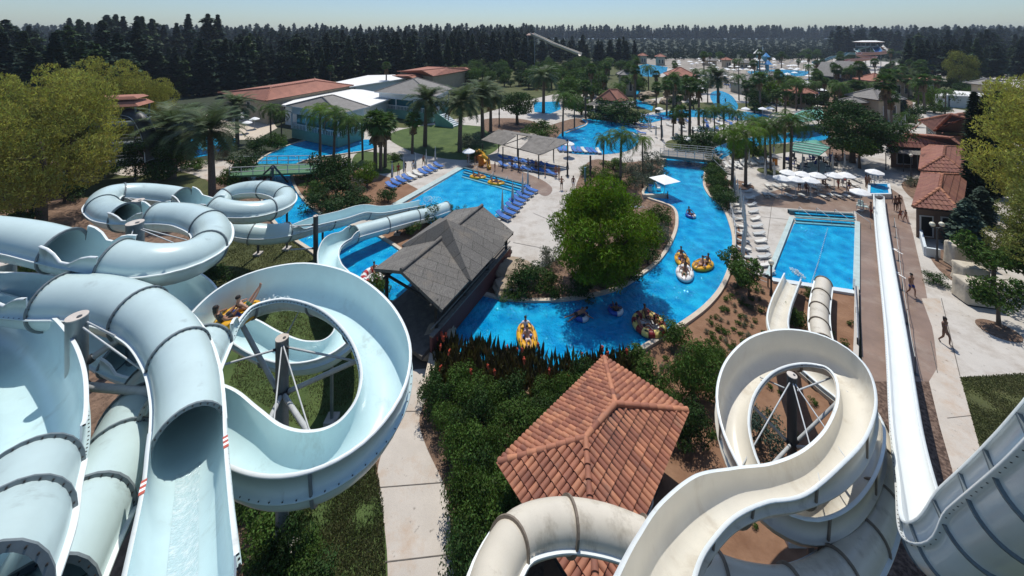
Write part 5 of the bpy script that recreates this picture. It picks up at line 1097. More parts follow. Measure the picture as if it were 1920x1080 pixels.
# forest
n=0
FT=[]
def forest(x0,x1,y0,y1,n_,hm,hv):
    for i in range(n_):
        px=x0+(x1-x0)*(i+rg.random())/n_; py=rg.uniform(y0,y1); FT.append((px,py,hm*rg.uniform(1-hv*1.5,1+hv)))
forest(-60,260,190,235,30,18,.2); forest(-60,260,150,185,36,21,.25); forest(230,460,165,182,26,17,.2); forest(430,620,152,166,26,18,.2); forest(430,860,140,150,44,18.5,.2); forest(600,1000,124,134,52,20,.2); forest(1100,1190,118,124,10,18,.15); forest(120,430,132,142,26,25,.3)
forest(1700,1960,140,150,22,17,.15); forest(1700,1960,122,132,20,21,.2)
FT=FT[:298]
for px,py,h in FT:
    p=G(px,py); k='fir%d'%rg.randrange(5); plant(k,p.x,p.y,terr(p.x,p.y),h/20,'one dark conifer of the dense wood behind the park','dark conifers of the wood behind the park',cm=rg.choice([None,None,'leaf_dark','leaf_cyp']))
for i,(x,y,t_) in enumerate([(130,128,34),(152,130,38),(200,126,28),(215,128,36),(145,128,46),(165,130,42)]):
    p=G(x,y); hh=(y-t_)*p.y/F; plant('fir%d'%(i%5),p.x,p.y,0,hh/20,'%s of the conifers towering above the wood behind the yellow trees'%ORD[i].capitalize())
# distant mass joined
def mass(name,pts,keys,kind='stuff'):
    V=[];Fc=[];
    for (x,y,z,s,rz) in pts:
        me=PROTO[keys[int(rg.random()*len(keys))]][0]; c,sn=math.cos(rz),math.sin(rz); o=len(V)
        V.extend([(x+(v.co.x*c-v.co.y*sn)*s,y+(v.co.x*sn+v.co.y*c)*s,z+v.co.z*s) for v in me.vertices]); Fc.extend([tuple(i+o for i in p.vertices) for p in me.polygons])
    me=bpy.data.meshes.new(name); me.from_pydata(V,[],Fc); me.materials.append(PROTO[keys[0]][0].materials[0]); me.update(); o=bpy.data.objects.new(name,me); COL.objects.link(o); tag(o,kind=kind)
pts=[]
def row(px0,px1,Y,dy,step,h):
    x=px0
    while x<px1:
        y=Y+rg.uniform(-dy,dy); X=(x-CX)*y/F; pts.append((X,y,terr(X,y),h*rg.uniform(.6,1.15)/20,rg.uniform(0,6.28))); x+=step*rg.uniform(.5,1.5)
row(940,1930,850,40,4.2,30); row(940,1930,900,40,4.5,31); row(-30,1000,290,20,5,22); row(-30,1000,340,25,5,24); row(100,1000,420,25,5,27); row(0,1000,520,30,5,29); row(0,1000,650,30,5,31); row(1705,1960,330,30,5,22); row(1560,1960,430,30,4.5,27); row(1700,1960,520,30,5,28); row(940,1100,300,25,5,19)
mass('distant_forest',pts,['firfar0','firfar1','firfar2'])
pts=[]
for Y in range(310,840,13):
    for x in range(-40 if Y>400 else 1000,1960,14 if Y<500 else 16):
        px=x+rg.uniform(-6,6)
        if px<230 or (px>1000 and px<1700) or Y>560: X=(px-CX)*Y/F; pts.append((X,Y,terr(X,Y),rg.uniform(.7,1.25),rg.uniform(0,6.28)))
small=leafmesh('crown',subblobs(3,3,2,2,8,.45,3),60,1.9,'leaf_dark',99); proto('tiny',small,small); small.materials[0]=M['leaf_fir']
mass('orchard',pts,['tiny'])
# shrubs: list (kind, px, py, width px, height factor, label)
SH=[('bush_dark',612,352,70,1.3,'dark shrub mass at the river bank below the two-storey hall'),('bush_mid',645,345,60,1.3,'mid green shrub on the bank between river and small lawn'),('bush_bright',688,348,52,1.2,'bright rounded shrub next to the small lawn'),('bush_dark',600,395,60,.9,'low dark shrub along the river coping'),('bush_dark',640,405,80,.7,'spreading dark shrub above the slide pool soil'),('bush_grey',665,372,40,1.3,'pale feathery shrub in the bank bed'),('bush_mid',575,340,36,1,'small green shrub beside the green footbridge'),('bush_dark',728,380,42,.9,'dark flowering shrub at the corner of the lounger row'),
('bush_mid',770,436,50,1,'green shrub beside the tube end'),('bush_dark',800,420,48,1.1,'dark shrub hiding the middle of the tube'),('bush_mid',848,404,26,1.2,'upright green shrub at the thatched roof ridge'),('bush_grey',872,404,24,1.1,'dry brownish shrub at the thatched roof ridge'),
('bush_dark',985,545,70,1.1,'dark red-leaved shrub on the island shore by the rocks'),('bush_mid',1035,552,60,.9,'green shrub on the island shore under the big tree'),('bush_grey',1030,500,52,1.1,'airy grey-green shrub next to the rocks'),('bush_dark',1085,560,60,.8,'dark low shrub on the island shore'),('bush_mid',1240,420,50,1.1,'green hedge shrub behind the feathery tree, top one'),('bush_grey',1238,455,56,1.1,'olive hedge shrub behind the feathery tree, middle one'),('bush_dark',1215,495,60,1.0,'dark hedge shrub behind the feathery tree, lowest one'),('bush_dark',1180,530,60,.9,'dark shrub filling the island corner below the tree'),
('bush_mid',1105,330,40,.8,'low yellow-green shrub at the far tip of the island'),('bush_bright',1135,342,44,.8,'bright low shrub beside the slim island palms'),('bush_mid',1165,352,50,.8,'olive low shrub between the island palms'),('bush_grey',1205,352,50,1.0,'silvery clipped shrub, river side of the island'),('bush_grey',1228,340,56,1.0,'silvery clipped shrub beside the lifeguard corner'),('bush_grey',1222,315,50,1.1,'silvery clipped shrub under the footbridge'),
('bush_mid',1262,640,62,1.1,'green shrub overhanging the river coping'),('bush_mid',1195,700,70,1.0,'grey-green shrub behind the tiled pavilion'),('bush_mid',1225,730,80,1.0,'leafy shrub at the pavilion corner'),('bush_big',1300,745,110,1.5,'tall fresh green shrub between pavilion and cream spiral'),('bush_big',1335,700,80,1.1,'fresh green shrub at the edge of the planted soil'),('bush_blue',1425,840,90,1.0,'grey-leaved shrub inside the cream spiral'),('bush_mid',1490,610,50,1.1,'green shrub between the two slide ends'),('bush_dark',1545,640,40,1.0,'dark shrub beneath the cream tube'),('bush_mid',1520,560,30,1,'small shrub beside the landing pool wall'),
('bush_dark',460,335,60,1.1,'dark shrub below the large date palm'),('bush_mid',430,350,46,1.2,'green shrub beside the large date palm trunk'),('bush_grey',410,300,40,1.2,'spiky grey plant by the turquoise pool'),('bush_dark',480,290,46,1.1,'dark hedge plant by the river bank ramp'),('bush_mid',520,280,46,1.1,'green hedge plant by the river bank ramp'),('bush_dark',120,380,60,1,'dark shrub under the biggest yellow tree'),('bush_dark',45,430,70,.9,'low dark shrub on the litter-strewn soil'),('bush_blue',60,400,40,1,'bluish shrub under the biggest yellow tree'),('bush_dark',390,545,80,.8,'dark shrub under the hairpin tube'),('bush_mid',470,560,50,.5,'small weed clump beside the river lawn'),('bush_mid',708,548,60,.9,'leafy shrub between boat and thatched bridge'),
('bush_mid',1015,258,70,.7,'low planting at the tip of the planted tongue'),('bush_dark',1150,228,90,.7,'dark clipped hedge in front of the pool bar'),('bush_dark',1190,235,60,.7,'dark clipped hedge corner by the pool bar'),('bush_mid',1090,215,60,1.,'green shrub beside the pool bar'),('bush_dark',1330,285,80,.8,'dark hedge beyond the wooden footbridge'),('bush_mid',1395,300,70,.9,'hedge along the river bend'),('bush_dark',1290,285,70,.7,'dark shrub behind the wooden footbridge'),('bush_bright',1450,195,70,.9,'bright shrub by the orange tiled hut'),('bush_mid',1700,235,40,1,'clipped shrub by the closed umbrellas, upper'),('bush_mid',1690,250,40,1,'clipped shrub by the closed umbrellas, lower'),('bush_dark',1715,225,40,1,'dark round shrub by the far path'),('bush_mid',1752,212,50,.6,'low hedge circle on the far path'),('bush_bright',1745,205,40,1.5,'bright shrub tree at the far path crossing'),('bush_dark',1790,200,40,1,'dark shrub beyond the wide tiled roof'),('bush_grey',1715,350,30,1,'grey shrub in the soil bed by the lamp post'),('bush_dark',1750,530,40,.7,'dry shrub behind the low white wall'),
('bush_mid',740,300,30,.8,'small shrub at the lawn edge by the fan palms'),('bush_dark',895,300,36,.9,'brown shrub at the lawn corner beside the pergola'),('bush_grey',880,275,50,.8,'dry shrub on the lawn beside the date palm'),('bush_bigd',529,1085,120,1.5,'dense weed mass at the foot of the spiral column'),('bush_big',505,1010,150,.9,'leafy weed mass under the blue spiral'),('bush_bigd',470,950,90,.9,'dark weed mass beside the wide wet flume'),('bush_big',560,1075,110,.8,'flowering weed mass at the lawn corner'),('bush_bigd',600,1130,120,.7,'dark weed clump at the lower lawn edge'),('bush_dark',700,640,60,.6,'dark ivy clump under the blue spiral rim'),('bush_mid',960,560,50,.8,'small leafy shrub at the island shore below the boulders'),('bush_dark',1010,530,60,.8,'dark shrub between boulders and big tree'),('bush_dark',630,372,70,1.0,'dark shrub in the middle of the bank bed'),('bush_mid',590,365,50,.9,'leafy shrub at the river bend of the bank bed'),('bush_dark',660,398,70,.8,'dark low shrub at the lower edge of the bank bed'),('bush_mid',1150,318,50,.7,'clipped bush between the island palms, far side'),('bush_grey',1190,335,56,1.0,'silvery clipped bush behind the lifeguard corner'),('bush_dark',330,320,60,1,'dark bush beside the dense tree and side path'),('bush_mid',200,330,50,.8,'green bush beneath the red-roofed tower'),('bush_dark',250,300,60,.9,'dark bush at the base of the tower slide'),('bush_mid',370,318,40,.8,'bush at the edge of the turquoise pool'),('bush_dark',1290,300,50,.7,'low hedge at the plaza end of the footbridge')]
for k,x,y,w_,hf,lab in SH:
    p=G(x,y); s=w_*p.y/F/2; plant(k,p.x,p.y,0,s,lab,sz=s*hf)
# oleander hedge mass between path and pavilion
OL=[(815,765),(865,760),(915,768),(965,770),(1020,768),(838,815),(890,820),(945,825),(995,815),(1040,800),(870,870),(915,885),(900,935),(880,985),(905,1040),(880,1095),(930,985),(1075,770),(1105,750),(945,940),(1250,800),(1290,830),(955,1040)]
for i,(x,y) in enumerate(OL):
    p=G(x,y); s=rg.uniform(1.0,1.35); plant('bush_big' if i%3 else 'bush_bigd',p.x,p.y,0,s,'one leafy oleander bush of the dense hedge between path and tiled pavilion','oleander bushes of the hedge by the path',sz=s*rg.uniform(1.0,1.4))
for i,(x,y,t_) in enumerate([(905,975,905),(925,930,870),(868,1040,990)]): tr_('lowpalm',x,y,t_,'%s dwarf palm poking out of the oleander hedge'%ORD[i])
# cannas
mbv=[]; rgc=random.Random(3)
mb=MB()
for i in range(9):
    a=i*2.4; r_=.12+.02*i; h=.9+rgc.random()*.4; d=Vector((math.cos(a),math.sin(a),0)); sd_=Vector((-d.y,d.x,0)); b=d*r_; tp=b+d*.28+Vector((0,0,h)); md=b+d*.12+Vector((0,0,h*.55)); mb.add([b+Vector((0,0,.1)),md+sd_*.11,tp,md-sd_*.11],[(0,1,2,3)])
mb.rod((0,0,0),(0,0,1.1),.02,n=5); can=meshonly(mb,'leaves','leaf_canna'); mb=MB()
for i in range(8): mb.ell((rgc.uniform(-.05,.05),rgc.uniform(-.05,.05),1.22+i*.03),(.05,.04,.06),6,4)
canf=meshonly(mb,'flower','flower_red')
k=0
while k<190:
    x=rgc.uniform(818,1180); y=rgc.uniform(655,745)
    lo=662+max(0,(x-840)*.12) if x<1000 else 690
    if y<lo or (x>1085 and y>720): continue
    p=G(x,y); t=thing('canna_plant','one dark-leaved canna plant of the flower bed along the river','flower plant',p,rgc.uniform(0,6),'canna plants along the river',rgc.uniform(.8,1.2)); inst('leaves',can,t)
    if rgc.random()<.16: inst('flower',canf,t)
    k+=1
# small planted rows in soil
k=0
for r_ in range(9):
    for c in range(13):
        x=1340+r_*13-c*9+rgc.uniform(-5,5); y=525+c*15+r_*4+rgc.uniform(-5,5)
        if x<1330-(y-600)*.6 and y<660 or x>1432 or (x>1330 and y>690): continue
        p=G(x,y)
        if x<1300 and y<600: continue
        plant(rgc.choice(['small_shrub','small_shrub2']),p.x,p.y,0,rgc.uniform(.14,.34),'one small young shrub planted in rows in the red soil','young shrubs planted in rows in the red soil')
for i in range(40):
    x=rgc.uniform(1300,1600); y=rgc.uniform(560,1000)
    if 1430<x<1500 and y<620: continue
    p=G(x,y); plant('small_shrub2',p.x,p.y,0,rgc.uniform(.12,.3),'one low weed tuft on the bare soil around the cream slides','weed tufts around the cream slides')
# hedge along right bank
for i,(x,y) in enumerate([(1336,318),(1340,330),(1342,342),(1346,354),(1350,366),(1356,378),(1362,390)]):
    p=G(x,y); plant('bush_mid' if i%2 else 'bush_dark',p.x,p.y,0,1.55,'one bush of the clipped hedge on the plaza side of the river','bushes of the clipped riverside hedge',sz=1.5)
# rocks
rgk=random.Random(9)
def rock(px,py,s,lab,g=None,z=0):
    p=G(px,py); t=thing('rock',lab,'rock',(p.x,p.y,s*.25),rgk.uniform(0,6),g); bm=bmesh.new(); bmesh.ops.create_icosphere(bm,subdivisions=3,radius=1)
    o=Vector((rgk.uniform(0,99),rgk.uniform(0,99),0))
    for v in bm.verts:
        k=1+.35*mnoise.noise(v.co*1.3+o)+.18*mnoise.noise(v.co*3.5+o)
        v.co=v.co*k; v.co.z=max(-.5,min(.55,v.co.z*.75))
    me=bpy.data.meshes.new('stone'); bm.to_mesh(me); bm.free(); me.materials.append(M['rock']); inst('stone',me,t,scale=(s*1.1,s*.9,s*.9)); return t
rock(962,520,1.5,'largest square-topped beige boulder beside the thatched bridge'); rock(992,528,1.0,'craggy beige boulder between the big one and the shrubs'); rock(947,548,1.0,'shaded boulder against the bridge wall'); rock(822,640,1.1,'craggy boulder at the bridge landing by the bench'); rock(806,660,.8,'smaller boulder at the bridge landing'); rock(735,590,.9,'shaded boulder at the bridge post near the path')
for i in range(16): rock(rgk.uniform(1195,1300),rgk.uniform(176,196),rgk.uniform(1.2,2.4),'one grey boulder of the rocky waterfall behind the lounger terrace','boulders of the rocky waterfall')
# soil rings at palms
for nm,(x,y,r_) in (('a',(1386,347,1.7)),('b',(1442,322,1.5)),('c',(1872,620,1.0))):
    p=G(x,y); mb=MB(); mb.rod((p.x,p.y,0),(p.x,p.y,.06),r_,n=24); tag(mb.build('planting_ring','litter' if nm!='b' else 'lawn'),kind='structure')
# grass blades near lawns
def grass(name,poly,n,h):
    P=[G(*p) for p in poly]; x0=min(p.x for p in P);x1=max(p.x for p in P);y0=min(p.y for p in P);y1=max(p.y for p in P); vs=[];fs=[]; rg_=random.Random(n); k=0; tries=0
    while k<n and tries<n*8:
        tries+=1
        x,y=rg_.uniform(x0,x1),rg_.uniform(y0,y1); ins=False
        for i in range(len(P)):
            a,b=P[i],P[(i+1)%len(P)]
            if (a.y>y)!=(b.y>y) and x<(b.x-a.x)*(y-a.y)/(b.y-a.y)+a.x: ins=not ins
        if not ins or mnoise.noise(Vector((x*.8,y*.8,0)))<rg_.uniform(-.7,.0): continue
        a=rg_.uniform(0,6.28); hh=h*rg_.uniform(.5,1.5); w=.025; l=rg_.uniform(-.6,.6)*hh; o=len(vs); vs+=[(x-w*math.cos(a),y-w*math.sin(a),0.02),(x+w*math.cos(a),y+w*math.sin(a),.02),(x+l,y+rg_.uniform(-.6,.6)*hh,hh)]; fs.append((o,o+1,o+2)); k+=1
    me=bpy.data.meshes.new(name); me.from_pydata(vs,[],fs); me.materials.append(M['grassblade']); o=bpy.data.objects.new(name,me); COL.objects.link(o); tag(o,kind='stuff')
grass('grass',[(560,850),(700,850),(718,940),(725,1100),(480,1120)],26000,.09); grass('grass.001',[(1800,708),(1925,700),(1925,900),(1870,960),(1848,880)],16000,.07); grass('grass.002',[(480,560),(640,560),(735,640),(735,720),(560,800),(430,720)],22000,.08)
grass('grass.003',[(420,440),(560,440),(590,500),(400,545)],9000,.12)
# ---------------------------------------------------------------- people
def skinmesh(name,verts,edges,rad,m,sub=2):
    me=bpy.data.meshes.new(name+'_s'); me.from_pydata(verts,edges,[]); o=bpy.data.objects.new(name+'_s',me); COL.objects.link(o)
    md=o.modifiers.new('s','SKIN'); md.use_smooth_shade=True; 
    for i,r in enumerate(rad): me.skin_vertices[0].data[i].radius=r if hasattr(r,'__len__') else (r,r)
    me.skin_vertices[0].data[0].use_root=True
    s=o.modifiers.new('u','SUBSURF'); s.levels=sub; s.render_levels=sub
    dg=bpy.context.evaluated_depsgraph_get(); ev=o.evaluated_get(dg); m2=bpy.data.meshes.new_from_object(ev); m2.name=name
    m2.materials.clear(); m2.materials.append(M[m]); 
    for p in m2.polygons: p.use_smooth=True
    bpy.data.objects.remove(o); bpy.data.meshes.remove(me); return m2
def J(pose):
    j={'pel':(0,0,.95),'wai':(0,0,1.1),'che':(0,.01,1.33),'nec':(0,.01,1.48),'hd0':(0,-.01,1.58),'hd1':(0,-.015,1.66),'hd2':(0,0,1.73),
     'hl':(.09,0,.90),'kl':(.10,-.01,.49),'al':(.10,.02,.08),'tl':(.11,-.15,.03),'hr':(-.09,0,.90),'kr':(-.10,-.01,.49),'ar':(-.10,.02,.08),'tr':(-.11,-.15,.03),
     'sl':(.18,.01,1.41),'el':(.24,.03,1.13),'wl':(.26,-.04,.88),'sr':(-.18,.01,1.41),'er':(-.24,.03,1.13),'wr':(-.26,-.04,.88)}
    if pose=='walk': j.update(kl=(.10,-.18,.52),al=(.10,-.16,.10),tl=(.11,-.32,.06),kr=(-.10,.02,.50),ar=(-.10,.27,.13),tr=(-.11,.14,.03),el=(.23,.12,1.14),wl=(.25,.13,.89),er=(-.23,-.05,1.13),wr=(-.24,-.20,.93))
    if pose=='hips': j.update(el=(.36,.08,1.17),wl=(.20,-.05,1.02),er=(-.36,.08,1.17),wr=(-.20,-.05,1.02))
    if pose=='sit': j.update(pel=(0,.12,.12),wai=(0,.22,.24),che=(0,.33,.45),nec=(0,.38,.59),hd0=(0,.38,.69),hd1=(0,.37,.77),hd2=(0,.39,.84),hl=(.09,.06,.13),kl=(.15,-.36,.36),al=(.13,-.66,.10),tl=(.14,-.74,.22),hr=(-.09,.06,.13),kr=(-.15,-.36,.36),ar=(-.13,-.66,.10),tr=(-.14,-.74,.22),sl=(.18,.34,.52),el=(.38,.20,.34),wl=(.42,-.03,.28),sr=(-.18,.34,.52),er=(-.38,.20,.34),wr=(-.42,-.03,.28))
    if pose=='seat': j.update(pel=(0,.05,.50),wai=(0,.08,.64),che=(0,.08,.88),nec=(0,.06,1.02),hd0=(0,.03,1.12),hd1=(0,.02,1.2),hd2=(0,.03,1.27),hl=(.09,.0,.50),kl=(.12,-.42,.50),al=(.12,-.40,.08),tl=(.12,-.56,.03),hr=(-.09,.0,.50),kr=(-.12,-.42,.50),ar=(-.12,-.40,.08),tr=(-.12,-.56,.03),sl=(.18,.07,.95),el=(.25,-.08,.72),wl=(.16,-.32,.62),sr=(-.18,.07,.95),er=(-.25,-.08,.72),wr=(-.16,-.32,.62))
    if pose=='prone': j.update(pel=(0,.25,.22),wai=(0,.1,.28),che=(0,-.12,.32),nec=(0,-.27,.36),hd0=(0,-.36,.42),hd1=(0,-.44,.45),hd2=(0,-.50,.47),hl=(.09,.32,.20),kl=(.12,.74,.12),al=(.16,1.12,.08),tl=(.17,1.26,.03),hr=(-.09,.32,.20),kr=(-.14,.72,.12),ar=(-.24,1.08,.08),tr=(-.26,1.22,.03),sl=(.18,-.18,.32),el=(.42,-.28,.22),wl=(.52,-.5,.12),sr=(-.18,-.18,.32),er=(-.42,-.28,.22),wr=(-.52,-.5,.12))
    if pose=='armsup': 
        j=J('sit'); j.update(el=(.36,.24,.72),wl=(.52,.15,.95),er=(-.36,.24,.72),wr=(-.52,.15,.95))
    if pose=='legsup':
        j=J('sit'); j.update(kl=(.10,-.26,.46),al=(.07,-.52,.74),tl=(.07,-.55,.88),kr=(-.10,-.26,.46),ar=(-.05,-.50,.76),tr=(-.05,-.53,.90))
    return j
RAD={'pel':(.15,.11),'wai':(.125,.09),'che':(.155,.105),'nec':.058,'hd0':.075,'hd1':.088,'hd2':.066,'hl':.09,'kl':.055,'al':.037,'tl':.032,'hr':.09,'kr':.055,'ar':.037,'tr':.032,'sl':.062,'el':.042,'wl':.028,'sr':.062,'er':.042,'wr':.028}
ED=[('pel','wai'),('wai','che'),('che','nec'),('nec','hd0'),('hd0','hd1'),('hd1','hd2'),('pel','hl'),('hl','kl'),('kl','al'),('al','tl'),('pel','hr'),('hr','kr'),('kr','ar'),('ar','tr'),('che','sl'),('sl','el'),('el','wl'),('che','sr'),('sr','er'),('er','wr')]
BODY={}
def body(pose):
    if pose in BODY: return BODY[pose]
    j=J(pose); ks=list(j); V=[j[k] for k in ks]; E=[(ks.index(a),ks.index(b)) for a,b in ED]; Rr=[RAD[k] for k in ks]
    hd=Vector(j['hd1']); V.append(tuple(hd+Vector((0,-.105,-.01)))); Rr.append(.014); E.append((ks.index('hd1'),len(V)-1))
    for s in 'lr':
        w_=Vector(j['w'+s]); e=Vector(j['e'+s]); d=(w_-e).normalized(); sx=1 if s=='l' else -1; pa=w_+d*.075; V.append(tuple(pa)); Rr.append((.032,.018)); ip=len(V)-1; E.append((ks.index('w'+s),ip))
        lat=Vector((0,1,0)) if abs(d.y)<.8 else Vector((1,0,0)); lat=(lat-d*lat.dot(d)).normalized(); inn=d.cross(lat)*-sx
        for q,(of,ln) in enumerate(((-.030,.062),(-.010,.072),(.010,.068),(.030,.052))):
            a=pa+lat*of+d*.02; b=a+d*ln*.6; c=b+d*ln*.4+inn*.02; n0=len(V); V+= [tuple(a),tuple(b),tuple(c)]; Rr+=[.010,.0085,.007]; E+=[(ip,n0),(n0,n0+1),(n0+1,n0+2)]
        a=w_+d*.03-lat*.03; b=a+d*.035-lat*.022; n0=len(V); V+=[tuple(a),tuple(b)]; Rr+=[.012,.009]; E+=[(ip,n0),(n0,n0+1)]
    bm_=skinmesh('body',V,E,Rr,'skin_tan',2)
    def L(a,b,t): return tuple(Vector(j[a]).lerp(Vector(j[b]),t))
    sh=skinmesh('shorts',[j['pel'],L('pel','wai',.35),L('hl','kl',.0),L('hl','kl',.55),L('hr','kr',0),L('hr','kr',.55)],[(0,1),(0,2),(2,3),(0,4),(4,5)],[(.165,.125),(.15,.112),.105,.092,.105,.092],'cloth_blue',2)
    br=skinmesh('swim_bottom',[j['pel'],L('pel','wai',.2),L('pel','hl',.9),L('pel','hr',.9)],[(0,1),(0,2),(0,3)],[(.162,.122),(.15,.112),.10,.10],'cloth_black',2)
    tp=skinmesh('shirt',[j['che'],L('che','nec',.5),j['wai'],L('wai','pel',.6),j['sl'],L('sl','el',.55),j['sr'],L('sr','er',.55)],[(0,1),(0,2),(2,3),(0,4),(4,5),(0,6),(6,7)],[(.172,.125),(.10,.08),(.145,.11),(.155,.12),.078,.062,.078,.062],'cloth_white',2)
    bt=skinmesh('swim_top',[L('che','wai',.1),L('che','wai',.55)],[(0,1)],[(.165,.12),(.15,.11)],'cloth_black',2)
    h0,h1,h2=Vector(j['hd0']),Vector(j['hd1']),Vector(j['hd2']); up=(h2-h0).normalized(); mb=MB(); c=h1.lerp(h2,.35)+Vector((0,.02,.0)); mb.ell(tuple(c),(.093,.105,.095),14,10,z0=-.35); hair=meshonly(mb,'hair','hair_dark')
    mb=MB(); c=h1+Vector((0,.05,-.06)); mb.ell(tuple(c),(.085,.07,.16),12,8); mb.ell(tuple(h1.lerp(h2,.35)+Vector((0,.02,0))),(.095,.107,.098),12,8,z0=-.35); lh=meshonly(mb,'long_hair','hair_dark')
    mb=MB(); 
    for s in(-1,1): mb.ell(tuple(h1+Vector((s*.032,-.083,.012))),(.012,.008,.007),6,4)
    ey=meshonly(mb,'eyes','black')
    mb=MB(); mb.ell(tuple(h1+Vector((0,-.078,-.045))),(.024,.01,.006),6,4); mo_=meshonly(mb,'mouth','dark_red')
    BODY[pose]=dict(body=bm_,shorts=sh,swim_bottom=br,shirt=tp,swim_top=bt,hair=hair,long_hair=lh,eyes=ey,mouth=mo_); return BODY[pose]
def person(pose,loc,rz,label,wear=('shorts','cloth_blue'),skin='skin_tan',fem=False,group=None,s=1.0,tilt=None):
    B=body(pose); t=thing('person',label,'person',loc,rz,group,s)
    if tilt: t.rotation_euler=(tilt[0],tilt[1],rz)
    inst('body',B['body'],t,mats=[skin]); inst('long_hair' if fem else 'hair',B['long_hair' if fem else 'hair'],t); inst('eyes',B['eyes'],t); inst('mouth',B['mouth'],t)
    ws=list(wear)
    for i in range(0,len(ws),2): inst(ws[i],B[ws[i]],t,mats=[ws[i+1]])
    return t
SH_=lambda c:('shorts',c); BK=lambda c:('swim_bottom',c,'swim_top',c)
PP=[('walk',1709,556,0,'man in dark blue trunks walking on the wet paving beside the speed slide',SH_('cloth_blue'),'skin_tan',0),('walk',1772,646,.1,'woman in a mauve swimsuit walking alone on the pale path',BK('cloth_mauve'),'skin_dark',1),
('stand',1633,409,.5,'lifeguard in red trunks standing beside the white speed slide',SH_('cloth_red'),'skin_dark',0),('stand',1679,396,2.6,'taller man of the pair in dark shorts by the splash pool',SH_('cloth_black'),'skin_dark',0),('stand',1686,394,2.8,'second man of the pair by the splash pool',SH_('cloth_black'),'skin_dark',0),
('walk',1688,413,3.0,'child walking behind the two men at the speed slide',SH_('cloth_red'),'skin_tan',0),('walk',1698,416,3.1,'girl in a light bikini walking up the wet paving',BK('cloth_white'),'skin_tan',1),('stand',1624,352,.4,'dark-haired man at the corner of the splash pool',SH_('cloth_black'),'skin_dark',0),('stand',1629,354,-.4,'woman beside him at the corner of the splash pool',BK('cloth_black'),'skin_tan',1),
('hips',1053,356,3.0,'slim man in black trunks with hands on hips near the pergola',SH_('cloth_black'),'skin_tan',0),('walk',1075,355,2.9,'man in white shorts walking away near the island palms',SH_('cloth_white'),'skin_dark',0),('stand',1042,333,0,'man in red shorts beside the pergola post',SH_('cloth_red'),'skin_tan',0),('stand',1048,334,.5,'woman in red next to the man in red shorts',BK('cloth_red'),'skin_tan',1),('stand',1022,331,1.2,'bather at the shaded edge of the pergola',SH_('cloth_blue'),'skin_pale',0),
('walk',737,325,.5,'boy in red trunks at the end of the blue lounger row',SH_('cloth_red'),'skin_tan',0),('stand',747,329,.2,'man in dark red at the lounger row, tallest of the group',('shorts','cloth_red','shirt','dark_red'),'skin_dark',0),('stand',759,324,-.3,'man in black standing behind the blue loungers',('shorts','cloth_black','shirt','cloth_black'),'skin_dark',0),('stand',775,323,0,'woman wrapped in white by the blue loungers',('shorts','cloth_white','shirt','cloth_white'),'skin_tan',1),('walk',794,312,.8,'bather walking along the far end of the blue loungers',SH_('cloth_green'),'skin_tan',0),
('stand',878,305,0,'person under the white umbrella near the orange toy slides',SH_('cloth_black'),'skin_tan',0),('walk',891,307,.6,'child climbing toward the upper orange toy slide',SH_('cloth_green'),'skin_tan',0),('stand',916,317,-.5,'woman in a dark bikini beside the lower orange toy slide',BK('cloth_black'),'skin_tan',1),('stand',928,320,.9,'girl with a pink swimsuit at the pergola deck',BK('red_vinyl'),'skin_pale',1),
('stand',1252,373,1.3,'boy standing in the river beside the lifeguard corner',SH_('cloth_black'),'skin_dark',0),('walk',1717,238,0,'distant walker on the path of closed umbrellas',SH_('cloth_black'),'skin_tan',0)]
for pz,x,y,rz,lab,wr,sk,fm in PP:
    s=.72 if ('child' in lab or 'boy' in lab or 'girl' in lab) else 1.0
    if pz=='stand' and x==1252: p=G(x,y); p.z=-.35
    else: p=G(x,y); p.z=.03
    person(pz,p,rz,lab,wr,sk,bool(fm),s=s)
for i,(x,y) in enumerate([(1499,357),(1512,360),(1527,352),(1544,352),(1572,354),(1592,356),(1548,346),(1586,344)]):
    p=G(x,y); person('seat' if i%2 else 'stand',p,rg.uniform(0,6),'%s dark-haired bather in the shade of the white umbrellas, counted from the river'%ORD[i].capitalize(),SH_(['cloth_black','cloth_red','cloth_blue'][i%3]),'skin_dark' if i%2 else 'skin_tan',i%3==0)
for i in range(16):
    x,y=[(960,318),(975,322),(990,318),(1005,322),(1560,300),(1568,302),(1580,298),(1545,310),(1193,135),(1205,138),(1215,130),(1230,132),(1242,128),(1350,180),(1360,192),(1220,140)][i]
    p=G(x,y,.0); p.z=-.4 if i>7 else 0; person(rg.choice(['stand','walk','seat']) if i<8 else 'stand',p,rg.uniform(0,6),'one of the small bathers in the shade or in the far pools',SH_('cloth_black'),'skin_dark',group='bathers far off in shade and pools')
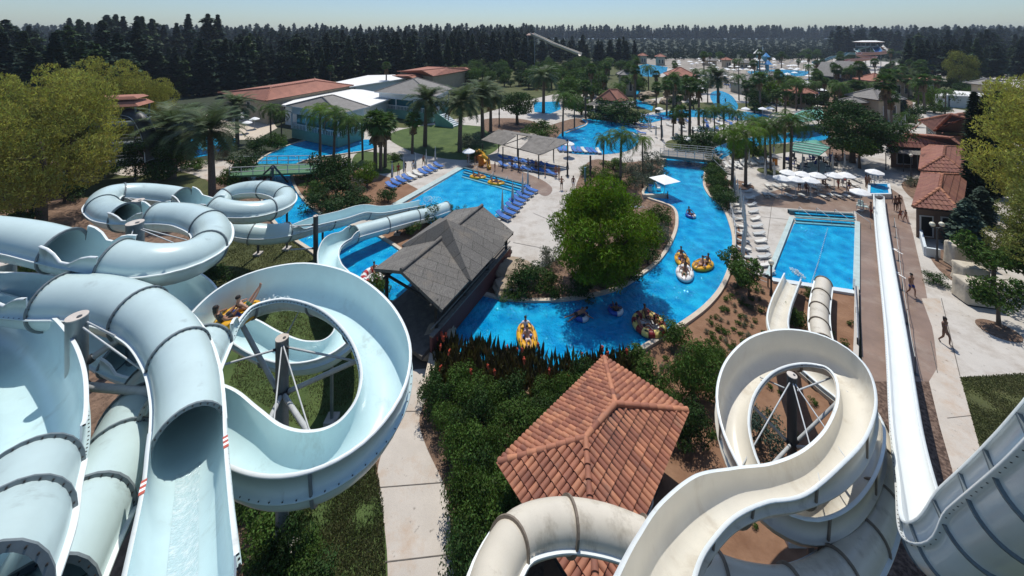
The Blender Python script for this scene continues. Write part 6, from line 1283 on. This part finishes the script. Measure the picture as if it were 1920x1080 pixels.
# ---------------------------------------------------------------- rafts
def raft(kind,x,y,rz,label,z=.12,p=None,s=1.0,tilt=None):
    p=p or G(x,y,z); nm={'double':'double_raft','ring':'ring_raft','redring':'ring_raft','tube':'swim_tube','white':'double_raft'}[kind]; t=thing(nm,label,'raft',p,rz,None,s)
    if tilt: t.rotation_euler=(tilt[0],tilt[1],rz)
    if kind in('double','white'):
        m='yellow_vinyl' if kind=='double' else 'white_vinyl'
        MB().torus((0,0,.1),.50,.20,28,10,sy=1.75).build('tube_ring',m,t); mb=MB(); mb.rod((-.42,0,.1),(.42,0,.1),.15,n=10); mb.build('cross_tube','blue_vinyl' if kind=='double' else m,t)
        mb=MB(); mb.rod((0,0,-.02),(0,0,.04),.5,n=24); mb.v=[(a,b*1.75,c) for a,b,c in mb.v]; mb.build('floor',m if kind=='double' else 'white_vinyl',t)
        for sx in(-1,1):
            for sy in(-.45,.35): MB().box((sx*.55,sy,.29),(.05,.22,.05)).build('handle','black',t)
    elif kind in('ring','redring'):
        ms=['pale_yellow','dark_red'] if kind=='ring' else ['white_vinyl','red_vinyl']
        MB().torus((0,0,.16),.90,.25,48,12,seg=[0,1]*8).build('tube_ring',ms,t); mb=MB(); mb.rod((0,0,-.02),(0,0,.05),.9,n=28); mb.build('floor','white_vinyl',t)
        for k in range(6): a=k*1.047; MB().box((1.0*math.cos(a),1.0*math.sin(a),.39),(.08,.22,.05),a).build('handle','black',t)
    else: MB().torus((0,0,.08),.40,.16,24,10,seg=[0,0,0,1]).build('tube_ring',['blue_vinyl','white_vinyl'],t); MB().box((.42,0,.26),(.05,.2,.04)).build('handle','black',t)
    return t,p
def rider(p,dx,dy,rz,lab,wear,sk='skin_tan',fem=False,pose='sit',z=.1,s=.95):
    c,sn=math.cos(rz),math.sin(rz); person(pose,(p[0]+dx*c-dy*sn,p[1]+dx*sn+dy*c,p[2]+z),rz,lab,wear,sk,fem,s=s)
t,p=raft('double',988,634,.1,'yellow two-seat raft carrying a man in a white shirt'); rider(p,0,.35,.1,'man in white shirt and black cap at the back of the yellow raft',('shorts','cloth_blue','shirt','cloth_white'),'skin_tan'); rider(p,0,-.45,.1,'bare-chested rider in pale shorts at the front of the same yellow raft',SH_('cloth_white'),'skin_pale')
t,p=raft('ring',1217,612,0,'large round raft with alternating yellow and dark red segments'); rider(p,.25,.45,.3,'dark-haired man leaning back in the large round raft',SH_('cloth_black'),'skin_dark'); rider(p,-.5,.35,1.2,'second rider at the far rim of the large round raft',SH_('cloth_black'),'skin_tan',True); rider(p,-.35,-.35,2.6,'rider in dark swimwear low inside the large round raft',BK('cloth_black'),'skin_tan',True)
t,p=raft('white',1284,514,-.5,'white two-seat raft below the yellow rafts'); rider(p,0,.4,-.5,'bather in black at the back of the white raft',BK('cloth_black'),'skin_dark',True); rider(p,0,-.4,-.5,'bather in teal shorts at the front of the white raft',SH_('cloth_green'),'skin_tan')
t,p=raft('double',1279,489,-.3,'yellow raft touching the white raft',s=.9); rider(p,0,.3,-.3,'rider on the yellow raft touching the white one',SH_('cloth_red'),'skin_dark'); rider(p,0,-.45,-.3,'front rider on the yellow raft touching the white one',SH_('cloth_black'),'skin_tan')
t,p=raft('double',1318,499,-1.1,'yellow raft drifting by the plaza-side coping',s=.95); rider(p,0,.35,-1.1,'man in black on the raft by the coping',SH_('cloth_black'),'skin_dark'); rider(p,0,-.4,-1.1,'woman with raised knees on the raft by the coping',BK('cloth_white'),'skin_pale',True)
t,p=raft('tube',1295,405,0,'small blue and white swim tube alone in the middle of the river'); rider(p,0,.05,0,'lone bather lying in the small blue and white tube',SH_('cloth_blue'),'skin_dark',z=.05)
t,p=raft('tube',1154,583,0,'dark blue swim tube in the shade of the island tree'); rider(p,0,.05,3.0,'bather with a bare back sitting in the dark blue tube',SH_('cloth_blue'),'skin_dark',z=.05)
t,p=raft('tube',1090,594,0,'blue swim tube under a prone swimmer'); person('prone',(p[0],p[1],p[2]+.08),1.9,'swimmer in dark trunks lying across a blue tube',SH_('cloth_black'),'skin_tan')
t,p=raft('redring',703,520,0,'round raft with red and white segments moored under the thatched roof edge'); rider(p,.1,.3,.6,'bather inside the red and white raft',SH_('cloth_black'),'skin_tan')
t,p=raft('redring',496,337,0,'small red and white raft beneath the green footbridge'); rider(p,0,.2,0,'bather on the raft beneath the green footbridge',SH_('cloth_red'),'skin_tan')
t,p=raft('double',896,333,1.4,'yellow raft at the pool steps, closer to the toy slides'); rider(p,0,.35,1.4,'rider on the raft closer to the toy slides',SH_('cloth_black'),'skin_dark'); rider(p,0,-.4,1.4,'front rider on the raft closer to the toy slides',SH_('cloth_red'),'skin_tan')
t,p=raft('double',930,344,1.3,'yellow raft in the pool with riders raising their arms'); rider(p,0,.35,1.3,'rider with arms raised in the pool raft',SH_('cloth_black'),'skin_tan',pose='armsup'); rider(p,0,-.4,1.3,'second rider sitting low in the pool raft',BK('cloth_black'),'skin_dark',True)
q_=G(446,573,9.6); hpz=(q_.x,q_.y,9.12); rz=math.radians(150)
t,p=raft('double',0,0,rz,'yellow and blue two-seat raft entering the pale blue spiral flume',p=Vector(hpz),s=(.85,.68,.85))
rider(p,0,.35,rz,'rider in a dark top at the back of the raft in the spiral flume',('shorts','cloth_black','shirt','cloth_black'),'skin_tan',True,pose='sit'); rider(p,0,-.35,rz,'rider stretching both legs up in the raft in the spiral flume',SH_('cloth_green'),'skin_pale',pose='legsup',s=.88)
# ---------------------------------------------------------------- loungers, umbrellas, chairs
def mk_lounger():
    L_={}
    mb=MB(); 
    for s in(-1,1): mb.box((s*.30,0,.28),(.05,1.9,.06))
    mb.box((0,-.93,.28),(.6,.05,.06)); mb.box((0,.93,.28),(.6,.05,.06)); L_['frame']=meshonly(mb,'frame','frame_white')
    L_['leg']=meshonly(MB().box((0,0,.13),(.06,.06,.26)),'leg','frame_white')
    mb=MB(); mb.box((0,-.33,.35),(.6,1.2,.08)); L_['mattress']=meshonly(mb,'mattress','pad_blue')
    mb=MB(); mb.box((0,.55,.47),(.6,.72,.08),tilt=None); mb.v=[(a,b,c+(b-.2)*.45-.13) for a,b,c in mb.v]; L_['backrest']=meshonly(mb,'backrest','pad_blue'); return L_
LG=mk_lounger()
def lounger(p,rz,label,group,blue=True,s=1.0,wm='pad_white'):
    t=thing('sun_lounger',label,'sun lounger',p,rz,group,s); inst('frame',LG['frame'],t)
    for x in(-.28,.28):
        for y in(-.8,.7): inst('leg',LG['leg'],t,(x,y,0))
    m=None if blue else wm
    inst('mattress',LG['mattress'],t,mats=[m]); inst('backrest',LG['backrest'],t,mats=[m]); return t
def ang(a,b): p,q=G(*a),G(*b); return math.atan2(q.y-p.y,q.x-p.x)-math.pi/2
ra=ang((756,350),(735,342))
A_=[(733,353,1),(742,347,1),(752,342,1),(763,338,1),(772,334,0),(783,330,0),(793,327,1),(802,323,1),(811,319,1),(822,314,1)]
for i,(x,y,b_) in enumerate(A_): p=G(x,y); p.z=.01; lounger(p,ra,'%s %s lounger of the row along the pool, counted from the shrub end'%(ORD[i],'blue' if b_ else 'white'),'loungers in the row beside the slide pool',b_)
rb=ang((1008,366),(984,358))
for i,(x,y) in enumerate([(996,360),(988,366),(980,372),(973,379),(967,386),(961,394),(953,402),(944,411)]): p=G(x,y); p.z=.01; lounger(p,rb,'%s blue lounger of the row on the open plaza side, counted from the pool steps'%ORD[i],'blue loungers on the plaza side of the slide pool')
k=0
for i in range(13):
    y=348+i*12.5+i*i*.12; x=1378+i*2.2
    for dx,rz_ in((-2,1.45),(22,-1.45)):
        p=G(x+dx*(1+i*.05),y); lounger(p,rz_+rg.uniform(-.15,.15),'one white lounger of the double column along the river fence','white loungers along the river fence',False,.62,'canvas_grey' if (i+int(dx>0))%3 else 'pad_white')
for i,(x,y) in enumerate([(1373,343),(1377,356),(1381,368),(1386,382),(1390,398),(1395,418),(1397,437),(1397,456),(1394,478),(1391,498)]):
    pass
for i,(x,y) in enumerate([(1436,368),(1450,369),(1482,370),(1508,371),(1545,372),(1560,370),(1574,371),(1592,372),(1441,352),(1458,353),(1474,352),(1530,355),(1556,352),(1602,350),(1606,340),(1548,335),(1562,334),(1575,335),(1590,333)]):
    p=G(x,y); lounger(p,3.14+rg.uniform(-.3,.3),'one white lounger of the cluster around the white umbrellas','white loungers around the white umbrellas',False,.74,'canvas_grey' if i%3==0 else 'pad_white')
for i in range(14):
    x=945+i%7*15+rg.uniform(-3,3); y=300+(i//7)*13+i%7*2.6; p=G(x,y); lounger(p,ra+rg.uniform(-.2,.2),'one blue lounger in the shade of the wooden pergola','blue loungers under the wooden pergola')
for i in range(9): p=G(1050+i*9,283+i*.5); lounger(p,.2+rg.uniform(-.2,.2),'one lounger on the strip between pergola and curved river','loungers between pergola and curved river',i%3!=2)
for i in range(22):
    x=1190+i%8*8+rg.uniform(-3,3)-(i//8)*14; y=222+(i//8)*16+rg.uniform(-4,4); p=G(x,y); lounger(p,1.3+rg.uniform(-.3,.3),'one lounger of the blue cluster beside the curved river and bar','blue loungers beside the curved river',i%5!=0)
for i in range(26):
    x=rg.uniform(1250,1400); y=rg.uniform(222,262); p=G(x,y); lounger(p,rg.uniform(-.5,.5),'one lounger on the palm-shaded terrace before the footbridge','loungers on the palm-shaded terrace',i%3==0)
for i in range(14):
    y=212+i*6; x=1712-(y-212)*.62+8; p=G(x,y); lounger(p,1.2,'one white lounger along the path of closed umbrellas','white loungers along the path of closed umbrellas',False)
for i in range(12): p=G(1340+i*9,318-i*1.2+rg.uniform(-2,2)); lounger(p,rg.uniform(-.3,.3),'one white lounger of the line before the bend hedge','white loungers before the bend hedge',False)
# umbrellas
mb=MB(); n8=8; vs=[(1.0*math.cos(2*math.pi*i/8),1.0*math.sin(2*math.pi*i/8),2.15) for i in range(8)]+[(.5*math.cos(2*math.pi*i/8),.5*math.sin(2*math.pi*i/8),2.42) for i in range(8)]+[(0,0,2.6)]
vs2=[(1.0*math.cos(2*math.pi*i/8),1.0*math.sin(2*math.pi*i/8),2.04) for i in range(8)]
mb.add(vs,[(i,(i+1)%8,8+(i+1)%8,8+i) for i in range(8)]+[(8+i,8+(i+1)%8,16) for i in range(8)],0); mb.add(vs[:8]+vs2,[(8+i,8+(i+1)%8,(i+1)%8,i) for i in range(8)],0)
UC=meshonly(mb,'canopy','canvas_white'); UP=meshonly(MB().rod((0,0,0),(0,0,2.75),.035,n=8),'pole','steel_light'); UB=meshonly(MB().rod((0,0,0),(0,0,.1),.28,n=12),'base','concrete')
mb=MB(); 
for i in range(8):
    a=2*math.pi*i/8; mb.rod((0,0,2.6),(.97*math.cos(a),.97*math.sin(a),2.12),.015,n=4)
UR=meshonly(mb,'rib','steel_light')
def umb(px,py,label,group='open white umbrellas on the plaza',s=1.0,gz=None,z=2.3,rz=None):
    p=G(px,py,z*s); t=thing('sun_umbrella',label,'umbrella',(p.x,p.y,0),R.uniform(0,3) if rz is None else rz,group,s); inst('canopy',UC,t); inst('pole',UP,t); inst('base',UB,t); inst('rib',UR,t); return t
for i,(x,y) in enumerate([(1478,322),(1505,325),(1532,327),(1564,327),(1587,327)]): umb(x,y,'%s white umbrella of the back line above the shaded tables, counted from the river'%ORD[i])
for i,(x,y) in enumerate([(1466,332),(1492,334),(1520,336)]): umb(x,y,'%s white umbrella of the front line of three, counted from the river'%ORD[i])
for x,y,l in [(1640,321,'white umbrella standing behind the splash pool'),(1613,358,'white umbrella over the blue chairs beside the speed slide'),(1291,259,'large white umbrella in front of the wooden footbridge terrace'),(1310,242,'white umbrella between the slim palms of the terrace'),(879,282,'white umbrella near the orange toy slides'),(1066,268,'white umbrella at the shore of the curved river'),(463,229,'white umbrella on the brown terrace, closest to the river'),(477,222,'white umbrella on the brown terrace, behind the closest one'),(448,219,'tilted white umbrella on the brown terrace'),(458,211,'small white umbrella at the back of the brown terrace'),(1398,203,'white umbrella by the round dark tree at the far pool'),(1417,190,'grey umbrella above the round dark tree'),(1236,203,'pale blue umbrella beside the pool bar'),(1268,148,'white umbrella in front of the salmon roofed bar'),(1430,203,'white umbrella near the end of the teal river'),(1444,202,'second white umbrella near the end of the teal river')]: umb(x,y,l)
# lifeguard square umbrella
p=G(1246,335,2.2); t=thing('lifeguard_umbrella','square white umbrella tilted over the lifeguard corner of the river','umbrella',(p.x,p.y,0),.4)
mb=MB(); pyr(mb,1.3,1.3,2.1,2.5,.05); mb.build('canopy','canvas_white',t); MB().rod((0,0,0),(0,0,2.5),.03,n=6).build('pole','steel_light',t)
mb=MB(); vs=[];fs=[]; prof=[(.05,.35),(.17,.6),(.15,1.1),(.11,1.7),(.07,2.2),(.03,2.45)]
for r_,z_ in prof:
    for q in range(12): a=2*math.pi*q/12; k=1 if q%2 else .62; vs.append((r_*k*math.cos(a),r_*k*math.sin(a),z_))
mb.add(vs,[(a*12+q,a*12+(q+1)%12,(a+1)*12+(q+1)%12,(a+1)*12+q) for a in range(5) for q in range(12)],0,True); CU=meshonly(mb,'canopy','canvas_grey')
def cumb(px,py,label,group,s=1.0):
    p=G(px,py); t=thing('closed_umbrella',label,'umbrella',p,R.uniform(0,3),group,s); inst('canopy',CU,t); inst('pole',UP,t); inst('base',UB,t)
for i,(x,y) in enumerate([(1374,352),(1378,364),(1383,378),(1389,396),(1394,416),(1397,434),(1398,452),(1396,470),(1393,490)]): cumb(x,y,'%s closed grey umbrella in the line along the river fence, counted from the footbridge'%ORD[i],'closed umbrellas along the river fence')
for i,(x,y) in enumerate([(1505,318),(1534,318),(1561,320),(1584,318),(1580,350),(1452,340),(1435,335),(1405,312),(1451,290)]): cumb(x,y,'%s of the closed umbrellas scattered around the shaded tables, counted from the picture centre'%ORD[i].capitalize(),'closed umbrellas around the shaded tables')
for i in range(14):
    y=214+i*6; x=1712-(y-214)*.62; cumb(x,y,'one closed umbrella of the long line along the far path','closed umbrellas along the far path')
for i,(x,y) in enumerate([(735,339),(757,328),(779,322),(799,314),(816,307)]): cumb(x,y,'%s closed umbrella behind the row of blue loungers, counted from the shrub end'%ORD[i],'closed umbrellas behind the blue loungers')
for i,(x,y) in enumerate([(980,366),(990,352),(961,382),(942,400)]): cumb(x,y,'%s closed umbrella among the plaza-side blue loungers'%ORD[i],'closed umbrellas among the plaza loungers')
for i,(x,y) in enumerate([(1216,243),(1220,246),(1230,258),(1242,262),(1286,232),(1340,248),(1368,252)]): cumb(x,y,'%s of the closed umbrellas on the terrace beside the curved river'%ORD[i].capitalize(),'closed umbrellas on the curved river terrace')
mb=MB(); mb.add([(1.5*math.cos(2*math.pi*i/8),1.5*math.sin(2*math.pi*i/8),2.1) for i in range(8)]+[(0,0,2.7)],[(i,(i+1)%8,8) for i in range(8)]); mb.rod((0,0,0),(0,0,2.7),.05,n=4,mi=1); FU=meshonly(mb,'far_umbrella',['canvas_white','steel_dark'])
k=0
while k<150:
    x=rg.uniform(1262,1545); y=112+70*rg.random()**1.3
    if 1325<x<1385 and y>165 or y>178 and x<1400: continue
    p=G(x,y); o=inst('sun_umbrella',FU,None,p); tag(o,'one tiny white umbrella of the crowded far sunbathing field','umbrella','tiny white umbrellas of the far sunbathing field'); k+=1
mb=MB(); mb.box((0,0,.3),(.7,1.9,.1)); mb.box((0,.8,.55),(.7,.5,.08)); FL=meshonly(mb,'far_lounger','pad_blue')
for i in range(150):
    x=rg.uniform(1250,1545); y=rg.uniform(114,180)
    if 1325<x<1385 and y>165: continue
    p=G(x,y); o=inst('sun_lounger',FL,None,p,rg.uniform(0,6),mats=['pad_white' if i%2 else 'pad_blue']); tag(o,'one tiny lounger of the crowded far sunbathing field','sun lounger','tiny loungers of the far sunbathing field')
# plastic chairs
mb=MB(); mb.box((0,0,.43),(.5,.5,.05)); seat=meshonly(mb,'seat','frame_white'); mb=MB(); mb.box((0,.25,.72),(.5,.05,.55)); back=meshonly(mb,'backrest','frame_white'); lg=meshonly(MB().box((0,0,.21),(.05,.05,.42)),'leg','frame_white'); arm=meshonly(MB().box((0,0,.65),(.06,.5,.04)),'armrest','frame_white')
def chair(px,py,rz,label,group=None,m=None):
    p=G(px,py); t=thing('plastic_chair',label,'chair',p,rz,group); inst('seat',seat,t,mats=[m] if m else None); inst('backrest',back,t,mats=[m] if m else None)
    for x in(-.22,.22):
        inst('armrest',arm,t,(x,0,0))
        for y in(-.22,.22): inst('leg',lg,t,(x,y,0))
for i,(x,y) in enumerate([(1634,344),(1644,345),(1655,346)]): chair(x,y,0,'%s white plastic chair behind the splash pool, counted from the umbrella side'%ORD[i])
chair(1622,394,1.2,'pale blue plastic chair beside the lifeguard',None,'fibre_blue'); chair(1612,392,-1,'second pale blue plastic chair under the umbrella by the slide',None,'fibre_blue'); chair(1234,358,1.6,'white plastic chair at the lifeguard corner of the river')
# dark chairs and tables in shade
for i in range(22):
    x=rg.uniform(1470,1575); y=rg.uniform(298,322); chair(x,y,rg.uniform(0,6),'one dark chair in the shade behind the white umbrellas','dark chairs in the shade behind the umbrellas','cloth_blue' if i%2 else 'steel_dark')
# lamp posts
def lamp(px,py,h,label,n=1,m='steel_dark'):
    p=G(px,py); t=thing('lamp_post',label,'street lamp',p,0); mb=MB(); mb.rod((0,0,0),(0,0,.5),.13,.09,n=10); mb.rod((0,0,.5),(0,0,h-.3),.065,n=10); mb.build('pole',m,t)
    offs=[(0,0)] if n==1 else [(-.42,0),(.42,0)]
    for dx,dy in offs:
        if n>1: MB().rod((0,0,h-.4),(dx,dy,h-.25),.035,n=6).build('arm',m,t)
        MB().rod((dx,dy,h-.3),(dx,dy,h-.2),.1,n=8).build('collar',m,t); MB().ell((dx,dy,h),(.2,.2,.2),14,10).build('globe','globe',t)
lamp(1757,490,3.3,'black lamp post with two cream globes beside the low white wall',2); lamp(1708,340,3.6,'dark lamp post with a single globe in the soil bed by the awning'); lamp(1446,555,2.6,'dark lamp post with a globe at the near corner of the landing pool'); lamp(1445,165,5,'tall lamp mast at the far resort')
for x,y,h,l in [(1107,346,3.9,'plain dark wooden post at the far tip of the island'),(1299,262,2.5,'slim blue shower post by the river hedge'),(1240,263,4.5,'dark plain mast on the terrace near the curved river'),(936,236,4.5,'black signal mast beside the dome-shaped tree'),(1064,330,2.0,'thin stand with a black box near the pergola')]:
    p=G(x,y); t=thing('mast',l,'post',p); MB().rod((0,0,0),(0,0,h),.13,n=8).build('pole','wood_dark',t); MB().box((0,0,h*.6),(.35,.3,.4)).build('control_box','steel_dark',t); MB().rod((0,0,0),(0,0,.1),.3,n=10).build('base','steel_dark',t)
p=G(1097,341); t=thing('shower_post','blue shower column at the edge of the island bed','shower',p); MB().rod((0,0,0),(0,0,2.0),.14,n=10).build('column','slide_teal',t); MB().rod((0,0,1.9),(.3,0,2.1),.03,n=6).build('shower_head','steel_light',t)
# rope barrier
BP=[(1677,426),(1680,446),(1685,490),(1692,545),(1701,608),(1716,702)]
pr_=None
for i,(x,y) in enumerate(BP):
    p=G(x,y); t=thing('rope_barrier','%s slim post of the rope barrier on the wet paving, counted from the splash pool'%ORD[i],'barrier',p,0,'posts of the rope barrier beside the speed slide'); MB().rod((0,0,0),(0,0,1.05),.028,n=6).build('post','steel_dark',t); MB().rod((0,0,0),(0,0,.04),.16,n=10).build('base','steel_dark',t)
    if pr_ is not None:
        d=pr_-p; mb=MB(); mb.path([Vector((0,0,1.0)),d*.25+Vector((0,0,.82)),d*.5+Vector((0,0,.75)),d*.75+Vector((0,0,.82)),d+Vector((0,0,1.0))],.018,5); mb.build('rope','canvas_grey',t)
    pr_=p
# fence along river
def fence(pts,label,h=1.0,step=1.6,m='steel_dark'):
    t=thing('fence',label,'fence'); P=[G(*p) for p in pts]
    for a,b in zip(P[:-1],P[1:]):
        k=max(1,int((b-a).length/step))
        for i in range(k): u=a+(b-a)*i/k; MB().rod(u,u+Vector((0,0,h)),.05,n=6).build('post',m,t)
        for z_ in (.35,.68,h): MB().rod(a+Vector((0,0,z_)),b+Vector((0,0,z_)),.025,n=5).build('rail','steel_light',t)
    u=P[-1]; MB().rod(u,u+Vector((0,0,h)),.05,n=6).build('post',m,t)
fence([(1356,372),(1368,392),(1377,425),(1380,460),(1378,500),(1392,520),(1440,538)],'dark posted fence between the river coping and the white loungers')
fence([(1602,545),(1606,600),(1608,660)],'thin fence at the pool corner beside the red soil',.9,2.2)
fence([(640,322),(652,342),(690,352)],'low rail near the river bank shrubs',.9,2)
# low retaining wall by garden
for nm,pts_,lab in (('retaining_wall',[(1606,548),(1606,640),(1604,700)],'low dark-faced wall between red soil and wet paving'),):
    P=[G(*p) for p in pts_]; t=thing(nm,lab,'wall')
    for a,b in zip(P[:-1],P[1:]): d=b-a; MB().box(((a.x+b.x)/2,(a.y+b.y)/2,.25),(d.length,.25,.5),math.atan2(d.y,d.x)).build('wall_run','concrete',t)
# bins, toy slides, swing
p=G(1453,309); t=thing('waste_bin','orange waste bin near the small green palm ring','bin',p); MB().box((0,0,.5),(.5,.5,1.0)).build('body','orange',t); MB().box((0,0,1.04),(.55,.55,.08)).build('lid','wood_dark',t)
p=G(1219,359); t=thing('waste_bin','white bin with a blue lid at the lifeguard corner','bin',p); MB().rod((0,0,0),(0,0,.8),.25,n=12).build('body','frame_white',t); MB().rod((0,0,.8),(0,0,.9),.27,n=12).build('lid','blue_vinyl',t)
for i,(x,y,l) in enumerate([(903,304,'upper orange children slide behind the pool steps'),(911,314,'lower orange children slide at the pool steps')]):
    p=G(x,y); t=thing('toy_slide',l,'slide',p,.8); mb=MB(); mb.path([(0,.8,1.7),(.1,.4,1.5),(.5,.1,1.1),(.3,-.3,.7),(-.1,-.7,.35),(-.2,-1.1,.2)],[.28,.28,.28,.28,.28,.28],8); mb.build('chute','yellow_vinyl',t); MB().box((0,1.1,.8),(.6,.6,1.6)).build('ladder','orange',t)
p=G(1684,300); t=thing('swing_frame','dark wooden A-frame swing beside the metal awning','swing',p,.2)
for x in(-.9,.9): 
    for y in(-.6,.6): MB().rod((x,y,0),(x*.9,0,2.0),.06,n=6).build('leg','wood_dark',t)
MB().rod((-.9,0,2.0),(.9,0,2.0),.06,n=6).build('beam','wood_dark',t); MB().box((0,0,.5),(1.1,.4,.06)).build('seat','wood_grey',t)
# rope across pool and foam splashes
t=thing('lane_rope','thin white float line crossing the rectangular landing pool','rope'); a,b,c=G(1552,428,.1),G(1535,490,.1),G(1518,541,.1); mb=MB()
for i in range(40): u=a.lerp(b,i/20) if i<20 else b.lerp(c,(i-20)/20); mb.ell((u.x,u.y,.1),(.045,.045,.045),6,4)
mb.build('float','canvas_white',t)
def splash(p,n,rx,ry,h,seed):
    rg_=random.Random(seed); mb=MB()
    for i in range(n):
        a=rg_.uniform(0,6.28); k=rg_.random(); mb.ell((p.x+rx*k*math.cos(a),p.y+ry*k*math.sin(a),p.z+rg_.random()**2*h*(1-k)),(rg_.uniform(.012,.045),)*3,5,3,jit=.3,rng=rg_)
    tag(mb.build('splash','foam'),kind='stuff')
splash(G(806,376,.1),260,1.6,1.2,.6,1); splash(G(1495,512,.1),220,.35,.8,.3,2); splash(G(1648,366,.55),90,.5,.4,.2,3); splash(Vector((hpz[0]+.9,hpz[1]+.9,hpz[2]-.05)),120,.9,.45,.3,4); splash(G(1190,388,.1),120,1.6,.3,.1,5)
t=thing('weir_wall','low blue spillway wall across the river by the lifeguard corner','wall'); a,b=G(1205,371),G(1252,371); d=b-a; MB().box(((a.x+b.x)/2,(a.y+b.y)/2,.2),(d.length,.4,.5),math.atan2(d.y,d.x)).build('wall_run','coping',t)
# unused ground structure labels
# ---------------------------------------------------------------- haze
hm=bpy.data.materials.new('haze'); hm.use_nodes=True; nt=hm.node_tree; nt.nodes.remove(nt.nodes['Principled BSDF']); pv=nt.nodes.new('ShaderNodeVolumePrincipled'); pv.inputs['Color'].default_value=(.72,.84,1,1); pv.inputs['Density'].default_value=.00018; pv.inputs['Anisotropy'].default_value=.2; nt.links.new(pv.outputs[0],nt.nodes['Material Output'].inputs['Volume'])
mb=MB(); mb.box((0,2450,30),(7000,5300,64)); o=mb.build('haze','terrain'); o.data.materials.clear(); o.data.materials.append(hm); tag(o,kind='stuff')
for o in list(COL.objects):
    if o.parent is None and o.name.split('.')[0] in('coping','pool_coping'): o['kind']='structure'
